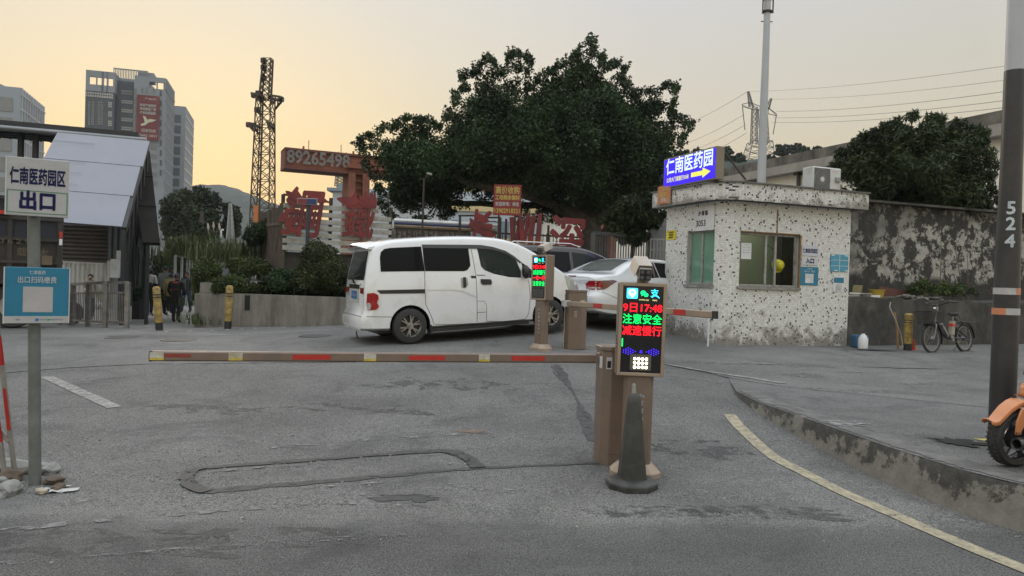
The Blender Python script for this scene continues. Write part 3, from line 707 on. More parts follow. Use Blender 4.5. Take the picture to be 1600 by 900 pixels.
# hanging hard hat and cable in the open window
hp = booth_p(fr(1231, 413)[0], .30, fr(1231, 413)[1] - .02)
hat = thing('hard_hat', 'yellow hard hat hanging in the open booth window', 'hard hat', hp, TH, rot=(math.radians(80), math.radians(15), TH))
yel = mat('yellow plastic', (.55, .50, .02), .3, .05)
mb = MB(); mb.lathe([(0, .13), (.05, .125), (.09, .10), (.115, .05), (.12, 0), (.15, -.01), (.15, -.018), (.115, -.012)], n=24); mb.build('shell', yel, hat, smooth=True)
mb = MB(); mb.lathe([(.1, -.012), (.135, -.03), (.15, -.06), (.10, -.07), (.09, -.03)], n=20); mb.build('strap', blk, hat, smooth=True)
mb = MB(); a = hp; mb.tube([a + Vector((0, 0, .12)), a + Vector((-.02, .05, .3)), a + Vector((-.22, .08, .42)), a + Vector((-.2, .1, .7)), a + Vector((-.1, .1, 1.0))], .012)
tag(mb.build('hanging_cable', blk), 'black cable looping down behind the open booth window', 'cable')
# roof light box
a_, zs0 = fl(1035, 292, .30); b_, zs1 = fl(1117, 283, .30); zt0 = fl(1035, 246, .30)[1]; zt1 = fl(1117, 232, .30)[1]
zt_ = (zt0 + zt1) / 2; zs_ = (zs0 + zs1) / 2
sgn = thing('light_box_sign', 'lit blue light box with yellow arrow on the booth roof', 'sign', booth_p(-.22, (a_ + b_) / 2, zs_), TH)
Lg = abs(a_ - b_); Hh = zt_ - zs_
frm = mat('bronze frame', (.20, .165, .12), .5, .1, 5)
mb = MB(); mb.box(-.06, .12, -Lg/2, Lg/2, 0, Hh); mb.build('case', frm, sgn, bevel=.006)
blue = emit('lit blue acrylic', (.045, .012, .95), .95); lwhite = emit('lit white acrylic', (.80, .98, 1.0), .95); lyel = emit('lit yellow acrylic', (.93, .90, .14), .9)
mb = MB(); mb.box(-.066, -.058, -Lg/2 + .03, Lg/2 - .03, .03, Hh - .03); face = mb.build('face', blue, sgn)
SF = lambda ox, oy, o_=.068: (lambda x, y, k: Vector((-o_ - k, -(x + ox), y + oy)))
text('lettering', '仁南医药园', .36, SF(.0, Hh * .66), lwhite, face, bold=.007, fit=Lg * .88)
text('small_lettering', '公司大门请直行50米', .105, SF(-Lg * .205, Hh * .24), lyel, face, bold=.002, fit=Lg * .44)
mb = MB(); mb.prism([(Lg*.06, -.045), (Lg*.27, -.045), (Lg*.27, -.10), (Lg*.41, 0), (Lg*.27, .10), (Lg*.27, .045), (Lg*.06, .045)], SF(0, Hh * .27, .067), 0, .003); mb.build('arrow', lyel, face)
mb = MB(); dk = mat('dark steel', (.05, .045, .04), .6, .2, 8, metal=.3)
mb.bar((.1, -Lg/2 + .05, Hh - .05), (.55, -Lg/2 - .1, .02), .03); mb.bar((.1, Lg/2 - .05, Hh - .05), (.55, Lg/2 - .15, .02), .03); mb.box(-.02, .08, -Lg/2 + .1, -Lg/2 + .14, -.06, .02); mb.box(-.02, .08, Lg/2 - .34, Lg/2 - .3, -.06, .02)
mb.build('bracket', dk, sgn)
o, F, w_, h = plaque('advert_card', 'weathered orange advert card on the roof edge corner', 'sign', 'L', (1029, 292), (1048, 317), mat('orange card', (.42, .13, .04), .7, .2, 8, dirt=(.4, .3, .2), damt=.6), off=.27)
for i, s in enumerate(('广告招租', '招工热线', '02082')): text('lettering', s, h * .27, lambda x, y, k, i=i: F(x, y + h * (.3 - .3 * i), .014), mat('yellow ink', (.6, .45, .08), .6) if i < 2 else wtxt, o, sx=.8)
# white drain pipe at the booth corner
p = gp(1106, 541, S); mb = MB(); zt_ = at(1107, 497, p.y).z
mb.tube([(p.x, p.y, S(p.x, p.y) - .03), (p.x, p.y, zt_), (p.x + .1, p.y + .14, zt_ + .03)], .02, 10)
tag(mb.build('drain_pipe', white, smooth=True), 'thin white pipe standing against the booth corner', 'pipe')
# air conditioner on the roof
pa = hit(1283, 297, BC + V * .35, V); la = BI @ pa
ac = thing('air_conditioner', 'white air conditioner outdoor unit on the booth roof', 'air conditioner', (pa.x, pa.y, ZR - .06), TH)
kx = 14.9 / FPX; W_, H_ = .74, .52
acm = mat('unit casing', (.55, .56, .55), .5, .06, 3, dirt=(.35, .33, .3), damt=.3)
mb = MB(); mb.box(-W_*.5, W_*.5, -.16, .16, .09, .09 + H_); mb.build('casing', acm, ac, bevel=.02)
mb = MB(); mb.box(-W_*.46, W_*.10, -.166, -.158, .12, .06 + H_); mb.build('fan_recess', mat('dark recess', (.10, .10, .098), .6), ac)
mb = MB(); fc = (-W_*.18, -.17, .09 + H_/2)
for i in range(30):
    a = 2*PI*i/30; mb.bar((fc[0], fc[1], fc[2]), (fc[0] + .21*math.cos(a), fc[1], fc[2] + .21*math.sin(a)), .005)
for r in (.07, .11, .15, .19, .21): mb.tube([(fc[0] + r*math.cos(a), fc[1], fc[2] + r*math.sin(a)) for a in np.linspace(0, 2*PI, 33)], .003, 4, cap=False)
g_ = mb.build('fan_grille', mat('grille grey', (.28, .28, .27), .5), ac)
mb = MB(); mb.lathe([(0, -.178), (.05, -.176), (.055, -.168)], (fc[0], 0, fc[2]), 'y', 20); mb.build('hub', acm, g_)
mb = MB(); mb.box(W_*.28, W_*.44, -.20, -.16, H_*.62, H_*.80); mb.build('valve_cover', mat('grille grey', (.28, .28, .27), .5), ac, bevel=.006)
mb = MB(); mb.tube([(W_*.5, -.08, .3), (W_*.58, -.1, .28), (W_*.6, -.06, .12), (W_*.72, .02, .08), (W_*.5, .3, .03)], .018, 8); mb.tube([(W_*.5, -.02, .2), (W_*.66, -.02, .22), (W_*.78, .02, .2)], .014, 8); mb.build('pipe', mat('pipe lagging', (.22, .22, .21), .8), ac, smooth=True)
mb = MB(); mb.box(-W_*.42, -W_*.36, -.18, .18, 0, .09); mb.box(W_*.36, W_*.42, -.18, .18, 0, .09); mb.build('foot', dk, ac)
text('lettering', '1TON 3.5', .035, lambda x, y, k: Vector((W_*.27 + x, -.162 - k, .09 + H_*.85 + y)), mat('red ink', (.5, .05, .04), .5), ac)
mb = MB()
for (dx, r) in ((-.62, .10), (-.75, .07), (-.5, .06)): rock(mb, booth_p(la.x + dx, la.y - .1, ZR - .03), r, .7, sub=2)
tag(mb.build('rubbish_heap', mat('grey rubbish', (.16, .15, .13), .9, .4, 9)), 'low heap of grey rubbish beside the roof air conditioner', 'rubbish')

# ================================================================== barriers
brown = mat('brown painted steel', (.175, .125, .095), .42, .08, 4, dirt=(.12, .10, .085), damt=.4, dscale=3, coat=.15)
brown2 = mat('light brown steel', (.30, .23, .17), .42, .08, 4, dirt=(.2, .16, .13), damt=.3)
red = mat('red reflective film', (.42, .025, .02), .4, .15, 12); dred = mat('dull red film', (.25, .03, .025), .5, .15, 12)
wfilm = mat('white reflective film', (.5, .49, .44), .5, .25, 20, dirt=(.3, .25, .12), damt=.5, dscale=12)
yfilm = mat('yellow sticker film', (.50, .38, .05), .5, .25, 20)
def chamfer(w, d, c): return [(-w/2 + c, -d/2), (w/2 - c, -d/2), (w/2, -d/2 + c), (w/2, d/2 - c), (w/2 - c, d/2), (-w/2 + c, d/2), (-w/2, d/2 - c), (-w/2, -d/2 + c)]
def barrier(label, base, rz, h, boomL, zb, marks, side=-1, wob=0., boom0=.2):
    t = thing('gate_barrier', label, 'barrier', base, rz, 'boom barriers at the gate')
    mb = MB(); mb.prism(chamfer(.33, .30, .06), lambda x, y, z: (x, y, z), .0, h - .04); c = mb.build('cabinet', brown, t, bevel=.006)
    mb = MB(); mb.prism(chamfer(.345, .315, .06), lambda x, y, z: (x, y, z), h - .04, h); mb.build('lid', brown, t, bevel=.008)
    mb = MB(); mb.box(-.10, .105, -.1535, -.150, .10, h - .10); mb.build('door', brown, t, bevel=.002)
    mb = MB()
    for i in range(4): mb.box(.05, .09, -.1555, -.153, h*.55 + i*.02, h*.55 + i*.02 + .008)
    mb.lathe([(.008, -.157), (.008, -.150)], (.09, 0, h*.5), 'y', 10); mb.build('vent', blk, c)
    # boom along local x
    bx0, bx1 = side * boom0, side * (boom0 + boomL); a, b = min(bx0, bx1), max(bx0, bx1)
    mb = MB(); hh, dd = .040, .024
    pf = [(-dd, -hh + .012), (-dd + .012, -hh), (dd - .012, -hh), (dd, -hh + .012), (dd, hh - .012), (dd - .012, hh), (-dd + .012, hh), (-dd, hh - .012)]
    fb = lambda u, v, w: (w, u - .0 , zb + v + wob * (abs(w) - boom0))
    mb.prism(pf, fb, a, b); bo = mb.build('boom', brown2 if side > 0 else brown, t, smooth=True)
    mb = MB(); mb.prism([(u*1.06, v*1.05) for u, v in pf], fb, (b - .03) if side > 0 else (a - .002), (b + .004) if side > 0 else (a + .02)); mb.build('end_cap', blk, bo)
    for (f0, f1, mm, v0, v1) in marks:
        x0_, x1_ = side * (boom0 + boomL * f0), side * (boom0 + boomL * f1); x0_, x1_ = min(x0_, x1_), max(x0_, x1_)
        mb = MB(); mb.prism([(-dd - .0025, v0), (-dd - .0005, v0), (-dd - .0005, v1), (-dd - .0025, v1)], fb, x0_, x1_); mb.build('reflective_strip', mm, bo)
    mb = MB(); sx_ = side * (boom0 - .02); mb.box(min(0, sx_), max(0, sx_), -.035, .035, zb - .05, zb + .05); mb.build('arm_clamp', brown if side < 0 else white, t, bevel=.006)
    return t
p0 = Vector((.75, 6.45)); p1 = Vector((-2.79, 5.76)); ang = math.atan2(p0.y - p1.y, p0.x - p1.x)
bc = Vector((.75 + .19, 6.45 + .04)); L1 = (p0 - p1).length
def fpx(px):    # fraction along the near boom for a picture x
    k = (px - 800) / FPX; d_ = p1 - p0; return (k * p0.y - p0.x) / (d_.x - k * d_.y)
mk = []
for a, b in ((262, 303), (462, 521), (643, 699), (803, 855)): mk.append((fpx(b), fpx(a), red if a != 262 else dred, -.020 if a != 262 else -.005, .018))
for a, b in ((239, 261), (362, 384), (573, 592), (752, 769)): mk.append((fpx(b), fpx(a), wfilm, -.012, .030)); mk.append((fpx(b), fpx(a), yfilm, -.030, -.0125))
b1 = barrier('brown boom barrier nearest, its long striped arm across the road', (bc.x, bc.y, G(bc.x, bc.y) - .01), ang, 1.02, L1, .905, mk, -1, wob=-.004)
mb = MB(); mb.box(-.172, -.166, -.10, -.03, .83, .93); mb.box(-.15, -.10, -.1565, -.1545, .83, .93); mb.build('sticker', white, b1)
mb = MB(); mb.box(-.142, -.108, -.1575, -.1566, .84, .90); mb.build('sticker_print', blk, b1)
q0 = Vector((.93, 12.45)); q1 = Vector((2.36, 8.6)); ang2 = math.atan2(q1.y - q0.y, q1.x - q0.x); L2 = (q1 - q0).length
def fp2(px):
    k = (px - 800) / FPX; d_ = q1 - q0; return (k * q0.y - q0.x) / (d_.x - k * d_.y)
mk = [(fp2(930), fp2(944), red, -.025, .025), (fp2(1056), fp2(1075), red, -.025, .025), (fp2(981), fp2(992), red, -.025, .025)]
cbx = at(898, 549, 12.75); b2z = G(cbx.x, cbx.y)
b2 = thing('gate_barrier', 'brown boom barrier in front of the white sedan, arm towards the booth', 'barrier', (cbx.x, cbx.y, b2z), 0, 'boom barriers at the gate')
rzb = math.radians(-8)
mb = MB(); mb.M = Matrix.Rotation(rzb, 4, 'Z'); mb.prism(chamfer(.36, .33, .07), lambda x, y, z: (x, y, z), 0, .97); cb2 = mb.build('cabinet', brown, b2, bevel=.006)
mb = MB(); mb.M = Matrix.Rotation(rzb, 4, 'Z'); mb.prism(chamfer(.375, .345, .07), lambda x, y, z: (x, y, z), .97, 1.01); mb.build('lid', brown, b2, bevel=.008)
mb = MB(); mb.M = Matrix.Rotation(rzb, 4, 'Z'); mb.box(-.19, -.181, -.12, .08, .02, .95); mb.box(.08, .16, -.1665, -.165, .80, .84)
for i in range(5): mb.box(-.02, .03, -.1675, -.165, .55 + i * .022, .56 + i * .022)
mb.build('sticker', mat('peeling sticker', (.42, .36, .27), .7, .3, 9), b2)
Bm = Matrix.Translation(Vector((-cbx.x, -cbx.y, -b2z)))
def zb2f(f): # boom height along it
    za = at(882, 474, q0.y).z; zb_ = at(1113, 492, q1.y).z; return za + (zb_ - za) * f
mb = MB(); mb.M = Bm; A = Vector((q0.x, q0.y, zb2f(0))); B = Vector((q1.x, q1.y, zb2f(1))); dv = (B - A).normalized()
mb.bar(A - dv * .12, B, .05, .085); bo2 = mb.build('boom', brown2, b2, bevel=.012)
sdv = dv.cross(Vector((0, 0, 1))).normalized()
if sdv.y > 0: sdv = -sdv
nearside = -sdv if (-sdv).dot(CAM - A) > 0 else sdv
for f0, f1, mm, *_ in mk:
    mb = MB(); mb.M = Bm; P_, Q_ = A.lerp(B, f0), A.lerp(B, f1)
    mb.bar(P_ , Q_, .054, .07); mb.build('reflective_strip', mm, bo2)
mb = MB(); mb.M = Bm; mb.bar(B - dv * .02, B + dv * .025, .056, .09); mb.build('end_cap', blk, bo2)
mb = MB(); mb.M = Bm; mb.bar(A - dv * .14, A + dv * .05, .08, .10); mb.build('arm_clamp', white, b2)

# number plate camera columns
ledbg = mat('display glass', (.012, .012, .014), .15, .05, coat=.3)
def screen_icons(F, w_, h, par, k=1.):
    o_ = .004
    b_ = emit('lit blue icon', (.05, .55, 1), 2.2 * k); wi = emit('lit white icon', (.95, .97, 1), 2.4 * k); gi = emit('lit green icon', (.0, .95, .25), 1.6 * k); ci = emit('lit cyan icon', (.05, .75, 1), 1.8 * k)
    s = w_ * .11; y0_ = h * .415; x0_ = -w_ * .27
    def sq(cx_, cy_, a, b, rr=.25, n=5):
        pts = []
        for (qx, qy, a0) in ((1, 1, 0), (-1, 1, 90), (-1, -1, 180), (1, -1, 270)):
            for i in range(n): t = math.radians(a0 + 90 * i / (n - 1)); pts.append((cx_ + qx * a * (1 - rr) + a * rr * math.cos(t), cy_ + qy * b * (1 - rr) + b * rr * math.sin(t)))
        return pts
    circ = lambda cx_, cy_, r, ry=None, n=16: [(cx_ + r * math.cos(2*PI*i/n), cy_ + (ry or r) * math.sin(2*PI*i/n)) for i in range(n)]
    mb = MB(); mb.prism(sq(x0_, y0_, s * 1.25, s * 1.2), F, o_ * .5, o_); mb.build('parking_icon', b_, par)
    mb = MB(); mb.prism(circ(x0_, y0_ + s * .2, s * .85, s * .75) , F, o_, o_ * 1.3); mb.prism([(x0_ - s * .7, y0_ - s * .1), (x0_, y0_ - s * 1.05), (x0_ + s * .7, y0_ - s * .1)], F, o_, o_ * 1.32); mb.build('pin_mark', wi, par)
    mb = MB(); mb.prism(sq(x0_, y0_ + s * .28, s * .42, s * .25, .5), F, o_ * 1.35, o_ * 1.6); mb.build('car_mark', b_, par)
    mb = MB(); mb.prism(circ(w_ * .02 - s * .2, y0_ + s * .2, s * .62, s * .52), F, o_ * .5, o_); mb.prism(circ(w_ * .02 + s * .45, y0_ - s * .25, s * .52, s * .45), F, o_ * .5, o_ * 1.02); mb.prism([(w_*.02 - s*.5, y0_ - s*.1), (w_*.02 - s*.6, y0_ - s*.6), (w_*.02 - s*.1, y0_ - s*.2)], F, o_ * .5, o_ * .98); mb.build('chat_icon', gi, par)
    text('pay_icon', '支', s * 1.9, lambda x, y, k_: F(x + w_ * .28, y + y0_ + s * .1, o_), ci, par, bold=.001)
    mb = MB(); xx = w_ * .28
    mb.prism([(xx - s*.9, y0_ - s*.5), (xx - s*.5, y0_ - s*.85), (xx + s*.2, y0_ - s*.3), (xx + s*1.1, y0_ - s*1.0), (xx + s*1.15, y0_ - s*.75), (xx + s*.25, y0_ - s*.0), (xx - s*.5, y0_ - s*.6)], F, o_ * .5, o_); mb.build('pay_swoosh', ci, par)
    ye = emit('lit pale label', (.85, .75, .35), .8 * k)
    text('label', 'wechat pay', s * .5, lambda x, y, k_: F(x + w_ * .02, y + y0_ - s * 1.35, o_), ye, par, bold=.0006); text('label', 'alipay', s * .5, lambda x, y, k_: F(x + w_ * .29, y + y0_ - s * 1.35, o_), ye, par, bold=.0006)
def column(label, base, rz, lean, rows, flood, camrz, camtilt, cs=1., zb=.83):
    t = thing('camera_column', label, 'display column', base, rz, 'number plate camera columns with LED displays', rot=(0, lean, rz))
    mb = MB()
    for z0_, z1_, w0, w1 in ((0, .05, .40, .40), (.05, .115, .40, .27)):
        a = chamfer(w0, w0 * .75, w0 * .2); b = chamfer(w1, w1 * .75, w1 * .2)
        mb.add([(x, y, z0_) for x, y in a] + [(x, y, z1_) for x, y in b], [(i, (i+1) % 8, 8 + (i+1) % 8, 8 + i) for i in range(8)] + [tuple(range(8, 16))])
    mb.build('base_plate', brown2, t, bevel=.004)
    mb = MB(); mb.prism(chamfer(.235, .15, .03), lambda x, y, z: (x, y, z), .10, zb + .02); pst = mb.build('post', brown, t, bevel=.004)
    text('arrow_mark', '》', .07, lambda x, y, k_: Vector((-y + .02, -.077, zb - .14 + x)), wtxt, pst, bold=.001)
    for i, ch in enumerate('智慧停车系统'): text('post_lettering', ch, .045, lambda x, y, k_, i=i: Vector((x + .02, -.0775, zb - .22 - i * .065 + y)), wtxt, pst, bold=.001)
    w_, h, dp = .385, .76, .17
    mb = MB(); mb.box(-w_/2, w_/2, -dp/2, dp/2, zb, zb + h); hs = mb.build('housing', brown, t, bevel=.012)
    mb = MB(); e = .030; y_ = -dp/2
    F2 = lambda x, y, k_=0: Vector((x, y_ - .002 - k_, zb + h / 2 + y))
    # raised rim
    mb.box(-w_/2 + .004, -w_/2 + e, y_ - .014, y_, zb + .004, zb + h - .004); mb.box(w_/2 - e, w_/2 - .004, y_ - .014, y_, zb + .004, zb + h - .004)
    mb.box(-w_/2 + e, w_/2 - e, y_ - .014, y_, zb + h - e, zb + h - .004); mb.box(-w_/2 + e, w_/2 - e, y_ - .014, y_, zb + .004, zb + e); mb.build('rim', brown2, hs, bevel=.003)
    sw, sh = w_ - 2 * e, h - 2 * e
    mb = MB(); mb.prism([(-sw/2, -sh/2), (sw/2, -sh/2), (sw/2, sh/2), (-sw/2, sh/2)], F2, 0, .002); sc_ = mb.build('screen', ledbg, t)
    F3 = lambda x, y, k_=0: F2(x, y, k_ + .002)
    screen_icons(F3, sw, sh, sc_)
    rr = emit('lit red diodes', (1, .008, .02), 2.2); gg = emit('lit green diodes', (.0, 1, .16), 1.6); bb = emit('lit blue diodes', (.06, .02, 1), 2.6)
    for i, (s, c_) in enumerate(rows):
        text('red_row' if c_ == 'r' else 'green_row', s, .085, lambda x, y, k_, i=i: F3(x, y + sh * (.245 - .133 * i), .003), rr if c_ == 'r' else gg, sc_, bold=.0010, fit=sw * .96)
    mb = MB(); mb.prism([(-sw*.485, -sh*.16 - .03), (-sw*.455, -sh*.16 - .03), (-sw*.455, -sh*.16 + .035), (-sw*.485, -sh*.16 + .035)], F3, .002, .004)
    if flood: mb.build('green_bar', gg, sc_)
    mb = MB()
    for sg in (-1, 1):
        for i in range(6):
            for j in range(-3, 4):
                rad = 3 - abs(i - 3)
                if abs(j) <= max(0, rad) and (i + j) % 2 == 0:
                    cx_ = sg * (.045 + i * .019); cy_ = -sh * .255 + j * .0085; r = .0045
                    mb.prism([(cx_ + r*math.cos(a), cy_ + r*math.sin(a)) for a in np.linspace(0, 2*PI, 7)[:-1]], F3, .002, .004)
    if flood:
        mb.build('blue_pattern', bb, sc_); text('small_sign', '品', .026, lambda x, y, k_: F3(x, y - sh * .258, .003), bb, sc_)
        mb = MB(); LX, LY = .055, .05
        mb.prism([(-.085, -sh/2 + .02), (.085, -sh/2 + .02), (.085, -sh/2 + .15), (-.085, -sh/2 + .15)], F3, .001, .003); lf = mb.build('lamp_panel', mat('lamp panel', (.09, .085, .07), .4), sc_)
        lw = emit('lit white lamps', (1, .93, .70), 12.)
        for i in range(4):
            for j in range(3):
                mb = MB(); cx_ = (i - 1.5) * .031; cy_ = -sh/2 + .045 + j * .034; mb.prism([(cx_ + .0100*math.cos(a), cy_ + .0100*math.sin(a)) for a in np.linspace(0, 2*PI, 13)[:-1]], F3, .003, .008); mb.build('lamp', lw, lf)
    else:
        mb = MB(); mb.prism([(-sw*.42, -sh*.46), (sw*.42, -sh*.46), (sw*.42, -sh*.28), (-sw*.42, -sh*.28)], F3, .002, .006); mb.build('speaker_panel', mat('dark panel', (.05, .05, .055), .3), sc_)
    mb = MB()
    for i in range(4): mb.box(-w_/2 - .003, -w_/2, -.03, .03, zb + .22 + i*.03, zb + .232 + i*.03)
    mb.build('vent', dk, hs)
    # camera
    ct = zb + h
    cm_ = Matrix.Translation((0, 0, ct + .11)) @ Matrix.Rotation(camrz, 4, 'Z') @ Matrix.Rotation(camtilt, 4, 'X')
    mb = MB(); mb.lathe([(.045, ct - .005), (.045, ct + .03), (.03, ct + .035), (.03, ct + .06)], n=14); nk = mb.build('camera_mount', brown, t, smooth=True)
    mb = MB(); mb.M = cm_; mb.box(-.05, .05, -.13, .14, -.06, .045); cbod = mb.build('camera', mat('camera shell', (.28, .26, .23), .5, .1, 5), nk, bevel=.008)
    mb = MB(); mb.M = cm_
    hp_ = [(-.085, -.03), (-.055, .065), (.055, .065), (.085, -.03), (.079, -.03), (.051, .058), (-.051, .058), (-.079, -.03)]
    mb.prism(hp_, lambda x, z, y: (x, y, z), -.115, .17); mb.build('sun_shield', mat('shield paint', (.36, .31, .26), .5, .12, 6, dirt=(.5, .45, .4), damt=.4), cbod)
    mb = MB(); mb.M = cm_; mb.box(-.045, .045, -.134, -.129, -.055, .035); fc_ = mb.build('camera_front', blk, cbod)
    mb = MB(); mb.M = cm_
    for sx_ in (-.025, .025):
        for sz_ in (-.033, .012): mb.lathe([(0, -.138), (.015, -.137), (.017, -.133)], (sx_, 0, sz_), 'y', 12)
    mb.build('lens', mat('lens ring', (.12, .12, .12), .2), fc_)
    mb = MB(); mb.tube([(.05, .08, ct), (.07, .10, ct + .05), (.04, .1, ct + .09)], .008, 6); mb.build('camera_cable', blk, t)
    return t
cp = gp(993, 744); column('large LED display column behind the dark cone, white lamps lit', (cp.x, cp.y + .05, G(cp.x, cp.y) - .01), math.radians(-3), math.radians(.5),
       (('9日17:48', 'r'), ('注意安全', 'g'), ('减速慢行', 'r')), True, math.radians(3), math.radians(17))
cp = at(845, 546, 12.5); column('smaller-looking LED display column in front of the white van', (cp.x, cp.y, G(cp.x, cp.y) - .01), math.radians(-52), 0,
       (('9日17:48', 'r'), ('减速慢行', 'g'), ('一车一杆', 'r'), ('注意安全', 'g')), False, math.radians(20), math.radians(16), zb=.85)
# traffic cone
cp = gp(990, 766)
cn = thing('traffic_cone', 'dark grimy pyramid traffic cone in front of the display column', 'traffic cone', (cp.x, cp.y + .1, G(cp.x, cp.y)), math.radians(3))
rub = mat('grimy rubber', (.026, .027, .024), .55, .25, 7, dirt=(.065, .066, .06), damt=.45, dscale=5, bmp=.3, bscale=25)
mb = MB()
def ring_(w, c, z): return [(x, y, z) for x, y in chamfer(w, w, c)]
lv = [ring_(.38, .11, 0), ring_(.385, .11, .045), ring_(.34, .10, .062), ring_(.22, .03, .075)]
vs = sum(lv, []); mb.add(vs, [(j*8+i, j*8+(i+1) % 8, (j+1)*8+(i+1) % 8, (j+1)*8+i) for j in range(3) for i in range(8)] + [tuple(range(24, 32))]); mb.build('base', rub, cn, bevel=.01)
mb = MB(); lv = [ring_(.205, .03, .07), ring_(.155, .028, .35), ring_(.10, .022, .66), ring_(.085, .02, .705), ring_(.055, .015, .73)]
vs = sum(lv, []); mb.add(vs, [(j*8+i, j*8+(i+1) % 8, (j+1)*8+(i+1) % 8, (j+1)*8+i) for j in range(4) for i in range(8)] + [tuple(range(32, 40))]); mb.build('body', rub, cn, bevel=.008)
mb = MB(); mb.lathe([(.018, .72), (.016, .76), (.014, .80), (0, .805)], (-.005, 0, 0), n=10); mb.build('knob', mat('worn grey knob', (.25, .25, .23), .6), cn, smooth=True)
# ================================================================== vehicles
rub_t = mat('tyre rubber', (.028, .028, .028), .75, .2, 12, bmp=.3, bscale=30)
blkp = mat('black plastic', (.018, .018, .019), .45, .1, 8); alloy = mat('dull alloy', (.36, .36, .35), .35, .12, 10, metal=.7, dirt=(.12, .11, .10), damt=.5, dscale=12)
chrome = mat('chrome trim', (.55, .55, .55), .15, .05, 4, metal=1.)
dglass = glass('tinted glass', (.006, .006, .007), .05); mglass = glass('light car glass', (.022, .027, .025), .05); sglass = glass('car window glass', (.022, .027, .026), .04, .78)
redl = mat('red lamp plastic', (.30, .008, .010), .12, .1, 8, coat=1.); dredl = mat('dark red lamp plastic', (.09, .006, .008), .12, .1, 8, coat=1.); clearl = mat('clear lamp', (.40, .40, .38), .12, .1, 8, coat=.8)
plate_b = mat('blue plate', (.03, .14, .34), .4, .08, 10)
seam = mat('panel gap', (.035, .035, .035), .8)
def paint(name, col, rough=.28, dirt=None): return mat(name, col, rough, .04, 1.5, coat=.8, dirt=dirt, damt=.25, dscale=1.6)
def interp(tab, x):
    if x <= tab[0][0]: return tab[0][1]
    for (a, b), (c, d_) in zip(tab[:-1], tab[1:]):
        if x <= c:
            t = (x - a) / (c - a); return b + (d_ - b) * t
    return tab[-1][1]
def smooth_tab(tab, n=60):   # Catmull-like resample through cubic Hermite
    xs = [p[0] for p in tab]; ys = [p[1] for p in tab]; out = []
    m = []
    for i in range(len(tab)):
        a, b = max(i-1, 0), min(i+1, len(tab)-1); m.append((ys[b]-ys[a]) / max(xs[b]-xs[a], 1e-6))
    for i in range(len(tab)-1):
        h = xs[i+1] - xs[i]
        for k in range(8):
            t = k / 8; out.append((xs[i] + h*t, ys[i]*(2*t**3-3*t*t+1) + m[i]*h*(t**3-2*t*t+t) + ys[i+1]*(-2*t**3+3*t*t) + m[i+1]*h*(t**3-t*t)))
    out.append(tab[-1]); return out
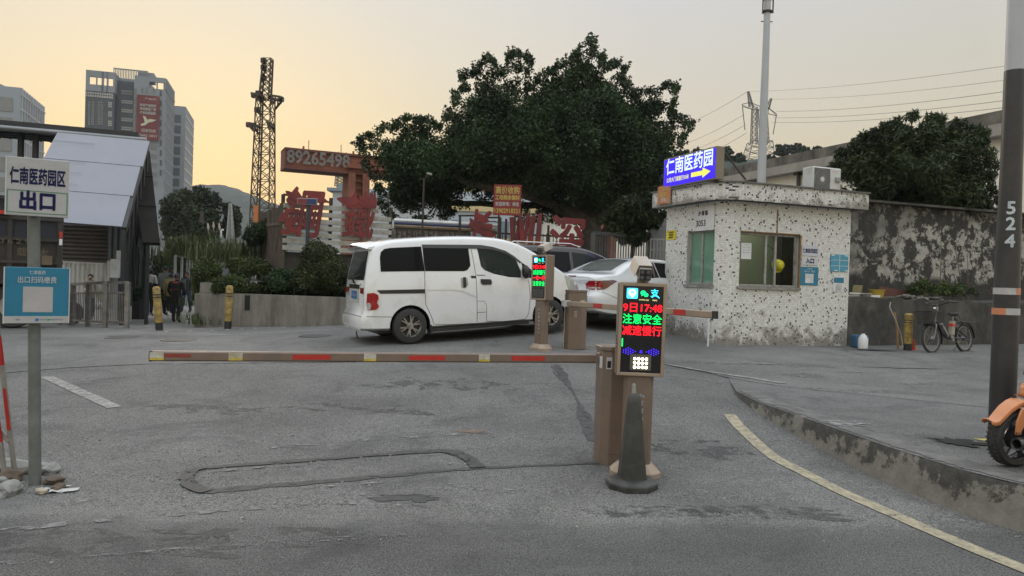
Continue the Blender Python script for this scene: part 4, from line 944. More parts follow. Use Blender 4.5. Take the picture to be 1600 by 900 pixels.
class Car:
    """x from the tail (0) to the nose (L), y across, z up; body lofted from side, plan and section tables"""
    def __init__(c, name, label, cat, loc, yaw, L, top, bot, plan, tum, tail, pm, axles, wr, track, pitch=0., group=None, belt=1.0, nose=None, corner=.10):
        c.L = L; c.t = thing(name, label, cat, loc, 0, group, rot=None); c.W = mw(loc, yaw) @ Matrix.Rotation(-pitch, 4, 'Y')
        c.t.rotation_euler = c.W.to_euler(); c.WI = c.W.inverted(); c.pm = pm
        top, bot, plan, tum = map(smooth_tab, (top, bot, plan, tum)); tail = smooth_tab(tail)
        nose = smooth_tab(nose) if nose else [(0, 0), (3, 0)]
        K, J = 84, 30; mb = MB(); vs = []
        us = [0, .004, .010, .018, .028, .04] + list(np.linspace(.055, .945, K - 12)) + [.96, .972, .982, .99, .996, 1.]
        for u in us:
            x0 = u * L; zt, zb = interp(top, x0), interp(bot, x0); col = []
            zt = max(zt, zb + .2)
            rr = min(corner + .25 * max(0, 1 - abs(zt - 1.0) * 2) * 0, (zt - zb) * .4)
            for j in range(J + 1):
                a = j / J
                if a < .12: z = zb + .03 * (a / .12) ** 2; y = interp(plan, x0) * interp(tum, z) * (.55 + .42 * (a / .12))
                elif a < .72:
                    q = (a - .12) / .60; z = zb + .03 + (zt - rr - zb - .03) * q; y = interp(plan, x0) * interp(tum, z)
                else:
                    q = (a - .72) / .28 * PI / 2; wt = interp(plan, x0) * interp(tum, zt - rr)
                    ex = max(wt - rr * 1.3, 0)
                    y = ex * (1 - max(0, (q / (PI/2)) ** 3)) + rr * 1.3 * math.cos(q); z = zt - rr + rr * math.sin(q)
                    if q > PI/2 - 1e-4: y = 0
                    z += .0
                # tail and nose shaping
                sh = interp(tail, z) * max(0, 1 - u / .16) ** 1.3 - interp(nose, z) * max(0, 1 - (1 - u) / .14) ** 1.3
                col.append((x0 + sh, y, z))
            vs.append(col)
        pts = []; fs = []; R = J + 1
        for col in vs: pts += [(x, -y, z) for x, y, z in col] + [(x, y, z) for x, y, z in col]
        for i in range(len(us) - 1):
            for sd_ in (0, 1):
                for j in range(J):
                    a = i*2*R + sd_*R + j; b = (i+1)*2*R + sd_*R + j; fs.append((a, a+1, b+1, b) if sd_ else (a, b, b+1, a+1))
            a = i*2*R; b = (i+1)*2*R; fs.append((a, a+R, b+R, b))
        e = (len(us)-1)*2*R
        for j in range(J): fs += [(j, j+1, R+j+1, R+j), (e+j, e+R+j, e+R+j+1, e+j+1)]
        mb.add(pts, fs); bm = bmesh.new(); me = bpy.data.meshes.new('tmp'); me.from_pydata(mb.v, [], mb.f); bm.from_mesh(me)
        bmesh.ops.remove_doubles(bm, verts=bm.verts, dist=1e-4); bmesh.ops.recalc_face_normals(bm, faces=bm.faces)
        c.bvh = BVHTree.FromBMesh(bm); bm.to_mesh(me); bm.free(); me.name = 'body'
        me.materials.append(pm); me.materials.append(blkp)
        body = bpy.data.objects.new('body', me); link(body)
        # wheel arches
        cut = MB()
        for ax in axles:
            for s_ in (-1, 1):
                r = wr + .055; n = 28
                cut.lathe([(0, s_*.42), (r, s_*.42), (r, s_*1.2), (0, s_*1.2)], (ax, 0, wr), 'y', n)
        co = cut.build('cut', blkp); co.data.materials.clear(); co.data.materials.append(pm); co.data.materials.append(blkp)
        co.data.polygons.foreach_set('material_index', [1] * len(co.data.polygons))
        md = body.modifiers.new('b', 'BOOLEAN'); md.object = co; md.operation = 'DIFFERENCE'; md.solver = 'EXACT'
        bpy.context.view_layer.update(); dg = bpy.context.evaluated_depsgraph_get()
        m2 = bpy.data.meshes.new_from_object(body.evaluated_get(dg)); body.modifiers.clear(); body.data = m2
        bpy.data.objects.remove(co)
        m2.polygons.foreach_set('use_smooth', [True] * len(m2.polygons))
        try: m2.set_sharp_from_angle(angle=math.radians(42))
        except Exception: pass
        body.parent = c.t; c.body = body
        for k, ax in enumerate(axles):
            for s_ in (-1, 1): c.wheel(ax, s_ * track, wr, s_)
    def cut_window(c, poly, y0=-1.3, y1=1.3, z=None):
        mb = MB(); mb.prism(poly, lambda x, z_, y: (x, y, z_), y0, y1); co = mb.build('cut', blkp); co.data.materials.clear(); co.data.materials.append(c.pm); co.data.materials.append(blkp)
        co.data.polygons.foreach_set('material_index', [1] * len(co.data.polygons)); c.body.parent = None
        md = c.body.modifiers.new('b', 'BOOLEAN'); md.object = co; md.operation = 'DIFFERENCE'; md.solver = 'EXACT'
        bpy.context.view_layer.update(); m2 = bpy.data.meshes.new_from_object(c.body.evaluated_get(bpy.context.evaluated_depsgraph_get()))
        c.body.modifiers.clear(); c.body.data = m2; bpy.data.objects.remove(co); c.body.parent = c.t
        try: m2.set_sharp_from_angle(angle=math.radians(42))
        except Exception: pass
    def wheel(c, x, y, r, s_):
        mb = MB(); w_ = .20
        mb.lathe([(r*.62, -w_/2), (r*.80, -w_/2), (r*.96, -w_/2 + .02), (r, -w_/2 + .05), (r, w_/2 - .05), (r*.96, w_/2 - .02), (r*.80, w_/2), (r*.62, w_/2)], (x, y, r), 'y', 32)
        wh = mb.build('wheel', rub_t, c.t, smooth=True)
        mb = MB(); o_ = y + s_ * .085
        mb.lathe([(r*.66, o_), (r*.64, o_ + s_*.004), (r*.58, o_ - s_*.02), (r*.57, o_ - s_*.06)], (x, 0, r), 'y', 32)
        for i in range(6):
            a = 2*PI*i/6 + .3
            for da in (-.16, .16):
                mb.bar((x + r*.16*math.cos(a), o_ - s_*.012, r + r*.16*math.sin(a)), (x + r*.60*math.cos(a+da), o_ - s_*.010, r + r*.60*math.sin(a+da)), .022, .03, up=(0, 1, 0))
        mb.lathe([(0, o_ - s_*.0), (r*.2, o_ - s_*.004), (r*.22, o_ - s_*.03)], (x, 0, r), 'y', 16)
        mb.build('rim', alloy, wh)
        mb = MB(); mb.lathe([(0, o_ - s_*.05), (r*.58, o_ - s_*.05)], (x, 0, r), 'y', 24); mb.build('spoke_shade_disc', blkp, wh)  # black disc paints the shade behind the spokes
    def cast(c, p, d_, off):
        r = c.bvh.ray_cast(Vector(p), Vector(d_))
        if r[0] is None: return None
        return r[0] + (r[1] if r[1].dot(Vector(d_)) < 0 else -r[1]) * off
    def proj(c, name, poly, m, side='R', off=.004, parent=None, step=.09, thick=0., smooth=True):
        """polygon drawn on the side (x,z) or the rear (y,z) laid onto the body"""
        bm = bmesh.new(); vs = [bm.verts.new((a, b, 0)) for a, b in poly]
        for t in tessellate_polygon([[Vector((a, b, 0)) for a, b in poly]]):
            try: bm.faces.new([vs[i] for i in t])
            except ValueError: pass
        for ax in (0, 1):
            lo, hi = min(p[ax] for p in poly), max(p[ax] for p in poly); k = math.ceil(lo / step)
            while k * step < hi:
                co = [0, 0, 0]; co[ax] = k * step; no = [0, 0, 0]; no[ax] = 1
                bmesh.ops.bisect_plane(bm, geom=bm.verts[:] + bm.edges[:] + bm.faces[:], plane_co=co, plane_no=no, dist=1e-5); k += 1
        bad = []
        for v in bm.verts:
            a, b = v.co.x, v.co.y
            if side in 'RL': s_ = -1 if side == 'R' else 1; q = c.cast((a, s_*3, b), (0, -s_, 0), off)
            elif side == 'B': q = c.cast((-3, a, b), (1, 0, 0), off)
            elif side == 'F': q = c.cast((c.L + 3, a, b), (-1, 0, 0), off)
            else: q = c.cast((a, b, 4), (0, 0, -1), off)
            if q is None: bad.append(v)
            else: v.co = q
        if bad: bmesh.ops.delete(bm, geom=bad, context='VERTS')
        if thick: pass
        me = bpy.data.meshes.new(name); bm.to_mesh(me); bm.free(); me.materials.append(m)
        if smooth: me.polygons.foreach_set('use_smooth', [True] * len(me.polygons))
        return link(bpy.data.objects.new(name, me), parent or c.t)
    def line(c, pts, w=.007, side='R', off=.0025, mb=None):
        """thin groove line along a side polyline"""
        mb = mb if mb is not None else MB(); P = [Vector((a, b)) for a, b in pts]; o_ = []
        for a, b in zip(P[:-1], P[1:]):
            n = max(1, int((b-a).length / .05)); o_ += [a.lerp(b, i/n) for i in range(n)]
        o_.append(P[-1]); vs = []
        for i, p in enumerate(o_):
            t = (o_[min(i+1, len(o_)-1)] - o_[max(i-1, 0)]).normalized(); nn = Vector((-t.y, t.x)) * w / 2
            for s2 in (-1, 1):
                q = p + nn * s2
                if side in 'RL': s_ = -1 if side == 'R' else 1; r = c.cast((q.x, s_*3, q.y), (0, -s_, 0), off)
                else: r = c.cast((-3, q.x, q.y), (1, 0, 0), off)
                vs.append(tuple(r) if r else (q.x, -1, q.y))
        mb.add(vs, [(2*i, 2*i+1, 2*i+3, 2*i+2) for i in range(len(o_)-1)]); return mb
    def side_pt(c, px, py, y):
        o = c.WI @ CAM; d_ = (c.WI.to_3x3() @ ray(px, py)); t = (y - o.y) / d_.y; p = o + d_ * t; return (p.x, p.z)
    def rear_pt(c, px, py, x):
        o = c.WI @ CAM; d_ = (c.WI.to_3x3() @ ray(px, py)); t = (x - o.x) / d_.x; p = o + d_ * t; return (p.y, p.z)

# ---- white van
vy = math.radians(25)
rw = Vector((at(642, 500, 12.9).x, 12.9, 0)); vz = at(642, 536.5, 12.9).z
dirv = Vector((math.cos(vy), math.sin(vy), 0)); nrm = Vector((-math.sin(vy), math.cos(vy), 0))
fwz = at(865, 517.5, 14.05).z; vp = math.atan2(fwz - vz, 2.725)
vloc = rw - dirv * .80 + nrm * .77 - Vector((0, 0, 0)); vloc.z = vz - math.tan(vp) * .8
wpaint = paint('white van paint', (.72, .735, .75), .25, dirt=(.58, .56, .52))
van = Car('van', 'white seven-seat van with dark rear windows, crossing behind the boom', 'van', vloc, vy, 4.40,
  [(0, 1.70), (.12, 1.76), (.4, 1.815), (.9, 1.85), (1.6, 1.865), (2.2, 1.85), (2.7, 1.79), (3.05, 1.67), (3.35, 1.50), (3.6, 1.33), (3.8, 1.20), (3.95, 1.11), (4.12, 1.03), (4.28, .90), (4.36, .76), (4.40, .62)],
  [(0, .26), (.3, .24), (.8, .22), (3.5, .20), (4.2, .22), (4.40, .30)],
  [(0, .70), (.03, .745), (.08, .785), (.18, .82), (.4, .842), (1.0, .850), (3.2, .850), (3.7, .825), (4.0, .76), (4.2, .66), (4.33, .54), (4.40, .42)],
  [(.2, .955), (.32, .985), (.55, 1.0), (.95, 1.0), (1.10, .985), (1.3, .955), (1.5, .92), (1.7, .875), (1.85, .83)],
  [(.2, .02), (.30, -.03), (.42, -.04), (.52, -.02), (.58, .03), (.9, .05), (1.05, .07), (1.3, .12), (1.6, .20), (1.75, .25), (1.9, .27)], wpaint, (.80, 3.525), .308, .755, pitch=vp)
W2 = lambda px, py: van.side_pt(px, py, -.80)
W1 = lambda px, py: van.side_pt(px, py, -.845)
C5 = lambda x, y: (520 + x / 4.706, 360 + y / 4.706)      # the enlarged detail of the van
P2 = lambda L_, f=W2: [f(*C5(*p)) for p in L_]
van.proj('rear_side_window', P2([(350, 200), (358, 160), (385, 136), (430, 128), (655, 118), (672, 300), (352, 304)]), dglass)
van.proj('sliding_door_window', P2([(665, 118), (690, 110), (1000, 112), (1010, 260), (985, 292), (960, 300), (676, 300)]), dglass)
DWP = P2([(1062, 120), (1180, 130), (1280, 165), (1345, 210), (1378, 300), (1376, 345), (1290, 340), (1180, 318), (1110, 290), (1085, 262)])
van.cut_window([(x * .985 + .04, z - .008) for x, z in DWP])
dw = van.proj('driver_window', DWP, glass('clear car glass', (.05, .065, .06), .04, .42)); van.proj('driver_window', DWP, glass('clear car glass far', (.05, .065, .06), .04, .30), 'L')
mb = MB(); wc = Vector((2.93, .36, 1.17)); mb.tube([wc + Vector((.05 * math.sin(a), .17 * math.cos(a), .165 * math.sin(a))) for a in np.linspace(0, 2*PI, 25)], .014, 6, cap=False); mb.bar(wc - Vector((0, .16, 0)), wc + Vector((0, .16, 0)), .03); mb.bar(wc, wc + Vector((.18, 0, -.12)), .05); mb.build('steering_wheel', mat('grey trim', (.09, .09, .09), .6), van.t)
for y_ in (-.38, .38):
    mb = MB(); mb.obox((2.33, y_, 1.28), (.12, .42, .50), Matrix.Rotation(-.18, 3, 'Y')); mb.obox((2.28, y_, 1.56), (.10, .24, .17), Matrix.Rotation(-.1, 3, 'Y')); mb.build('seat', mat('grey seat cloth', (.10, .10, .105), .9), van.t, bevel=.05)
mb = MB(); mb.box(3.02, 3.45, -.60, .60, 1.0, 1.10); mb.box(2.96, 3.06, -.12, .14, 1.02, 1.20); mb.build('dashboard', mat('grey trim', (.09, .09, .09)), van.t, bevel=.03); mb = MB(); mb.box(2.945, 2.958, -.09, .11, 1.07, 1.18); mb.build('dash_screen', mat('dash screen', (.30, .34, .34), .3), van.t)
van.proj('quarter_window', P2([(1385, 235), (1425, 262), (1465, 300), (1470, 352), (1395, 345)]), mglass, off=.003)
tr_ = MB()
van.line(P2([(352, 308), (1000, 303)]), .012, mb=tr_)
rv = van.proj('rain_visor', P2([(660, 104), (1010, 106), (1100, 108), (1180, 122), (1270, 150), (1330, 188), (1390, 240), (1370, 240), (1300, 185), (1240, 160), (1160, 140), (1060, 134), (665, 130)]), mat('smoked visor', (.012, .012, .013), .15, coat=.6), off=.014)
mb = MB()
van.line(P2([(672, 118), (678, 300), (676, 440), (682, 545), (710, 600), (735, 660), (742, 690), (850, 693), (1050, 683), (1062, 670), (1058, 480), (1052, 330), (1040, 220), (1028, 138)], W1), .009, mb=mb)
van.line(P2([(1062, 672), (1060, 605), (1130, 600), (1130, 668), (1250, 670), (1420, 652), (1440, 610), (1450, 500), (1446, 420), (1435, 360)], W1), .009, mb=mb)
van.line(P2([(1062, 520), (1110, 520), (1128, 545), (1130, 600)], W1), .006, mb=mb)
van.line(P2([(256, 635), (440, 637)], W1), .009, mb=mb)
van.line(P2([(1360, 120), (1380, 345)], W2), .001, mb=mb)
mb.build('door_seam', seam, van.body, fix=False)
van.proj('slide_rail', P2([(325, 440), (676, 432), (676, 462), (352, 466)], W1), blkp, off=.008)
hd = van.proj('door_handle', P2([(1085, 358), (1160, 360), (1168, 378), (1165, 398), (1100, 400), (1085, 385)], W1), blkp, off=.012)
van.proj('door_handle', P2([(956, 345), (976, 343), (980, 418), (958, 420)], W1), blkp, off=.014)
van.proj('handle_recess', P2([(940, 350), (990, 348), (994, 400), (970, 425), (944, 420)], W1), mat('recess grey', (.33, .33, .33), .5), off=.004)
van.proj('sticker', P2([(1016, 333), (1055, 335), (1055, 352), (1018, 352)], W1), blkp, off=.004); van.proj('sticker', P2([(1058, 325), (1122, 327), (1120, 333), (1060, 332)], W1), mat('brown sticker', (.16, .12, .10), .5), off=.004)
van.proj('crease_shade', P2([(680, 435), (900, 432), (960, 440), (1055, 485), (1052, 492), (955, 452), (890, 440), (680, 443)], W1), mat('crease shade paint', (.60, .615, .62), .35, .03, 2, coat=.4), off=.006)  # greyer strip paints the shade along the side crease
tl = van.proj('tail_light', P2([(258, 465), (300, 458), (330, 475), (334, 500), (322, 530), (336, 560), (318, 582), (262, 590), (255, 540)], W2), redl, off=.012)
van.proj('reversing_lamp', P2([(258, 535), (275, 533), (284, 555), (276, 585), (260, 588)], W2), clearl, off=.016, parent=tl)
# sill shadow put in as black strips, and mud flap
mb = MB(); mb.box(1.15, 3.1, -.80, -.70, .17, .235); mb.box(1.15, 3.1, .70, .80, .17, .235); mb.build('sill_shadow_strip', blkp, van.t)
# rear: window, badge, plate, lamp, wiper, spoiler, bumper
RB = lambda pts, x=.10: [van.rear_pt(*C5(*p), x) for p in pts]
yz = lambda pts: pts
van.proj('rear_window', [(-.60, 1.13), (-.62, 1.24), (-.54, 1.60), (-.48, 1.63), (.48, 1.63), (.54, 1.60), (.62, 1.24), (.60, 1.13)], mglass, 'B', .006)
van.proj('tail_light', [(-.68, .90), (-.68, 1.00), (-.44, 1.0), (-.44, .91)], redl, 'B', .010)
van.proj('tail_light', [(.68, .90), (.68, 1.00), (.44, 1.0), (.44, .91)], redl, 'B', .010)
van.proj('plate_garnish', [(-.40, .98), (.40, .98), (.40, 1.05), (-.40, 1.05)], chrome, 'B', .016)
pr = van.proj('number_plate', [(-.22, .80), (.22, .80), (.22, .94), (-.22, .94)], plate_b, 'B', .012)
xr = van.cast((-3, 0, .87), (1, 0, 0), .015); text('plate_lettering', '粤B·3K61N', .085, lambda x, y, k: Vector((xr.x, -x, .87 + y)), wtxt, pr, bold=.001, fit=.38)
van.proj('plate_recess', [(-.32, .74), (.32, .74), (.32, .97), (-.32, .97)], mat('recess white', (.45, .46, .46), .4), 'B', .006)
bz = van.cast((-3, 0, 1.10), (1, 0, 0), .01)
mb = MB(); mb.lathe([(.050, .0), (.062, .006), (.050, .012), (.046, .0)], (0, 0, 0), 'x', 24); mb.box(-.004, .008, -.075, .075, -.011, .011); o = mb.build('badge', chrome, van.t); o.location = (bz.x - .01, 0, 1.085)
bz = van.cast((-3, -.4, 1.10), (1, 0, 0), .01); text('model_lettering', '200', .05, lambda x, y, k: Vector((bz.x - .004, -(x + .42), 1.06 + y)), chrome, van.t, bold=.002)
mb = MB(); p = van.cast((-3, .1, 1.16), (1, 0, 0), .03); q = van.cast((-3, -.38, 1.22), (1, 0, 0), .03); mb.tube([p + Vector((0, 0, -.06)), p, q], .010, 6); mb.lathe([(.03, 0), (.03, .03), (0, .04)], p + Vector((-.01, 0, -.06)), 'x', 10); mb.build('wiper', blkp, van.t)
mb = MB()
ss = []
for y in np.linspace(-.66, .66, 15):
    zz_ = 1.80 - .10 * (y / .66) ** 2 * .9; ss.append([( .36, y, zz_ + .012), (.06 + .25*abs(y/.66)**3*.5, y, zz_ - .02), (.02 + .25*abs(y/.66)**3*.5, y, zz_ - .045), (.07 + .25*abs(y/.66)**3*.5, y, zz_ - .055), (.28, y, zz_ - .075)])
vs = sum(ss, []); mb.add(vs, [(i*5+k, (i+1)*5+k, (i+1)*5+(k+1) % 5, i*5+(k+1) % 5) for i in range(14) for k in range(5)] + [(0, 1, 2, 3, 4), (70, 74, 73, 72, 71)]); spo = mb.build('spoiler', wpaint, van.t, smooth=True)
mb = MB(); mb.box(.01, .05, -.05, .05, 1.712, 1.74); mb.build('brake_lamp', redl, spo)
mb = MB(); van.line([(-.70, .44), (-.68, .52), (.68, .52), (.70, .44)], .010, 'B', mb=mb); van.line([(-.66, .52), (-.655, 1.05), (-.60, 1.55)], .009, 'B', mb=mb); van.line([(.66, .52), (.655, 1.05), (.60, 1.55)], .009, 'B', mb=mb); mb.build('tailgate_seam', seam, van.body, fix=False)
mb = MB(); mb.tube([(.02, -.2, .28), (.0, -.2, .20)], .006, 6); mb.tube([(.0, -.2, .22), (.02, -.21, .10)], .012, 6); mb.build('exhaust', blkp, van.t)
mb = MB(); mb.box(.25, 4.0, -.62, .62, .20, .34); mb.build('underbody', blkp, van.t)
# mirror, headlight, grille, windscreen
mp = Vector((*W1(*C5(1405, 305)), 0)); mp = Vector((mp.x, -.93, mp.y))
mb = MB(); mb.lathe([(0, -.06), (.07, -.055), (.10, -.02), (.10, .02), (.075, .05), (0, .06)], (0, 0, 0), 'x', 18); mb.bar((0, .03, -.02), (.02, .14, -.05), .05, .04)
o = mb.build('door_mirror', blkp, van.t, smooth=True); o.location = mp; o.scale = (1, .8, 1.25)
van.proj('windscreen', [(3.00, -.62), (3.62, -.66), (3.80, -.5), (3.86, 0), (3.80, .5), (3.62, .66), (3.00, .62), (2.93, 0)], mglass, 'T', .004)
van.proj('headlight', [(3.98, .78), (4.12, .72), (4.30, .66), (4.33, .76), (4.22, .90), (4.05, 1.0), (3.90, 1.04)], clearl, 'R', .008)
van.proj('headlight', [(3.98, .78), (4.12, .72), (4.30, .66), (4.33, .76), (4.22, .90), (4.05, 1.0), (3.90, 1.04)], clearl, 'L', .008)
van.proj('grille', [(-.4, .62), (.4, .62), (.4, .80), (-.4, .80)], blkp, 'F', .008)
van.proj('bumper_intake', [(-.5, .32), (.5, .32), (.5, .48), (-.5, .48)], blkp, 'F', .008)
for a in (-.745, .745):
    mb = MB(); mb.box(1.16, 1.19, a - .1, a + .1, .14, .30); mb.build('mud_flap', blkp, van.t)

# ---- silver-white sedan behind
sy = math.radians(42)
sdir = Vector((math.cos(sy), math.sin(sy), 0)); sp_ = at(890, 433, 15.4); sp_.z = .70
spaint = paint('silver white paint', (.64, .66, .68), .22)
sed = Car('sedan', 'silver-white sedan seen from behind between the van and the booth', 'car', sp_, sy, 4.60,
  [(0, 1.02), (.10, 1.075), (.35, 1.10), (.62, 1.13), (.95, 1.26), (1.25, 1.375), (1.6, 1.45), (2.1, 1.47), (2.6, 1.44), (3.0, 1.30), (3.35, 1.10), (3.6, 1.00), (4.1, .92), (4.4, .82), (4.55, .70), (4.60, .58)],
  [(0, .30), (.3, .24), (.9, .20), (3.7, .20), (4.3, .22), (4.60, .28)],
  [(0, .66), (.04, .72), (.12, .78), (.3, .84), (.7, .89), (1.6, .90), (3.2, .90), (3.9, .86), (4.3, .74), (4.5, .58), (4.60, .42)],
  [(.2, .93), (.3, .97), (.5, 1.0), (.75, 1.0), (.92, .98), (1.05, .90), (1.2, .81), (1.4, .70), (1.5, .64)],
  [(.2, .10), (.30, .03), (.45, -.01), (.62, .0), (.7, .06), (.85, .08), (1.0, .05), (1.1, .07), (1.5, .1)], spaint, (1.0, 3.66), .325, .77)
C2 = lambda x, y: (780 + x / 4.444, 370 + y / 4.444)
S1 = lambda pts: [sed.side_pt(*C2(*p), -.80) for p in pts]
S2 = lambda pts: [sed.side_pt(*C2(*p), -.66) for p in pts]
sed.proj('rear_window', [(.72, -.50), (1.34, -.46), (1.42, 0), (1.34, .46), (.72, .50), (.62, 0)], mat('grey glass', (.14, .15, .145), .1, .08, 2, coat=.6), 'T', .004)
sed.proj('side_window', [(1.18, 1.06), (1.42, 1.27), (1.75, 1.35), (1.92, 1.36), (1.95, 1.04), (1.4, 1.01)], dglass, 'R', .004)
sed.proj('side_window', [(1.98, 1.04), (1.96, 1.365), (2.4, 1.35), (2.75, 1.24), (3.05, 1.06), (3.0, 1.02)], dglass, 'R', .004)
sed.proj('side_window', [(1.12, 1.02), (1.42, 1.27), (1.75, 1.35), (2.4, 1.35), (2.75, 1.24), (3.05, 1.06), (3.0, 1.02)], dglass, 'L', .004)
sed.proj('windscreen', [(2.75, -.5), (3.25, -.62), (3.3, 0), (3.25, .62), (2.75, .5), (2.68, 0)], dglass, 'T', .004)
# lamps across the tail corner
def wrap(car, name, pts_b, pts_s, m, side='R', off=.008):
    a = car.proj(name, pts_b, m, 'B', off)
    b = car.proj(name, pts_s, m, side, off); return a
sed.proj('tail_light', [(-.80, .78), (-.74, .93), (-.50, .93), (-.38, .86), (-.42, .76), (-.62, .74)], redl, 'B', .009)
sed.proj('tail_light', [(.08, .74), (.02, .80), (.02, .92), (.20, .94), (.42, .95), (.50, .93), (.36, .86), (.2, .76)], dredl, 'R', .010)
sed.proj('tail_light', [(.80, .78), (.74, .93), (.50, .93), (.38, .86), (.42, .76), (.62, .74)], redl, 'B', .009)
sed.proj('lamp_trim', [(-.74, .775), (-.45, .765), (-.45, .785), (-.74, .80)], clearl, 'B', .013)
pl = sed.proj('number_plate', [(-.22, .58), (.22, .58), (.22, .73), (-.22, .73)], plate_b, 'B', .010)
xr2 = sed.cast((-3, 0, .655), (1, 0, 0), .016); text('plate_lettering', '粤B·6G35M', .10, lambda x, y, k: Vector((xr2.x - .012, -x, .655 + y)), wtxt, pl, bold=.001, fit=.40)
bz = sed.cast((-3, 0, .86), (1, 0, 0), .01)
mb = MB(); mb.prism([(-.075, -.012), (-.03, -.012), (-.03, -.026), (.03, -.026), (.03, -.012), (.075, -.012), (.085, .014), (.03, .014), (.03, .028), (-.03, .028), (-.03, .014), (-.065, .014)], lambda a, b, k: (bz.x - .004 - k, -a, .87 + b), 0, .012); mb.build('badge', mat('gold badge', (.45, .30, .06), .3, metal=.6), sed.t)
sed.proj('brake_lamp', [(-.14, 1.0), (.14, 1.0), (.14, 1.022), (-.14, 1.022)], dredl, 'B', .006)
mb = MB(); sed.line([(-.52, .50), (-.50, .76), (-.48, .95), (-.44, 1.04)], .008, 'B', mb=mb); sed.line([(.52, .50), (.50, .76), (.48, .95), (.44, 1.04)], .008, 'B', mb=mb); sed.line([(-.52, .50), (.52, .50)], .008, 'B', mb=mb)
sed.line([(.10, .72), (.45, .60), (.62, .52)], .007, 'R', mb=mb); sed.line([(1.35, .35), (1.30, .80), (1.18, 1.03)], .008, 'R', mb=mb)
sed.line([(.62, .84), (.86, .84), (.90, .80), (.88, .72), (.64, .72), (.60, .78), (.62, .84)], .006, 'R', mb=mb); mb.build('panel_seam', seam, sed.body, fix=False)
sed.proj('chrome_strip', [(.5, .255), (3.2, .255), (3.2, .27), (.5, .27)], blkp, 'R', .004)
mb = MB(); mb.box(.2, 4.2, -.66, .66, .18, .32); mb.box(.02, .08, -.5, .5, .28, .38); mb.build('underbody', blkp, sed.t)

# ---- dark estate car beyond the van
ky = math.radians(14)
kp = at(742, 440, 17.4); kp.z = G(kp.x + 1.5, 17.6) + .0
kpaint = paint('black cherry paint', (.018, .012, .013), .2)
suv = Car('dark_car', 'black people carrier half hidden behind the white van', 'car', kp, ky, 4.75,
  [(0, 1.25), (.15, 1.50), (.4, 1.62), (1.0, 1.68), (1.8, 1.69), (2.4, 1.66), (2.8, 1.54), (3.2, 1.34), (3.55, 1.14), (3.75, 1.05), (4.2, .97), (4.55, .84), (4.75, .65)],
  [(0, .32), (.5, .24), (4.2, .22), (4.75, .32)],
  [(0, .74), (.08, .82), (.3, .88), (1.0, .90), (3.4, .90), (4.0, .86), (4.4, .74), (4.65, .58), (4.75, .45)],
  [(.2, .94), (.4, 1.0), (.9, 1.0), (1.05, .96), (1.3, .88), (1.6, .78), (1.7, .75)],
  [(.3, .05), (.5, 0), (1.0, .02), (1.3, .10), (1.6, .2)], kpaint, (.95, 3.75), .34, .78)
suv.proj('side_window', [(.35, 1.08), (.45, 1.45), (1.2, 1.52), (2.05, 1.52), (2.08, 1.06)], dglass, 'R', .004)
suv.proj('side_window', [(2.14, 1.06), (2.12, 1.52), (2.45, 1.49), (2.9, 1.30), (3.25, 1.08), (3.2, 1.04)], mglass, 'R', .004)
suv.proj('windscreen', [(2.7, -.55), (3.45, -.65), (3.5, 0), (3.45, .65), (2.7, .55), (2.6, 0)], mglass, 'T', .004)
mb = MB()
suv.line([(2.10, .3), (2.10, 1.5)], .009, mb=mb); mb.build('door_seam', blkp, suv.body, fix=False)
mb = MB(); 
for s_ in (-1, 1): mb.tube([(.6, s_*.66, 1.66), (.75, s_*.66, 1.72), (2.1, s_*.66, 1.72), (2.3, s_*.66, 1.66)], .014, 8)
mb.build('roof_rail', chrome, suv.t)

# ================================================================== electric bicycle
bk0 = gp(1457, 551, S); bk1 = gp(1516, 552, S)
bx = (bk1 - bk0); bdir = Vector((bx.x, bx.y, 0)).normalized()
# wheel base 1.12 m; front wheel at the left
wbp = 1.08; byaw = math.radians(16)
bk = thing('electric_bicycle', 'black electric bicycle with front basket parked against the stained wall', 'bicycle', (0, 0, 0), 0)
bf = at(1456, 550, 14.55); bk.location = (bf.x, bf.y, S(bf.x, bf.y)); byr = at(1515, 550, 15.0)
byaw = math.atan2(byr.y - bf.y, byr.x - bf.x)
bk.rotation_euler = (math.radians(-5), 0, math.radians(28))
bblk = mat('black bicycle paint', (.02, .02, .022), .35, .1, 6, coat=.4); bchr = mat('bicycle chrome', (.22, .22, .22), .3, .1, 6, metal=.8)
def bwheel(x, r, name='wheel'):
    mb = MB(); mb.tube([(x + r*math.cos(a), 0, r + r*math.sin(a)) for a in np.linspace(0, 2*PI, 37)], .024, 8, cap=False); wh = mb.build(name, rub_t, bk, smooth=True)
    mb = MB(); mb.tube([(x + (r-.035)*math.cos(a), 0, r + (r-.035)*math.sin(a)) for a in np.linspace(0, 2*PI, 37)], .012, 6, cap=False); mb.build('rim', mat('pale rim', (.19, .185, .17), .4, .1, 8), wh)
    mb = MB(); mb.lathe([(.0, -.05), (.035, -.045), (.05, -.03), (.05, .03), (.035, .045), (0, .05)], (x, 0, r), 'y', 14)
    for i in range(18):
        a = 2*PI*i/18; mb.tube([(x + .04*math.cos(a), .03*(-1)**i, r + .04*math.sin(a)), (x + (r-.04)*math.cos(a+.2), 0, r + (r-.04)*math.sin(a+.2))], .0018, 3, cap=False)
    mb.build('spokes', bchr, wh)
r_ = .27; bwheel(.0, r_); bwheel(1.08, r_)
mb = MB(); hd_ = Vector((.20, 0, .72))
for s_ in (-1, 1): mb.tube([(0, s_*.05, r_), (.10, s_*.045, .50), (.14, s_*.03, .56)], .016, 8)
mb.tube([(.14, 0, .56), hd_, (.25, 0, .86), (.24, 0, .95)], .018, 8); mb.build('fork', bchr, bk, smooth=True)
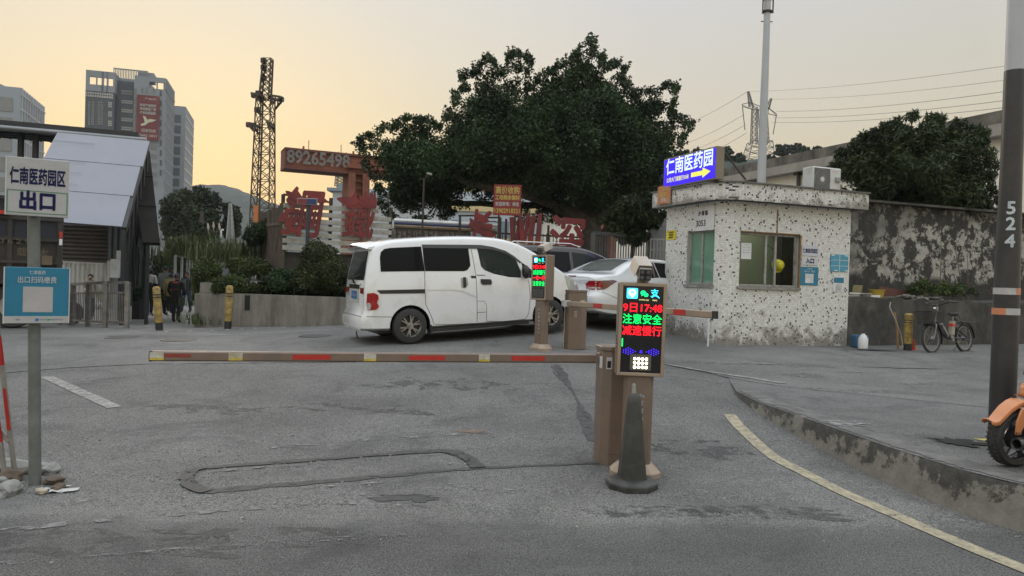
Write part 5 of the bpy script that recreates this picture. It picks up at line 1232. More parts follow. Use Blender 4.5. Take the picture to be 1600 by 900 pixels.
mb = MB(); mb.tube([(.19, 0, .62), (.36, 0, .38), (.50, 0, .30), (.62, 0, .28)], [.03, .035, .04, .04], 10); mb.tube([(.62, 0, .28), (.72, 0, .64)], .02, 8); mb.tube([(.62, 0, .28), (.85, .06, .27), (1.08, .06, .27)], .014, 6); mb.tube([(.62, 0, .28), (.85, -.06, .27), (1.08, -.06, .27)], .014, 6)
mb.tube([(.70, 0, .55), (1.08, .06, .28)], .012, 6); mb.tube([(.70, 0, .55), (1.08, -.06, .28)], .012, 6); mb.build('frame', bblk, bk, smooth=True)
mb = MB(); mb.obox((.40, 0, .43), (.08, .10, .34), Matrix.Rotation(math.radians(-38), 3, 'Y')); mb.build('leg_shield', mat('printed shield', (.05, .055, .065), .35, .4, 14, dirt=(.3, .32, .33), damt=.3, dscale=12), bk, bevel=.02)
mb = MB(); mb.obox((.69, 0, .47), (.09, .085, .30), Matrix.Rotation(math.radians(12), 3, 'Y')); bat = mb.build('battery', mat('cream battery', (.28, .25, .19), .5, .15, 9), bk, bevel=.01)
mb = MB(); mb.obox((.70, 0, .53), (.095, .09, .05), Matrix.Rotation(math.radians(12), 3, 'Y')); mb.build('red_band', red, bat)
mb = MB(); mb.lathe([(0, .80), (.06, .80), (.12, .785), (.13, .75), (.06, .72), (0, .72)], (.76, 0, .0), n=16); o = mb.build('saddle', blkp, bk, smooth=True); o.scale = (1.0, .8, 1); 
mb = MB(); mb.tube([(.72, 0, .60), (.75, 0, .74)], .015, 8); mb.build('seat_post', bchr, bk)
mb = MB()
for s_ in (-1, 1): mb.tube([(.92, s_*.07, .60), (1.34, s_*.08, .60)], .010, 6); mb.tube([(1.08, s_*.06, .27), (1.12, s_*.07, .60)], .008, 6)
for x in (.95, 1.05, 1.15, 1.25, 1.33): mb.tube([(x, -.08, .60), (x, .08, .60)], .007, 6)
mb.tube([(.88, 0, .62), (.87, .08, .70), (.92, .09, .80), (1.0, .06, .78), (1.02, 0, .64)], .012, 6); mb.build('carrier', bblk, bk)
mb = MB()
for (x, r2, a0, a1) in ((.0, .32, -20, 150), (1.08, .32, 0, 175)):
    P_ = [(x + r2*math.cos(math.radians(a)), r_ + r2*math.sin(math.radians(a))) for a in np.linspace(a0, a1, 14)]
    mb.add([(p[0], y, p[1]) for p in P_ for y in (-.035, .035)] + [(x + (p[0]-x)*.975, y, r_ + (p[1]-r_)*.975) for p in P_ for y in (-.035, .035)], [(2*i, 2*i+1, 2*i+3, 2*i+2) for i in range(13)] + [(28+2*i, 28+2*i+2, 28+2*i+3, 28+2*i+1) for i in range(13)])
mb.build('mudguard', bblk, bk)
mb = MB(); mb.tube([(.32, -.30, .98), (.22, -.26, .98), (.20, -.08, .93), (.24, 0, .93), (.20, .08, .93), (.22, .26, .98), (.32, .30, .98)], .012, 8)
for s_ in (-1, 1): mb.tube([(.40, s_*.31, .985), (.28, s_*.28, .98)], .019, 8)
mb.tube([(.2, .2, .96), (.0, .22, 1.06), (-.02, .12, .9), (.12, 0, .7)], .005, 5); mb.build('handlebar', blkp, bk, smooth=True)
mb = MB(); x0, x1, y0, y1, z0, z1 = -.22, .10, -.17, .17, .56, .80
for k in range(6):
    z = z0 + (z1 - z0) * k / 5; e = .03 * (1 - k / 5); pp = [(x0+e, y0+e, z), (x1-e, y0+e, z), (x1-e, y1-e, z), (x0+e, y1-e, z), (x0+e, y0+e, z)]
    for a, b in zip(pp[:-1], pp[1:]): mb.bar(a, b, .006 if k < 5 else .018, .006 if k < 5 else .02)
for i in range(9):
    f = i / 8
    for a, b in (((x0+.03+(x1-x0-.06)*f, y0+.03, z0), (x0+(x1-x0)*f, y0, z1)), ((x0+.03+(x1-x0-.06)*f, y1-.03, z0), (x0+(x1-x0)*f, y1, z1)), ((x0+.03, y0+.03+(y1-y0-.06)*f, z0), (x0, y0+(y1-y0)*f, z1)), ((x1-.03, y0+.03+(y1-y0-.06)*f, z0), (x1, y0+(y1-y0)*f, z1))): mb.bar(a, b, .005)
mb.box(x0+.03, x1-.03, y0+.03, y1-.03, z0-.004, z0+.004); mb.build('basket', blkp, bk)
mb = MB(); mb.tube([(.58, -.06, .28), (.60, -.10, .20), (.58, -.16, .20)], .010, 6); mb.box(.53, .63, -.19, -.13, .19, .21); mb.lathe([(.07, -.07), (.07, -.06), (0, -.06)], (.60, 0, .28), 'y', 20); mb.build('crank', bchr, bk)
mb = MB(); mb.tube([(1.05, .05, .2), (1.0, .2, .0), (1.1, .21, .0)], .008, 6); mb.tube([(1.05, -.05, .2), (1.12, -.12, .0), (1.2, -.12, .0)], .008, 6); mb.build('stand', bchr, bk)
mb = MB(); mb.lathe([(0, -.02), (.03, 0), (.035, .03), (0, .04)], (.13, 0, .86), 'x', 12); mb.build('headlamp', chrome, bk)

# ================================================================== orange scooter at the frame's edge
sp0 = hz(1580, 727, .32)
sc = thing('motor_scooter', 'orange scooter tail with black wheel beside the black lamp post', 'scooter', (sp0.x, sp0.y, .32), 0)
sc.rotation_euler = (math.radians(4), 0, math.radians(14))
org = mat('orange plastic', (.52, .20, .075), .38, .08, 5, coat=.3, dirt=(.42, .2, .1), damt=.3)
rw_ = .215
mb = MB(); mb.lathe([(rw_*.72, -.05), (rw_*.9, -.055), (rw_, -.03), (rw_*1.01, 0), (rw_, .03), (rw_*.9, .055), (rw_*.72, .05)], (0, 0, rw_), 'y', 40); 
for i in range(40):
    a = 2*PI*i/40
    for s_ in (-1, 1): mb.obox((rw_*1.0*math.cos(a), s_*.03, rw_ + rw_*1.0*math.sin(a)), (.010, .024, .010), Matrix.Rotation(-a, 3, 'Y'))
wh = mb.build('wheel', rub_t, sc, smooth=True)
mb = MB(); mb.lathe([(rw_*.76, -.045), (rw_*.72, -.04), (rw_*.68, -.02), (rw_*.68, .02), (rw_*.72, .04), (rw_*.76, .045)], (0, 0, rw_), 'y', 32)
for i in range(6):
    a = 2*PI*i/6; mb.bar((.05*math.cos(a), 0, rw_ + .05*math.sin(a)), (rw_*.7*math.cos(a), 0, rw_ + rw_*.7*math.sin(a)), .022, .03, up=(0, 1, 0))
mb.lathe([(0, -.05), (.075, -.045), (.09, 0), (.075, .045), (0, .05)], (0, 0, rw_), 'y', 20); mb.build('rim', bblk, wh)
def arcsheet(prof, w0, w1, th=.008):
    mb = MB(); n = len(prof)
    vs = []
    for i, (x, z) in enumerate(prof):
        w_ = w0 + (w1 - w0) * i / (n-1)
        for y, dz in ((-w_, -.035), (-w_*.85, -.008), (0, 0), (w_*.85, -.008), (w_, -.035)): vs.append((x, y, z + dz))
    f = [(i*5+k, (i+1)*5+k, (i+1)*5+k+1, i*5+k+1) for i in range(n-1) for k in range(4)]
    mb.add(vs, f); return mb
fen = arcsheet([(-.265, .365), (-.235, .352), (-.20, .362), (-.16, .405), (-.11, .455), (-.05, .492), (0, .51), (.06, .50), (.12, .47), (.18, .43), (.24, .37)], .05, .085)
o = fen.build('rear_mudguard', org, sc, smooth=True); md = o.modifiers.new('s', 'SOLIDIFY'); md.thickness = .008
mb = MB(); mb.prism([(-.10, .26), (-.055, .26), (-.04, .30), (.02, .40), (.08, .43), (.12, .40), (.10, .48), (0, .51), (-.07, .44), (-.10, .36)], lambda x, z, y: (x, y, z), -.10, -.085); mb.build('mudguard_arm', org, sc, bevel=.006, smooth=True)
mb = MB(); mb.lathe([(.010, -.108), (.010, -.098)], (-.09, 0, .275), 'y', 10); mb.lathe([(.010, -.108), (.010, -.098)], (-.065, 0, .275), 'y', 10); mb.build('bolt', chrome, o)
mb = MB(); a, b = Vector((.02, -.13, .24)), Vector((.22, -.13, .50)); mb.tube([a, b], .012, 10)
for i in range(11):
    c_ = a.lerp(b, .22 + i * .075); t_ = (b - a).normalized() * .007; mb.tube([c_ - t_, c_ + t_], .034, 12)
mb.tube([a, a.lerp(b, .25)], .025, 10); mb.build('shock_absorber', bblk, sc, smooth=True)
mb = MB(); mb.lathe([(.034, -.16), (.046, -.165), (.048, -.05), (.036, -.02), (.036, .55)], (0, -.165, .215), 'x', 18); mb.lathe([(.034, -.16), (.034, .0), (0, .0)], (0, -.165, .215), 'x', 18); mb.build('exhaust', bblk, sc, smooth=True)
mb = MB(); mb.obox((.25, -.03, .22), (.42, .12, .16)); mb.build('engine_case', bblk, sc, bevel=.03)
mb = MB(); mb.prism([(.12, .50), (.28, .46), (.62, .42), (1.0, .30), (1.1, .30), (1.1, .36), (.9, .42), (.78, .62), (.30, .66), (.14, .60)], lambda x, z, y: (x, y, z), -.13, .13); mb.build('body', org, sc, bevel=.03)
mb = MB(); mb.prism([(.14, .66), (.76, .63), (.80, .70), (.5, .73), (.18, .74)], lambda x, z, y: (x, y, z), -.13, .13); mb.build('seat', blkp, sc, bevel=.03)
mb = MB(); mb.prism([(1.1, .30), (1.18, .30), (1.36, .80), (1.30, .84)], lambda x, z, y: (x, y, z), -.16, .16); mb.build('leg_shield', org, sc, bevel=.02)
mb = MB(); mb.tube([(1.45, 0, .22), (1.30, 0, .85), (1.26, 0, .95)], .022, 8); mb.tube([(1.2, -.3, .98), (1.27, -.1, .95), (1.27, .1, .95), (1.2, .3, .98)], .014, 8); mb.build('handlebar', bblk, sc, smooth=True)
mb = MB(); mb.lathe([(rw_*.6, -.045), (rw_*.9, -.05), (rw_, 0), (rw_*.9, .05), (rw_*.6, .045)], (1.48, 0, rw_), 'y', 32); mb.lathe([(0, -.02), (rw_*.65, -.02)], (1.48, 0, rw_), 'y', 20); mb.build('wheel', rub_t, sc, smooth=True)
# ================================================================== left sign post
galv = mat('galvanised steel', (.17, .18, .175), .5, .18, 5, metal=.3, dirt=(.10, .11, .105), damt=.6, dscale=3)
bp = gp(55, 757); post_y = bp.y
sgp = thing('sign_post', 'grey round sign post with white exit sign and teal payment board', 'sign post', (bp.x, bp.y, G(bp.x, bp.y)))
mb = MB(); mb.tube([(0, 0, -.05), (-.066, 0, 2.33)], .040, 20); mb.build('pole', galv, sgp, smooth=True)
mb = MB()
for z in (2.05, 2.28, 1.55, 1.22): mb.lathe([(.044, z), (.048, z + .012), (.044, z + .03)], (-.028 * z, 0, 0), n=20)
mb.build('clamp', galv, sgp)
for (c0, c1, nm, mm) in (((9, 243), (107.5, 341), 'exit_sign', 'exit'), ((5.8, 416.5), (108, 505), 'payment_board', 'pay')):
    sy_ = math.radians(32); ul = Vector((math.cos(sy_), math.sin(sy_), 0)); nl = Vector((-math.sin(sy_), math.cos(sy_), 0))
    P0 = Vector((bp.x, bp.y, 0)) - nl * .07
    a = hit(*c0, P0, nl); b = hit(*c1, P0, nl); w_ = (b - a).dot(ul); h = a.z - b.z; mid = (a + b) / 2
    def F(x, y, k=0, mid=mid, ul=ul, nl=nl): return mid + ul * x + Vector((0, 0, y)) - nl * k - Vector((bp.x, bp.y, G(bp.x, bp.y)))
    m_ = mat('dusty sign white', (.40, .40, .405), .45, .06, 3, dirt=(.3, .3, .3), damt=.4) if mm == 'exit' else teal
    mb = MB(); mb.prism([(-w_/2, -h/2), (w_/2, -h/2), (w_/2, h/2), (-w_/2, h/2)], F, -.02, .0); pn = mb.build(nm, m_, sgp, bevel=.004)
    mb = MB()
    for q in ((-w_/2, -w_/2 + .008, -h/2, h/2), (w_/2 - .006, w_/2, -h/2, h/2)): mb.prism([(q[0], q[2]), (q[1], q[2]), (q[1], q[3]), (q[0], q[3])], F, -.022, .003)
    mb.build('edge_trim', mat('bright edge trim', (.5, .5, .5), .4, .1, 5), pn)
    if mm == 'exit':
        text('name_lettering', '仁南医药园区', .125, lambda x, y, k: F(x, y + h * .16, .002), navy, pn, bold=.004, fit=w_ * .86)
        text('exit_lettering', '出口', .14, lambda x, y, k: F(x, y - h * .255, .002), navy, pn, bold=.006, fit=w_ * .54)
        mb = MB(); e = .007; x1, y0_, y1_ = w_ * .475, -h * .455, -h * .06
        for q in ((-x1, x1, y0_, y0_ + e), (-x1, x1, y1_ - e, y1_), (-x1, -x1 + e, y0_ + e, y1_ - e), (x1 - e, x1, y0_ + e, y1_ - e)): mb.prism([(q[0], q[2]), (q[1], q[2]), (q[1], q[3]), (q[0], q[3])], F, .0, .002)
        mb.build('green_border', mat('green border', (.10, .22, .15), .5), pn)
    else:
        text('small_lettering', '仁南医药', .030, lambda x, y, k: F(x, y + h * .405, .002), wtxt, pn, fit=w_ * .24); text('lettering', '出口扫码缴费', .05, lambda x, y, k: F(x, y + h * .27, .002), wtxt, pn, bold=.001, fit=w_ * .58)
        mb = MB(); mb.prism([(-w_*.21, -h*.30), (w_*.24, -h*.30), (w_*.24, h*.155), (-w_*.21, h*.155)], F, 0, .002); mb.build('white_square', m_ := mat('dusty sign white', (.4, .4, .405)), pn)
        mb = MB(); mb.prism([(-w_*.495, -h*.495), (w_*.495, -h*.495), (w_*.495, -h*.37), (-w_*.495, -h*.37)], F, 0, .002); mb.build('white_strip', m_, pn)
        mb = MB(); mb.prism([(w_*-.02, -h*.46), (w_*.03, -h*.46), (w_*.03, -h*.41), (w_*-.02, -h*.41)], F, .002, .004); mb.build('blue_mark', mat('blue mark', (.03, .15, .45), .5), pn)
        mb = MB(); mb.prism([(w_*.18 + .009*math.cos(t), -h*.435 + .009*math.sin(t)) for t in np.linspace(0, 2*PI, 13)[:-1]], F, .002, .004); mb.build('green_mark', mat('green mark', (.03, .35, .12), .5), pn)
        text('small_lettering', '支付宝支付', .014, lambda x, y, k: F(x + w_ * .10, y - h * .435, .0025), navy, pn); text('small_lettering', '微信扫码支付', .014, lambda x, y, k: F(x + w_ * .30, y - h * .435, .0025), navy, pn); text('small_lettering', '银联', .014, lambda x, y, k: F(x - w_ * .28, y - h * .435, .0025), navy, pn)
# red and white barricade at the frame edge
rwr = mat('red stand paint', (.38, .02, .015), .5, .15, 9); gst = mat('worn grey steel', (.26, .25, .23), .55, .2, 9, metal=.3)
st0 = thing('barricade_stand', 'red and grey striped leaning barricade stand at the post', 'barricade', (0, 0, 0))
def pole_seg(pA, pB, segs, name):
    for f0, f1, m_ in segs:
        mb = MB(); mb.tube([pA.lerp(pB, f0), pA.lerp(pB, f1)], .018, 10); mb.build(name, m_, st0, smooth=True)
A = at(24, 727, 5.55); A.z = .02; B = at(-3, 520, 5.4)
pole_seg(A, B, ((0, .42, gst), (.42, .78, gst), (.78, .98, rwr), (.98, 1.2, gst)), 'pole')
mb = MB(); mb.prism([(-.006, .33), (.022, .33), (.020, .62), (-.002, .62)], lambda u, v, k: A.lerp(B, v) + Vector((u + .002, -.019 - k, 0)), 0, .003); mb.build('stripe', rwr, st0)
A2 = at(8, 733, 5.5); A2.z = .02; B2 = at(-12, 600, 5.45); pole_seg(A2, B2, ((0, .38, gst), (.38, 1.3, rwr)), 'pole')
mb = MB(); q1_, q2_ = at(-30, 755, 5.3), at(39, 721, 5.75); q1_.z = q2_.z = .02; mb.bar(q1_, q2_, .04, .035); mb.build('foot_bar', gst, st0)
mb = MB(); mb.bar(at(0, 672, 5.5), at(14, 690, 5.5), .02, .03); mb.build('bracket', gst, st0)
# rubble at the foot of the post
stone = mat('grey rubble', (.24, .24, .23), .9, .25, 8, bmp=.5, bscale=25); brick = mat('brown rubble', (.10, .075, .055), .9, .3, 9, bmp=.5, bscale=25); pale = mat('cream rubble', (.36, .32, .25), .9, .2, 9, bmp=.4)
for i, (px, py, r, m_, l) in enumerate(((35, 738, .12, stone, 'long grey concrete block behind the foot of the sign post'), (14, 752, .085, brick, 'brown broken brick left of the sign post'), (12, 771, .085, stone, 'pale angular stone lowest at the frame edge'), (85, 755, .075, brick, 'brown stone right of the sign post'), (65, 771, .045, pale, 'small cream stone under the sign post'), (76, 739, .075, stone, 'grey concrete lump right behind the sign post'), (92, 765, .045, brick, 'dark small stone beside the torn paper'), (2, 756, .06, stone, 'grey stone touching the barricade foot bar'))):
    p = gp(px, py); mb = MB(); rock(mb, (0, 0, r * .35), r, .5 if i else .55, sub=3)
    o = mb.build('stone', m_, bevel=0); o.location = (p.x, p.y, G(p.x, p.y)); tag(o, l, 'stone', 'rubble round the sign post'); o.rotation_euler.z = i
    if i == 0: o.scale = (1.9, .7, .9)
for i, (px, py, l) in enumerate(((100, 768, 'white torn paper scrap right of the rubble'), (88, 764, 'white folded paper strip beside the dark stone'))):
    p = gp(px, py); mb = MB(); n = 7
    vs = [(x * .03 - .09, y * .02 - .04, .012 + .012 * mnoise.noise(Vector((x * .6, y * .8, i * 5)))) for y in range(5) for x in range(n)]
    mb.add(vs, [(y*n+x, y*n+x+1, (y+1)*n+x+1, (y+1)*n+x) for y in range(4) for x in range(n-1)]); o = mb.build('paper_scrap', mat('paper', (.45, .45, .44), .8)); o.location = (p.x, p.y, G(p.x, p.y)); o.rotation_euler.z = .3 + i * .5
    if i: o.scale = (1, .45, 1)
    tag(o, l, 'paper', 'litter by the sign post')

# ================================================================== lamp post 524
lb = hz(1566, 697, .32)
lb.x += .055
lamp = thing('lamp_post', 'thick black lower, white upper lamp post numbered 524', 'lamp post', (lb.x, lb.y + .1, .31))
mb = MB(); ztop = at(1586, 111, lb.y + .1).z - .31
mb.lathe([(.100, 0), (.099, 1.2), (.083, 2.4), (.080, ztop)], n=32); mb.build('lower_shaft', mat('black post paint', (.025, .025, .027), .42, .12, 3, dirt=(.05, .05, .05), damt=.4), lamp, smooth=True)
mb = MB(); mb.lathe([(.077, ztop), (.077, ztop + .02), (.070, 6.5), (0, 6.5)], n=32); mb.build('upper_shaft', mat('white post paint', (.42, .43, .45), .45, .05, 3), lamp, smooth=True)
lc = Vector((lb.x, lb.y + .1, .31)); vd = (CAM - lc); aa = math.atan2(vd.y, vd.x) - .0
def lampF(z, r=None):
    def f(x, y, k):
        rr = (r or .111) + .002; a = aa + .12 + x / rr; return Vector((rr * math.cos(a), rr * math.sin(a), z + y))
    return f
for ch, py in (('5', 325), ('2', 350), ('4', 377)): text('number', ch, .15, lampF(at(1570, py, lb.y).z - .31, .103 - (at(1570, py, lb.y).z - 1.51) * .0135), wtxt, lamp, bold=.004, slices=.012)
def rband(name, z0, z1, m_, a0=-PI, a1=PI):
    mb = MB(); r0 = .1012 - (z0 - 1.2) * .0135; n = 32
    vs = [((r0) * math.cos(aa + a0 + (a1-a0)*i/n), r0 * math.sin(aa + a0 + (a1-a0)*i/n), z) for z in (z0, z1) for i in range(n+1)]
    mb.add(vs, [(i, i+1, n+2+i, n+1+i) for i in range(n)]); return mb.build(name, m_, lamp, fix=False)
for py in (455, 487):
    z = at(1573, py, lb.y).z - .31; rband('reflective_band', z - .028, z + .028, mat('white band', (.45, .45, .45), .5, .15, 12, dirt=(.3, .3, .3), damt=.4)); 
    if py == 487:
        mb = MB(); r0 = .1032 - (z - 1.2) * .0135; n = 10; vs = [(r0*math.cos(aa - 1.5 + 1.5*i/n), r0*math.sin(aa - 1.5 + 1.5*i/n), zz) for zz in (z-.028, z+.028) for i in range(n+1)]
    else:
        mb = MB(); r0 = .1032 - (z - 1.2) * .0135; n = 10; vs = [(r0*math.cos(aa + .75 + .6*i/n), r0*math.sin(aa + .75 + .6*i/n), zz) for zz in (z-.028, z+.028) for i in range(n+1)]
    mb.add(vs, [(i, i+1, n+2+i, n+1+i) for i in range(n)]); mb.build('orange_patch', mat('orange film', (.55, .22, .12), .5, .2, 12), lamp, fix=False)

# ================================================================== stained walls on the right
m, nt, bs = newmat('mouldy plaster')
f = ramp(nt, noise_node(nt, 2.6, 14, .78, dist=.15), [(.50, (0, 0, 0)), (.525, (1, 1, 1))])
sp = nt.nodes.new('ShaderNodeTexCoord'); sz = nt.nodes.new('ShaderNodeSeparateXYZ'); nt.links.new(sp.outputs['Object'], sz.inputs[0])
bandz = ramp(nt, math_n(nt, 'ADD', math_n(nt, 'MULTIPLY', sz.outputs[2], .25), math_n(nt, 'MULTIPLY', noise_node(nt, .7, 3), .35)), [(.60, (0, 0, 0)), (.66, (1, 1, 1)), (.97, (1, 1, 1)), (.999, (.6, .6, .6))])
xb = ramp(nt, math_n(nt, 'ADD', math_n(nt, 'DIVIDE', sz.outputs[0], 20.), math_n(nt, 'MULTIPLY', noise_node(nt, .9, 5), .30)), [(.53, (0, 0, 0)), (.60, (1, 1, 1))])
f = math_n(nt, 'MULTIPLY', math_n(nt, 'MULTIPLY', f, xb), bandz)
dk_ = ramp(nt, noise_node(nt, 6, 8, .75, vscale=(1, 1, .4)), [(.3, (.018, .018, .016)), (.6, (.045, .043, .038)), (.75, (.10, .095, .085))])
lt_ = ramp(nt, noise_node(nt, 8, 6, .7), [(.3, (.26, .25, .22)), (.7, (.42, .41, .37))])
nt.links.new(mixc(nt, f, dk_, lt_), bs.inputs['Base Color']); bs.inputs['Roughness'].default_value = .9; bump(nt, bs, noise_node(nt, 12, 8, .7), .6, .02)
mould = m
lowm = mat('dark stained concrete', (.095, .088, .075), .9, .5, 3, dirt=(.028, .028, .024), damt=.75, dscale=2.2, vscale=(1, 1, .5), bmp=.6, bscale=14)
LW0 = BC + U * 3.17 + V * .02
def wall(name, o_, u, L_, th, z0, z1, m_, rough_top=.04, step=.15):
    mb = MB(); n = int(L_ / step); nn = Vector((-u.y, u.x, 0)); vs = []
    for i in range(n + 1):
        p = o_ + u * (L_ * i / n); zt = z1 + rough_top * mnoise.noise(Vector((i * .35, z1, 1))) + rough_top * .5 * mnoise.noise(Vector((i * 1.7, z1, 1)))
        j = .012 * mnoise.noise(Vector((i * .8, 3, 3)))
        for q, z in ((-j, z0), (-j, (z0 + zt) / 2), (0, zt), (th, zt), (th, z0)): vs.append(tuple(p + nn * q + Vector((0, 0, z))))
    mb.add(vs, [(i*5+k, (i+1)*5+k, (i+1)*5+k+1, i*5+k+1) for i in range(n) for k in range(4)] + [(0, 1, 2, 3, 4), (n*5+4, n*5+3, n*5+2, n*5+1, n*5)])
    return mb.build(name, m_)
o = wall('retaining_wall', LW0, U, 9.5, 1.25, .2, 1.42, lowm, .07); tag(o, 'low dark stained concrete retaining wall behind the bicycle', 'wall')
o = wall('boundary_wall', LW0 + V * 1.3 - U * .6, U, 11.5, .25, .2, 3.66, mould, .10); tag(o, 'tall mouldy peeling plaster wall right of the booth', 'wall')
mb = MB(); a = LW0 + V * 1.25 - U * .6; mb.bar(a + Vector((0, 0, 3.68)), a + U * 11.5 + Vector((0, 0, 3.68)), .30, .05); o = mb.build('coping', lowm, None)
o.parent = bpy.data.objects['boundary_wall']
def on_ledge(px, Y=None, off=.35, z=1.42):
    p = hit(px, 470, LW0 + V * off, V); p.z = z; return p
# things on the ledge
p = on_ledge(1369); mb = MB(); mb.lathe([(0, .01), (.13, .01), (.17, .19), (.185, .20), (.175, .205), (.155, .19), (.12, .03), (0, .03)], n=24); o = mb.build('tub', mat('ochre plastic', (.40, .27, .035), .5, .1, 5), smooth=True); o.location = p; tag(o, 'round ochre plastic tub on the low wall', 'tub')
p = on_ledge(1351, off=.25); mb = MB(); mb.lathe([(0, .0), (.10, .0), (.14, .11), (.12, .11), (.09, .02), (0, .02)], n=18); o = mb.build('bowl', mat('grey crockery', (.2, .2, .18), .6, .3, 9)); o.location = p; tag(o, 'grey broken bowl beside the ochre tub', 'bowl')
p = on_ledge(1394, off=.8); mb = MB(); mb.obox((0, 0, .13), (.85, .04, .22), Matrix.Rotation(TH, 3, 'Z') @ Matrix.Rotation(.1, 3, 'Y')); o = mb.build('plank', mat('reddish board', (.12, .05, .035), .8, .3, 5)); o.location = p; tag(o, 'reddish brown board lying behind the ochre tub', 'board')
p = on_ledge(1338, off=.3); mb = MB(); mb.bar((-.3, -.05, .05), (.55, .1, .06), .05, .05); mb.bar((-.2, -.1, .11), (.35, .05, .10), .03, .03); o = mb.build('white_pipe_offcut', white); o.location = p; tag(o, 'white pipe offcut lying at the booth end of the ledge', 'pipe')
mb = MB(); p = on_ledge(1412, off=.35); p2_ = on_ledge(1470, off=.35)
for i in range(60):
    q = p.lerp(p2_, random.random() ** 1.3); rock(mb, (q.x + random.gauss(0, .05), q.y + random.uniform(-.2, .3), 1.43 + random.uniform(0, .07)), random.uniform(.03, .09), .55, sub=2)
tag(mb.build('rubble_heap', mat('ledge rubble', (.15, .14, .12), .9, .4, 5, dirt=(.05, .05, .045))), 'low heap of rubble along the ledge above the bicycle', 'rubble')
p = on_ledge(1443, off=.5); mb = MB(); mb.obox((0, 0, .12), (.24, .01, .24), Matrix.Rotation(TH, 3, 'Z') @ Matrix.Rotation(-.35, 3, 'Y')); o = mb.build('cardboard', mat('cardboard', (.26, .19, .13), .8, .15, 6)); o.location = p; tag(o, 'square of brown cardboard leaning above the bicycle', 'cardboard')
p = on_ledge(1338, off=.9); mb = MB(); mb.obox((0, 0, .14), (.30, .02, .30), Matrix.Rotation(TH + .1, 3, 'Z') @ Matrix.Rotation(.2, 3, 'X')); o = mb.build('cardboard', mat('pale ochre board', (.30, .26, .13), .8, .15, 6)); o.location = p; tag(o, 'pale ochre board leaning against the mouldy wall by the booth', 'cardboard')
p = on_ledge(1440, off=.1, z=1.40); mb = MB(); mb.bar((-.55, 0, .03), (.75, .25, .05), .16, .08); o = mb.build('concrete_slab', mat('cream slab', (.25, .24, .21), .9, .2, 5)); o.location = p + V * .55; tag(o, 'pale concrete slab lying across the rubble heap', 'slab')
for px, h_, dx, l in ((1468, 1.35, .0, 'tallest dry stick upright against the mouldy wall'), (1505, 1.25, -.30, 'dry stick leaning towards the booth beside the tall stick'), (1512, 1.1, -.05, 'thin dry stick nearest the lamp post'), (1425, .75, .25, 'short thin dry stick leaning towards the lamp post')):
    p = on_ledge(px, off=1.1); mb = MB(); mb.tube([p, p + U * dx * .5 + Vector((0, 0, h_ * .5)), p + U * dx * 1.05 + Vector((0, 0, h_))], [.014, .011, .006], 6)
    tag(mb.build('stick', mat('dry wood', (.13, .10, .065), .9, .2, 9)), l, 'stick', 'dry sticks on the ledge')
# at the wall foot
def bollard(px, py, hpx, Yd, label, lean=0., top=None):
    p = at(px, py, Yd); z = S(p.x, p.y); hgt = hpx / FPX * Yd
    t = thing('bollard', label, 'bollard', (p.x, p.y, z), 0, 'yellow and black steel bollards', rot=(0, lean, random.random()))
    r = .078
    yb = mat('chipped yellow paint', (.34, .24, .06), .6, .2, 8, dirt=(.05, .028, .016), damt=.52, dscale=7)
    mb = MB(); mb.lathe([(r, 0), (r, hgt * .18)], n=18); mb.build('base', blkp, t, smooth=True)
    mb = MB(); mb.lathe([(r + .002, hgt * .18), (r + .002, hgt * .96), (r * .7, hgt * .995), (0, hgt)], n=18); pt = mb.build('post', yb, t, smooth=True)
    mb = MB()
    for f in (.66, .72): mb.lathe([(r + .004, hgt * (f + .08)), (r + .004, hgt * (f + .105))], n=18)
    mb.build('black_band', blkp, pt)
    return t
bollard(249, 516, 69, 16.3, 'leaning rusty bollard nearest the railing on the path', math.radians(-5))
bollard(356, 511, 68, 17.0, 'upright bollard in front of the concrete planter', math.radians(1))
bollard(1418, 549, 58, 14.9, 'small clean bollard beside the parked bicycle', 0)
p = at(1332, 535, 15.2); mb = MB(); mb.box(-.14, .12, -.14, .14, 0, .26); o = mb.build('crate', mat('blue plastic', (.03, .10, .20), .6, .2, 6), bevel=.02); o.location = (p.x + .15, p.y, S(p.x, p.y)); tag(o, 'small blue plastic crate at the booth corner', 'crate')
p = at(1341, 535, 15.1); jug = thing('jug', 'white plastic jug with a handle beside the blue crate', 'jug', (p.x + .05, p.y - .1, S(p.x, p.y)))
mb = MB(); mb.lathe([(0, 0), (.09, 0), (.095, .04), (.095, .2), (.05, .27), (.03, .29), (.03, .32), (0, .32)], n=16); mb.build('body', white, jug, smooth=True); mb = MB(); mb.lathe([(.035, .31), (.035, .34), (0, .34)], n=12); mb.build('cap', blkp, jug)
p = at(1427, 549, 15.0); mb = MB(); mb.lathe([(.10, 0), (.10, .02), (.07, .02), (.02, .22), (0, .22)], n=16); o = mb.build('small_cone', mat('orange red plastic', (.4, .07, .03), .6, .1, 6)); o.location = (p.x, p.y + .05, S(p.x, p.y)); o.rotation_euler.x = .2; tag(o, 'small orange cone tucked behind the clean bollard', 'traffic cone')
p = at(1403, 545, 14.95); mb = MB(); mb.tube([(0, 0, 0), (.01, .06, .4), (-.02, .15, .75)], .022, 8); o = mb.build('rusty_pipe', _mats['rust']); o.location = (p.x, p.y, S(p.x, p.y)); tag(o, 'short rusty pipe leaning on the low wall', 'pipe')
p = at(1411, 547, 14.9); mb = MB(); mb.tube([(0, 0, .05), (.0, .1, .3), (-.12, .12, .62), (-.2, .2, .85), (-.16, .25, .95)], .012, 8); o = mb.build('hose', mat('grey hose', (.25, .24, .22), .6)); o.location = (p.x, p.y, S(p.x, p.y)); tag(o, 'grey bent hose hanging on the low wall', 'hose')
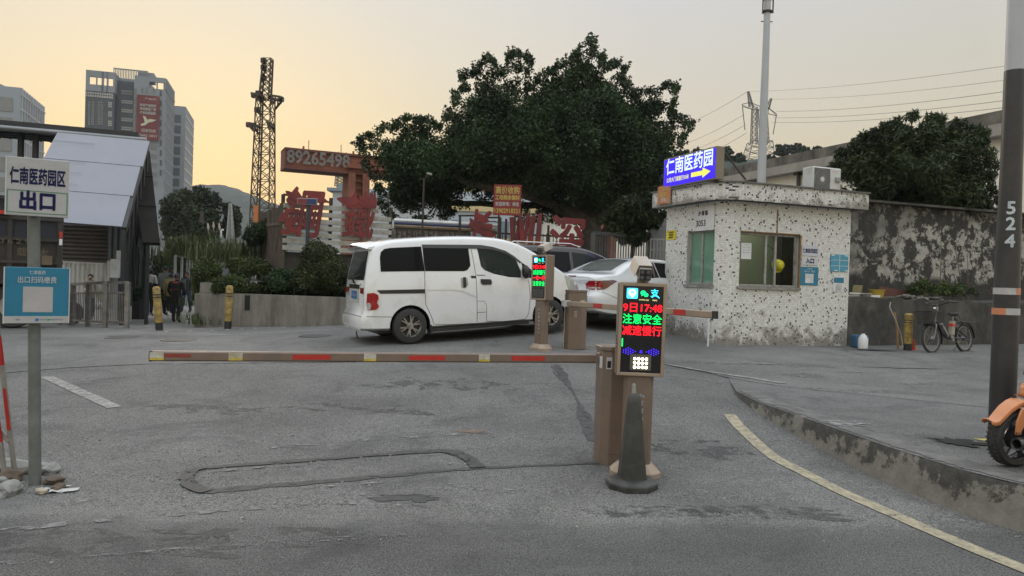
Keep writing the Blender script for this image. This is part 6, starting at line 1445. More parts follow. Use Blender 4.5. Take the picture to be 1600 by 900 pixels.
p = at(1366, 541, 14.6); o = drape_poly('dark_scrap', blob(p.x, p.y, .42, .10, j=.5), mat('dark cloth', (.03, .03, .03), .9), S, .02)

# ================================================================== factory building, light pole, pylon
FA = Vector((17.15, 25.8, 0)) - V * 8; FH = 8.02
fac = thing('factory_building', 'long cream factory building with stained concrete parapet', 'building', (FA.x, FA.y, 0), TH)
cream = mat('cream render', (.84, .80, .71), .85, .04, .5, dirt=(.62, .58, .50), damt=.25, dscale=.6, vscale=(1, 1, .3))
parp = mat('stained parapet', (.17, .155, .13), .9, .3, 1.2, dirt=(.05, .048, .042), damt=.6, dscale=1.6, vscale=(1, 1, .35))
mb = MB(); mb.box(0, 14, 0, 95, 0, FH - .5); wl = mb.build('wall', cream, fac)
mb = MB(); mb.box(-.22, 14, -.2, 95.2, FH - .5, FH); mb.build('parapet', parp, fac); mb = MB(); mb.box(-.5, 14, -.3, 95.2, FH - .93, FH - .52); mb.build('cornice', mat('grey cornice', (.30, .28, .25), .9, .2, 2), fac)
wfr = mat('green grey window', (.10, .14, .12), .3, .15, 1, coat=.3)
FI = mw((FA.x, FA.y, 0), TH).inverted()
def fy(px, py=300): q = FI @ hit(px, py, FA, U); return q.y
yw0, yw1 = fy(1303), fy(1257); n = 6
for (ya, yb) in ((yw0, yw1), (fy(1185), fy(1150))):
    n = max(3, int((yb - ya) / 1.3)); fm = MB(); fm.box(-.03, .02, ya - .05, yb + .05, 5.42, FH - .64)
    w_ = fm.build('window', mat('window frame grey', (.30, .30, .28), .5), fac)
    for i in range(n):
        a = ya + (yb - ya) * i / n + .05; b = ya + (yb - ya) * (i + 1) / n - .05; mb = MB(); mb.box(-.045, -.032, a, b, 5.5, FH - .72); mb.build('pane', wfr, w_)
mb = MB(); yy = fy(1250); mb.tube([(-.12, yy, 1), (-.12, yy, FH - 1.0)], .09, 8); mb.box(-.3, 0, yy - .15, yy + .15, FH - 1.05, FH - .9); mb.build('downpipe', mat('dark downpipe', (.07, .06, .05), .7), fac)
# white pole behind the booth
pp = at(1185, 420, 19.0)
wp_ = thing('floodlight_pole', 'tall slim white pole behind the booth with dark brackets on top', 'pole', (pp.x, pp.y, .5)); ph = 12.0
pole_w = mat('pale grey pole', (.40, .42, .44), .4, .08, 2)
zk = at(1190, 20, 19.0).z - .5
mb = MB(); mb.lathe([(.135, 0), (.105, 4.5), (.085, zk), (.085, zk + .3), (.07, ph), (0, ph)], n=20); mb.build('shaft', pole_w, wp_, smooth=True)
mb = MB()
for z in (zk + .0, zk + .33, zk + .66): mb.lathe([(.10, z), (.13, z + .01), (.13, z + .05), (.10, z + .06)], n=16); 
for s_ in (-1, 1): mb.bar((s_*.13, -.05, zk - .02), (s_*.13, -.05, zk + .7), .03)
mb.bar((-.15, 0, zk - .22), (.15, 0, zk - .22), .02)
mb.build('bracket_ring', blkp, wp_)
# pylon
def lattice(mb, A, B, wA, wB, n, r, dA=None, dB=None):
    """square lattice column from A (bottom) to B (top)"""
    A, B = Vector(A), Vector(B); rings = []
    for i in range(n + 1):
        f = i / n; c = A.lerp(B, f); w_ = (wA + (wB - wA) * f) / 2; d_ = ((dA or wA) + ((dB or wB) - (dA or wA)) * f) / 2
        rings.append([c + Vector((sx * w_, sy * d_, 0)) for sx, sy in ((-1, -1), (1, -1), (1, 1), (-1, 1))])
    for k in range(4): mb.tube([rg[k] for rg in rings], r, 4)
    for i in range(n):
        for k in range(4):
            a, b = rings[i], rings[i + 1]; k2 = (k + 1) % 4
            mb.tube([a[k], b[k2]], r * .6, 3, cap=False); mb.tube([a[k2], b[k]], r * .6, 3, cap=False); mb.tube([b[k], b[k2]], r * .6, 3, cap=False)
pyY = 260.; k_ = pyY / FPX
steel = mat('pylon steel', (.10, .10, .10), .6, .1, 1, metal=.3)
P = lambda px, py, Y=pyY: at(px, py, Y)
pyl = thing('pylon', 'lattice power pylon with two peaks on the wooded ridge', 'pylon', P(1186, 250))
pyl.location.z = 20; IB = Vector(pyl.location)
mb = MB(); mb.M = Matrix.Translation(-IB)
for a, b, w1, w2, n in (((1183, 262), (1187, 222), 44, 30, 4), ): lattice(mb, P(*a), P(*b), w1 * k_, w2 * k_, n, .16)
lattice(mb, P(1178, 225), P(1179, 168), 9 * k_, 7 * k_, 7, .13); lattice(mb, P(1196, 225), P(1194, 170), 9 * k_, 7 * k_, 7, .13)
mb.build('body', steel, pyl)
mb = MB(); mb.M = Matrix.Translation(-IB)
lattice(mb, P(1174, 168), P(1169, 143), 6 * k_, .5, 4, .12); lattice(mb, P(1198, 172), P(1205, 154), 6 * k_, .5, 4, .12); mb.build('peak', steel, pyl)
mb = MB(); mb.M = Matrix.Translation(-IB)
pa_ = [P(1159, 163), P(1172, 160), P(1187, 166), P(1200, 168), P(1213, 178)]; pb_ = [P(1160, 166), P(1172, 170), P(1187, 172), P(1201, 178), P(1214, 181)]
for a, b in ((pa_, pb_),):
    mb.tube(a, .15, 4); mb.tube(b, .15, 4)
    for i in range(5): mb.tube([a[i], b[i]], .1, 3)
    for i in range(4): mb.tube([a[i], b[i+1]], .1, 3)
mb.build('cross_arm', steel, pyl)
for (x0_, y0_, x1_, y1_) in ((1160, 166, 1164, 203), (1213, 180, 1208, 210), (1185, 172, 1186, 200)):
    mb = MB(); mb.M = Matrix.Translation(-IB); mb.tube([P(x0_, y0_), P(x1_, y1_)], .18, 4); mb.build('insulator', steel, pyl)
wire = mat('wire', (.20, .19, .18), .6)
WR_ = (((1169, 143), (1575, 86)), ((1205, 155), (1575, 108)), ((1213, 174), (1575, 126)), ((1208, 184), (1575, 140)), ((1205, 191), (1575, 151)))
for i, (a, b) in enumerate(WR_):
    A_ = P(*a); B_ = at(*b, 150.); B_ = B_ + (B_ - A_) * .5; pts = []
    for t in np.linspace(0, 1, 20): q = A_.lerp(B_, t); q.z -= 4 * t * (1 - t) * 2.4; pts.append(q)
    mb = MB(); mb.tube(pts, .055 if i < 2 else .075, 4, cap=False)
    tag(mb.build('power_line', wire), ('uppermost thin wire from the pylon towards the lamp post', 'second thin wire from the pylon towards the lamp post', 'upper thick conductor from the pylon towards the lamp post', 'middle thick conductor from the pylon towards the lamp post', 'lowest thick conductor from the pylon towards the lamp post')[i], 'power line', 'power lines on the pylon')
for i, (a, b) in enumerate((((1168, 143), (1040, 206)), ((1161, 180), (1045, 232)), ((1163, 196), (1050, 244)), ((1166, 208), (1050, 262)))):
    A_ = P(*a); B_ = at(*b, 400.); pts = []
    for t in np.linspace(0, 1, 12): q = A_.lerp(B_, t); q.z -= 4 * t * (1 - t) * 1.5; pts.append(q)
    mb = MB(); mb.tube(pts, .08, 4, cap=False); tag(mb.build('power_line', wire), ('uppermost wire from the pylon down behind the big tree', 'second wire from the pylon down behind the big tree', 'third wire from the pylon down behind the big tree', 'lowest wire from the pylon down behind the big tree')[i], 'power line', 'power lines on the pylon')

# ================================================================== tower block with the red banner
def bigbox(mb, x0, x1, y0, y1, z0, z1, mi=0): mb.box(x0, x1, y0, y1, z0, z1, mi)
TY = 200.; tyaw = math.radians(17); T0 = at(127, 420, TY)
tw = thing('tower_block', 'grey slab tower block with a red banner near its top', 'building', (T0.x, T0.y, 0), tyaw)
TI = mw((T0.x, T0.y, 0), tyaw); TIi = TI.inverted(); tu = Vector((math.cos(tyaw), math.sin(tyaw), 0)); tn = Vector((-math.sin(tyaw), math.cos(tyaw), 0))
def tf(px, py): q = TIi @ hit(px, py, T0, tn); return q.x, q.z
conc = mat('tower concrete', (.22, .24, .26), .8, .08, .12); dkc = mat('tower dark cladding', (.065, .075, .085), .6, .1, .2); win = mat('tower window', (.17, .18, .18), .3, .15, .3, coat=.3); winb = mat('tower bright window', (.36, .36, .34), .3, .15, .3)
xL, xM0, xM1, xR = 0, tf(178, 200)[0], tf(208, 200)[0], tf(257, 200)[0]
zL = tf(127, 108)[1]; zR = tf(257, 122)[1]; zC = tf(200, 106)[1]; D = 17
mb = MB(); mb.box(xL, xM0, 0, D, 0, zL - 5.5); mb.build('wing_wall', dkc, tw)
mb = MB(); mb.box(xM0, xM1, 3, D, 0, zC - 3); mb.build('core_wall', dkc, tw)
mb = MB(); mb.box(xM1, xR, 0, D, 0, zR - 4.5); mb.build('wing_wall', conc, tw)
# open parapet frames
def frame_wall(mb, a, b, y, z0, z1, holes, hw, hh, th=.6):
    xs_ = [a]
    for h_ in holes: xs_ += [h_ - hw, h_ + hw]
    xs_.append(b); zc = (z0 + z1) / 2
    for i in range(0, len(xs_), 2): mb.box(xs_[i], xs_[i+1], y, y + th, z0, z1)
    for h_ in holes: mb.box(h_ - hw, h_ + hw, y, y + th, z0, zc - hh); mb.box(h_ - hw, h_ + hw, y, y + th, zc + hh, z1)
mb = MB(); hx = [tf(p, 118)[0] for p in (145, 157, 164, 172)]; frame_wall(mb, xL, xM0, 0, zL - 5.5, zL, hx, .8, 1.0); mb.box(xM0 - .6, xM0, .6, D, zL - 5.5, zL); mb.box(xL, xL + .6, .6, D, zL - 5.5, zL - 4.5); mb.build('parapet', conc, tw)
mb = MB(); hx = [tf(p, 125)[0] for p in (239, 252)]; frame_wall(mb, xM1, xR, 0, zR - 4.5, zR, hx, .9, .9); mb.box(xR - .6, xR, .6, D, zR - 4.5, zR); mb.box(xM1, xM1 + .6, .6, D, zR - 4.5, zR); mb.build('parapet', conc, tw)
mb = MB(); x0c, x1c = tf(172, 110)[0], tf(226, 110)[0]; zc0, zc1 = tf(172, 115)[1], tf(172, 99.5)[1]
mb.box(x0c, x0c + .6, 4, 14, zc0 - 4, zc1 - 1.5); mb.box(x1c - .6, x1c, 4, 14, zc0 - 4, zc1 - 2); mb.box(x0c, x1c, 4, 4.5, zc0 - 3, zc0); mb.box(x0c, x1c, 12, 12.5, zc0 - 3, zc0)
for i in range(22): x = x0c + (x1c - x0c) * i / 21; mb.box(x, x + .18, 4, 4.3, zc0, zc1)
mb.box(x0c + 6, x0c + 10, 5, 9, zc0, zc0 + 2.5); mb.box(x0c, x1c, 4, 4.3, zc1 - .3, zc1); mb.build('roof_screen', conc, tw)
# window bands
def win_at(px0, py0, px1, py1, m_, y=-.15, nx_=1, nz=1, nm='window'):
    a, z1 = tf(px0, py0); b, z0 = tf(px1, py1)
    mb = MB()
    for i in range(nx_):
        for j in range(nz):
            g = .12 * (b - a) / nx_; gz = .12 * (z1 - z0) / nz
            mb.box(a + (b-a)*i/nx_ + g, a + (b-a)*(i+1)/nx_ - g, y, y + .1, z0 + (z1-z0)*j/nz + gz, z0 + (z1-z0)*(j+1)/nz - gz)
    return mb.build(nm, m_, tw)
win_at(133, 142, 177, 155, winb, nx_=12, nz=2)
mb = MB(); mb.box(xL, xM0, -.3, .0, tf(150, 143)[1], zL - 5.5); mb.build('spandrel', conc, tw)
for a, b in ((138, 141), (143.5, 147), (153.5, 156.5), (158, 160.5)): win_at(a, 158, b, 196, win, nx_=2, nz=10)
for r in range(4): win_at(169, 159 + r * 14.5, 175, 168.5 + r * 14.5, winb, nx_=2, nz=3)
for r in range(5): win_at(186, 138 + r * 14 - (2 if r == 0 else 0), 204, 145.5 + r * 14, winb if r else win, y=2.85, nx_=6, nz=2)
for r in range(6): win_at(209.5, 137 + r * 14, 213.5, 149 + r * 14, win, nx_=2, nz=3)
for p_ in (221, 228, 239): win_at(p_, 136, p_ + 2.5, 146, win, nx_=1, nz=3)
for p_ in (188, 194, 200): win_at(p_, 126, p_ + 4, 131, dkc, y=2.85)
for r in range(9): win_at(249.5, 140 + r * 15.5, 253, 152 + r * 15.5, dkc)
mb = MB()
for i in range(8): mb.box(xR, xR + .3, 1 + i * 2.0, 1.4 + i * 2.0, 0, zR)
for j in range(20): mb.box(xR, xR + .25, 0, D, zR - 3 - j * 3.2, zR - 2.6 - j * 3.2)
mb.build('side_fins', conc, tw); mb = MB(); mb.box(xR - .1, xR + .12, .5, D - .5, 0, zR - 4); mb.build('side_glazing', winb, tw)
for r in range(5): win_at(214, 224 + r * 14, 246, 234 + r * 14, win, nx_=6, nz=2)
# banner
a, z1 = tf(215, 148.5); b, z0 = tf(248, 220.5); bw, bh = b - a, z1 - z0; bc_ = ((a + b) / 2, (z0 + z1) / 2)
FB = lambda x, y, k=0: Vector((bc_[0] + x, -.5 - k, bc_[1] + y))
mb = MB(); mb.prism([(-bw/2, -bh/2), (bw/2, -bh/2), (bw/2, bh/2), (-bw/2, bh/2)], FB, 0, .3); bn = mb.build('banner', mat('red banner', (.14, .022, .02), .7, .25, .25), tw)
bt = mat('banner white', (.5, .5, .48), .7)
for i, s in enumerate(('研发产业新城', '专业医药广场', '产业全链服务')): text('lettering', s, bh * .065, lambda x, y, k, i=i: FB(x, y + bh * (.27 - .085 * i), .35), bt, bn, bold=.05, fit=bw * .72, shear=.2)
text('lettering', '产业园', bh * .045, lambda x, y, k: FB(x + bw * .1, y + bh * .42, .35), bt, bn, fit=bw * .5)
text('lettering', '招商热线', bh * .08, lambda x, y, k: FB(x + bw * .05, y - bh * .30, .35), bt, bn, fit=bw * .65); text('lettering', '2682 3831', bh * .07, lambda x, y, k: FB(x + bw * .03, y - bh * .41, .35), bt, bn, fit=bw * .8)
mb = MB(); mb.prism([(x * bw, y * bh) for x, y in ((-.22, .03), (-.10, .02), (-.02, -.05), (.12, -.03), (.40, -.04), (.22, -.09), (.05, -.11), (-.10, -.18), (-.30, -.20), (-.28, -.15), (-.12, -.12), (-.15, -.06))], FB, .3, .45); mb.build('bird_shape', mat('pale bird print', (.5, .48, .36), .7), bn)
t2 = at(272, 420, 232); w2 = thing('tower_block', 'narrow grey tower block just behind the bannered tower', 'building', (t2.x, t2.y, 0), tyaw)
z2 = 1.6 + (421 - 166) / FPX * 232
mb = MB(); mb.box(-8, 2.2, 0, 22, 0, z2); mb.build('wall', conc, w2)
mb = MB()
for j in range(15): mb.box(-.9, .9, -.12, 0, z2 - 5.2 - j * 3.3, z2 - 2.8 - j * 3.3)
mb.build('window_strip', dkc, w2)
mb = MB()
for j in range(15): mb.box(2.2, 2.32, 0, 22, z2 - 3 - j * 3.3, z2 - 2.6 - j * 3.3)
mb.build('floor_line', winb, w2)
# left office building
T3 = at(27, 400, 150.); c3 = thing('office_building', 'pale grey office building at the frame edge behind the canopy', 'building', (T3.x, T3.y, 0), math.radians(20))
z3 = 1.6 + (414 - 138) / FPX * 150
mb = MB(); mb.box(-26, 0, 0, 19, 0, z3); mb.build('wall', mat('office cladding', (.26, .29, .32), .6, .08, .2), c3)
mb = MB(); mb.prism([(-12, 0), (-1, 0), (-12, 4.5)], lambda x, z, y: (x - 1, y, z3 + z), 3, 3.4); mb.build('roof_fin', conc, c3)
for j in range(7):
    for i in range(6): mb = MB(); mb.box(-4.5 - i * 3.6, -1.4 - i * 3.6, -.12, 0, z3 - 5 - j * 4.0, z3 - 2.2 - j * 4.0); mb.build('window', win, c3)
mb = MB()
for i in range(10): mb.box(.0, .25, .3 + i * 1.95, .55 + i * 1.95, 0, z3)
for j in range(12): mb.box(.0, .22, 0, 19, z3 - 1.5 - j * 3, z3 - 1.2 - j * 3)
mb.build('side_fins', mat('pale fins', (.40, .42, .44), .6), c3); mb = MB(); mb.box(0, .1, .2, 18.8, 0, z3 - 1); mb.build('side_glazing', mat('side glazing', (.20, .22, .24), .3, .15, .2, coat=.3), c3)

# ================================================================== crane, mast, low buildings behind
cr0, cr1 = Vector((at(445, 300, 33.).x, 33., 0)), Vector((at(577, 300, 34.6).x, 34.6, 0)); cdv = (cr1 - cr0).normalized(); cyaw = math.atan2(cdv.y, cdv.x)
crn = thing('gantry_crane', 'rusty red gantry crane with white number 89265498 on its beam', 'crane', (cr0.x, cr0.y, 0), cyaw)
rust_r = mat('crane red paint', (.24, .085, .05), .7, .15, .8, dirt=(.12, .05, .035), damt=.5, dscale=1.5)
zt = at(445, 231, 33.).z; zb_ = at(445, 261, 33.).z; LB = 22.
mb = MB(); mb.box(0, LB, 0, 1.1, zb_, zt); bm_ = mb.build('beam', rust_r, crn)
mb = MB(); mb.box(-.06, LB, -.10, 1.2, zt - .08, zt + .02); mb.box(-.06, LB, -.10, 1.2, zb_ - .06, zb_ + .04); mb.box(-.06, .06, -.06, 1.16, zb_, zt); mb.build('flange', mat('dark crane red', (.14, .05, .035), .7, .2, 2), bm_)
nl_ = (cr1 - cr0).length * (543 - 445) / (577 - 445)
text('number', '89265498', .80, lambda x, y, k: Vector((x + nl_ * .5 + .02, -.12, (zt + zb_) / 2 + .03 + y)), mat('crane number white', (.45, .42, .40), .7), bm_, bold=.02, fit=nl_ * .98)
mb = MB()
for i in range(9): x = 1 + i * 2.3; mb.bar((x, .1, zt), (x, .1, zt + .45), .03); mb.bar((x - .1, .9, zt), (x - .1, .9, zt + .3), .08)
mb.build('rail_stub', rust_r, crn)
xl0 = (cr1 - cr0).length * (542 - 445) / 132; xl1 = (cr1 - cr0).length * (576 - 445) / 132
mb = MB(); mb.box(xl0, xl0 + .32, -.15, 1.2, 0, zb_); mb.box(xl1 - .32, xl1, -.15, 1.2, 0, zb_); mb.box(xl0 + .3, xl1 - .3, .1, .5, 0, zb_); mb.box(xl0 - .1, xl1 + 1.0, -.25, -.1, zb_ + .2, zb_ + .36); mb.build('leg', rust_r, crn)
mb = MB(); xm = (xl0 + xl1) / 2
for i in range(18): mb.bar((xm - .2, .0, .5 + i * .32), (xm + .2, .0, .5 + i * .32), .05)
mb.bar((xm - .2, .0, .4), (xm - .2, .0, zb_), .05); mb.bar((xm + .2, .0, .4), (xm + .2, .0, zb_), .05); mb.build('ladder', rust_r, crn)
mb = MB(); xq = (at(945, 350, 40).x - cr0.x) / cdv.x; mb.box(xq - .5, xq - .15, -.1, 1.2, 0, zb_); mb.box(xq + .3, xq + .65, -.1, 1.2, 0, zb_); mb.box(xq - .15, xq + .3, .3, .8, 2.0, 2.5); mb.build('leg', rust_r, crn)
# lattice mast
MY = 42.; mk_ = MY / FPX; mst = thing('lattice_mast', 'tall brown lattice mast with side arms and lamp boxes', 'mast', at(408, 425, MY)); mst.location.z = 0
MO = Vector(mst.location); msteel = mat('mast steel', (.075, .055, .04), .7, .2, .8)
Pm = lambda px, py, Y=MY: at(px, py, Y)
mb = MB(); mb.M = Matrix.Translation(-MO)
lattice(mb, Pm(408, 430), Pm(415, 155), 33 * mk_, 22 * mk_, 13, .045); lattice(mb, Pm(414, 158), Pm(419, 92), 15 * mk_, 12 * mk_, 7, .045)
mb.tube([Pm(402, 430), Pm(411, 150)], .06, 4)
mb.build('shaft', msteel, mst)
def armm(p, q, r):
    mb = MB(); mb.M = Matrix.Translation(-MO); P0, Q0, R0_ = Pm(*p), Pm(*q), Pm(*r)
    for dy in (-.5, .5):
        d_ = Vector((0, dy, 0)); mb.tube([P0 + d_, Q0 + d_ * .5], .07, 4); mb.tube([R0_ + d_, Q0 + d_ * .5], .07, 4)
        for f in (.3, .6): mb.tube([P0.lerp(Q0, f) + d_, R0_.lerp(Q0, f) + d_], .05, 4)
    mb.tube([P0 + Vector((0, -.5, 0)), P0 + Vector((0, .5, 0))], .06, 4); mb.build('arm', msteel, mst)
armm((425, 152), (441, 153), (425, 168)); armm((410, 152), (395, 147), (411, 162)); armm((401, 196), (388, 194), (402, 208)); armm((425, 196), (420, 190), (425, 205))
for p_ in ((412, 95), (412, 106), (412, 122), (397, 149), (404, 146), (402, 172), (439, 155), (389, 195)):
    mb = MB(); mb.M = Matrix.Translation(-MO); c = Pm(*p_); mb.obox(c, (.26, .3, .26)); mb.build('lamp_box', blkp, mst)
mb = MB(); mb.M = Matrix.Translation(-MO); c = Pm(400, 337, 41); mb.obox(c, (.22, .1, 1.1)); mb.build('orange_flag', mat('orange flag', (.5, .16, .04), .7), mst)
t = thing('lattice_pole', 'small pale lattice pole in front of the far trees', 'pole', (0, 0, 0)); mb = MB(); lattice(mb, at(360, 378, 50), at(360, 318, 50), .42, .12, 9, .03); mb.build('shaft', mat('pale steel', (.35, .36, .36), .6), t)
t = thing('lamp_pole', 'short white lamp pole left of the lattice pole', 'pole', (0, 0, 0)); mb = MB(); mb.tube([at(345, 380, 40), at(345.5, 360, 40), at(349, 359, 40)], .06, 6); mb.build('shaft', white, t)
# white water tower house and gable house
tg = thing('water_tower', 'small white tower house with masts behind the crane leg', 'building', (0, 0, 0)); wr_ = mat('white render', (.42, .44, .47), .8, .08, .5)
a = at(519, 330, 60); b = at(562, 330, 60)
mb = MB(); mb.box(a.x, b.x, 60, 62.5, 0, at(530, 296, 60).z); mb.build('wall', wr_, tg)
mb = MB(); mb.box(a.x - .4, b.x + .3, 59.7, 62.8, at(530, 299, 60).z, at(530, 294, 60).z); mb.box(a.x + .3, a.x + 1.3, 60.3, 61.5, at(530, 294, 60).z, at(530, 286, 60).z); mb.build('roof', mat('blue grey roof', (.20, .24, .27), .7), tg)
mb = MB()
for p_, t_ in ((529, 237), (533, 226), (538, 240), (541, 238)): mb.tube([at(p_, 296, 61), at(p_, t_, 61)], .035, 4)
lattice(mb, at(533, 292, 61.2), at(533, 262, 61.2), .9, .6, 6, .035); mb.build('antenna', steel, tg)
t = thing('gable_house', 'white gabled house end peeking under the big tree', 'building', (0, 0, 0))
mb = MB(); p = [at(575, 340, 55), at(612, 340, 55)]; z0_, z1_ = at(590, 318, 55).z, at(600, 299, 55).z
mb.prism([(p[0].x, 0), (p[1].x + 4, 0), (p[1].x + 4, z0_), (p[1].x + 1, z1_ + .4), (p[0].x, z0_ - .3)], lambda x, z, y: (x, y, z), 55, 60); mb.build('wall', wr_, t)
mb = MB(); mb.bar((p[0].x - .4, 54.8, z0_ - .35), (p[1].x + 1, 54.8, z1_ + .45), .3, .18); mb.build('roof', mat('blue grey roof', (.2, .24, .27)), t); mb = MB(); mb.box(at(582, 310, 55).x, at(585, 310, 55).x, 54.9, 55, at(582, 318, 55).z, at(582, 310, 55).z); mb.build('window', dkc, t)
t = thing('apartment_block', 'pale blue apartment block glimpsed behind the fence letters', 'building', (0, 0, 0))
zt = at(740, 300, 65).z; a = at(560, 330, 65); b = at(905, 330, 65)
mb = MB(); mb.box(a.x, b.x, 65, 75, 0, zt); mb.build('wall', mat('pale blue render', (.42, .48, .54), .8, .06, .4), t)
mb = MB()
for j in range(4): mb.box(a.x, b.x, 64.8, 65, zt - 1.7 - j * 2.9, zt - 1.1 - j * 2.9)
mb.build('ochre_band', mat('ochre band', (.55, .44, .24), .8), t)
for i in range(9):
    for j in range(3): x = a.x + 1.5 + i * 2.1; mb = MB(); mb.box(x, x + 1.2, 64.85, 64.99, zt - 3.9 - j * 2.9, zt - 2.5 - j * 2.9); mb.build('window', mat('blue window', (.16, .22, .28), .3, .1, 1, coat=.3), t)
# mountains and ridge
mtm = mat('wooded slope', (.030, .042, .032), .95, .4, .05)
mtn, nt, bs = newmat('wooded slope far'); nt.links.new(ramp(nt, noise_node(nt, .12, 8, .75), [(.4, (.012, .02, .014)), (.65, (.05, .065, .045))]), bs.inputs['Base Color']); bs.inputs['Roughness'].default_value = 1
def ridge(name, pts, Y, depth, m_, jag=2., step=4.):
    mb = MB(); P_ = [(at(px, py, Y).x, at(px, py, Y).z) for px, py in pts]; xs_ = np.arange(P_[0][0], P_[-1][0], step); rows_ = 9; vs = []
    for x in xs_:
        z = float(np.interp(x, [p[0] for p in P_], [p[1] for p in P_]))
        for r in range(rows_):
            f = r / (rows_ - 1); k = math.sin(f * PI / 2) if f < 1 else 1
            nz_ = mnoise.noise(Vector((x / 60, f * 3, Y))) * 6 * math.sin(f * PI) + mnoise.noise(Vector((x / 7, f * 9, Y))) * jag * (.4 + .6 * f) + mnoise.noise(Vector((x / 2.5, f * 20, Y))) * jag * .5
            vs.append((x, Y - depth * (1 - f), (z + 6) * k - 6 + nz_))
        vs.append((x, Y + depth, -10))
    R_ = rows_ + 1; mb.add(vs, [(i*R_+k, (i+1)*R_+k, (i+1)*R_+k+1, i*R_+k+1) for i in range(len(xs_)-1) for k in range(R_-1)])
    return struct(mb.build(name, m_, smooth=True, fix=False))
ridge('mountain', ((-200, 330), (60, 310), (200, 302), (290, 297), (320, 293), (348, 290), (370, 295), (395, 305), (440, 325), (490, 345), (560, 362), (700, 380), (900, 395)), 800., 250., mtn, 3., 3.)
ridge('ridge', ((900, 330), (980, 300), (1040, 258), (1080, 244), (1120, 246), (1150, 248), (1200, 250), (1240, 244), (1290, 240), (1340, 262), (1500, 300), (1700, 330)), 170., 60., mtm, 1.2, 1.5)
# ================================================================== covered stair, canopy and yard buildings on the left
dks = mat('dark steel sheet', (.035, .037, .04), .6, .15, 2, metal=.2); pnl = mat('pale roof sheet', (.215, .225, .265), .6, .04, .8, dirt=(.185, .195, .23), damt=.25, dscale=1.2)
stair = thing('covered_stair', 'covered footbridge stair with pale sloping roof sheets', 'footbridge', (0, 0, 0))
# deck canopy going left
c0, c1 = at(-260, 180, 22.6), at(216, 209, 25.7); cu = Vector((c1.x - c0.x, c1.y - c0.y, 0)).normalized(); cn_ = Vector((-cu.y, cu.x, 0)); cz = 6.25; c0.z = c1.z = cz
def P4(mb, A, B, C, D_, th, mi=0):
    n = (B - A).cross(D_ - A).normalized() * th; v = [A, B, C, D_, A + n, B + n, C + n, D_ + n]
    mb.add([tuple(p) for p in v], [(0, 1, 2, 3), (7, 6, 5, 4), (0, 4, 5, 1), (1, 5, 6, 2), (2, 6, 7, 3), (3, 7, 4, 0)], mi)
mb = MB(); P4(mb, c0, c1, c1 + cn_ * 3.4, c0 + cn_ * 3.4, .05)
n = 26
for i in range(n): a = c0.lerp(c1, i / n) + Vector((0, 0, -.05)); mb.bar(a, a + cn_ * 3.4, .05, .06)
for k in range(6): a = c0 + cn_ * (.5 * k + .3) + Vector((0, 0, -.10)); mb.bar(a, a + (c1 - c0), .08, .06)
mb.bar(c0 + Vector((0, 0, -.12)), c1 + Vector((0, 0, -.12)), .10, .30)
dc = mb.build('deck_roof', dks, stair)
mb = MB(); mb.tube([c0 + Vector((0, -.08, -.22)), c1 + Vector((.3, -.02, -.22))], .09, 12); mb.build('gutter', mat('gutter steel', (.20, .21, .22), .35, .1, 2, metal=.5), dc, smooth=True)
for px in (33, 56):
    p = at(px, 215, 25.); mb = MB(); mb.bar((p.x, p.y, 1.5), (p.x, p.y, cz - .1), .14, .14); mb.build('column', dks, stair)
mb = MB(); a = at(38, 200, 25.); b = at(55, 218, 25.); mb.bar(a, b, .05); mb.build('brace', dks, stair)
# the sloping roof sheets (three, lapped)
TR, TL = at(229, 222, 25.), at(110, 211, 24.6); BR, BL = at(193, 355, 20.2), at(94, 344, 19.3)
dn = (BR - TR); up3 = Vector((0, 0, 1)); nrm3 = (TL - TR).cross(dn).normalized(); nrm3 = nrm3 if nrm3.z > 0 else -nrm3
TL = TR + (TL - TR).normalized() * 2.75; BL = BR + (TL - TR)
for i, (f0, f1) in enumerate(((0, .345), (.31, .69), (.655, 1.0))):
    o_ = nrm3 * (.015 * (2 - i)); sh_ = (TR - TL).normalized() * (.07 * (1 - i) + .03)
    A, B, C, D_ = TL.lerp(BL, f0) + o_, TR.lerp(BR, f0) + o_ + sh_, TR.lerp(BR, f1) + o_ + sh_, TL.lerp(BL, f1) + o_
    mb = MB(); P4(mb, A, D_, C, B, .02); mb.build('roof_sheet', pnl, stair)
mb = MB()
for f in (.12, .37, .5, .63, .88):
    mb.bar(TL.lerp(BL, f) + nrm3 * .082, TL.lerp(BL, f).lerp(TR.lerp(BR, f), .45) + nrm3 * .082, .015, .01)
mb.build('sheet_lap', mat('lap line grey', (.33, .34, .38), .6), stair)
# side frame under the sheets: dark strings, perforated panels, posts
mb = MB()
for k in range(7):
    a = TR.lerp(BR, k / 6) - nrm3 * .08; mb.bar(a, Vector((a.x, a.y, max(.0, a.z - 3.2))), .09, .09)
mb.bar(TR - nrm3 * .1, BR - nrm3 * .1, .12, .20); mb.build('side_post', dks, stair)
lo0, lo1 = TR - Vector((0, 0, 2.7)) + cu * .1, BR - Vector((0, 0, 2.6)) + cu * .1
lm = lo0.lerp(lo1, .08); mb = MB(); P4(mb, lo0, lm, lm - cu * 2.6, lo0 - cu * 2.6, .25); mb.bar(lo0 + cu * .05, lm + cu * .05, .12, .5); lo1 = lo0.lerp(lo1, .7); mb.build('stair_flight', dks, stair)
def perf(mb, A, B, up, nx_, nz, w_=.03):
    for i in range(nx_ + 1): p = A.lerp(B, i / nx_); mb.bar(p, p + up, w_, w_)
    for j in range(nz + 1): mb.bar(A + up * (j / nz), B + up * (j / nz), w_, w_)
mb = MB(); perf(mb, lo0 + up3 * .35 + cu * .1, lo1 + up3 * .35 + cu * .1, Vector((0, 0, .85)), 36, 5, .05); mb.build('lattice_panel', dks, stair)
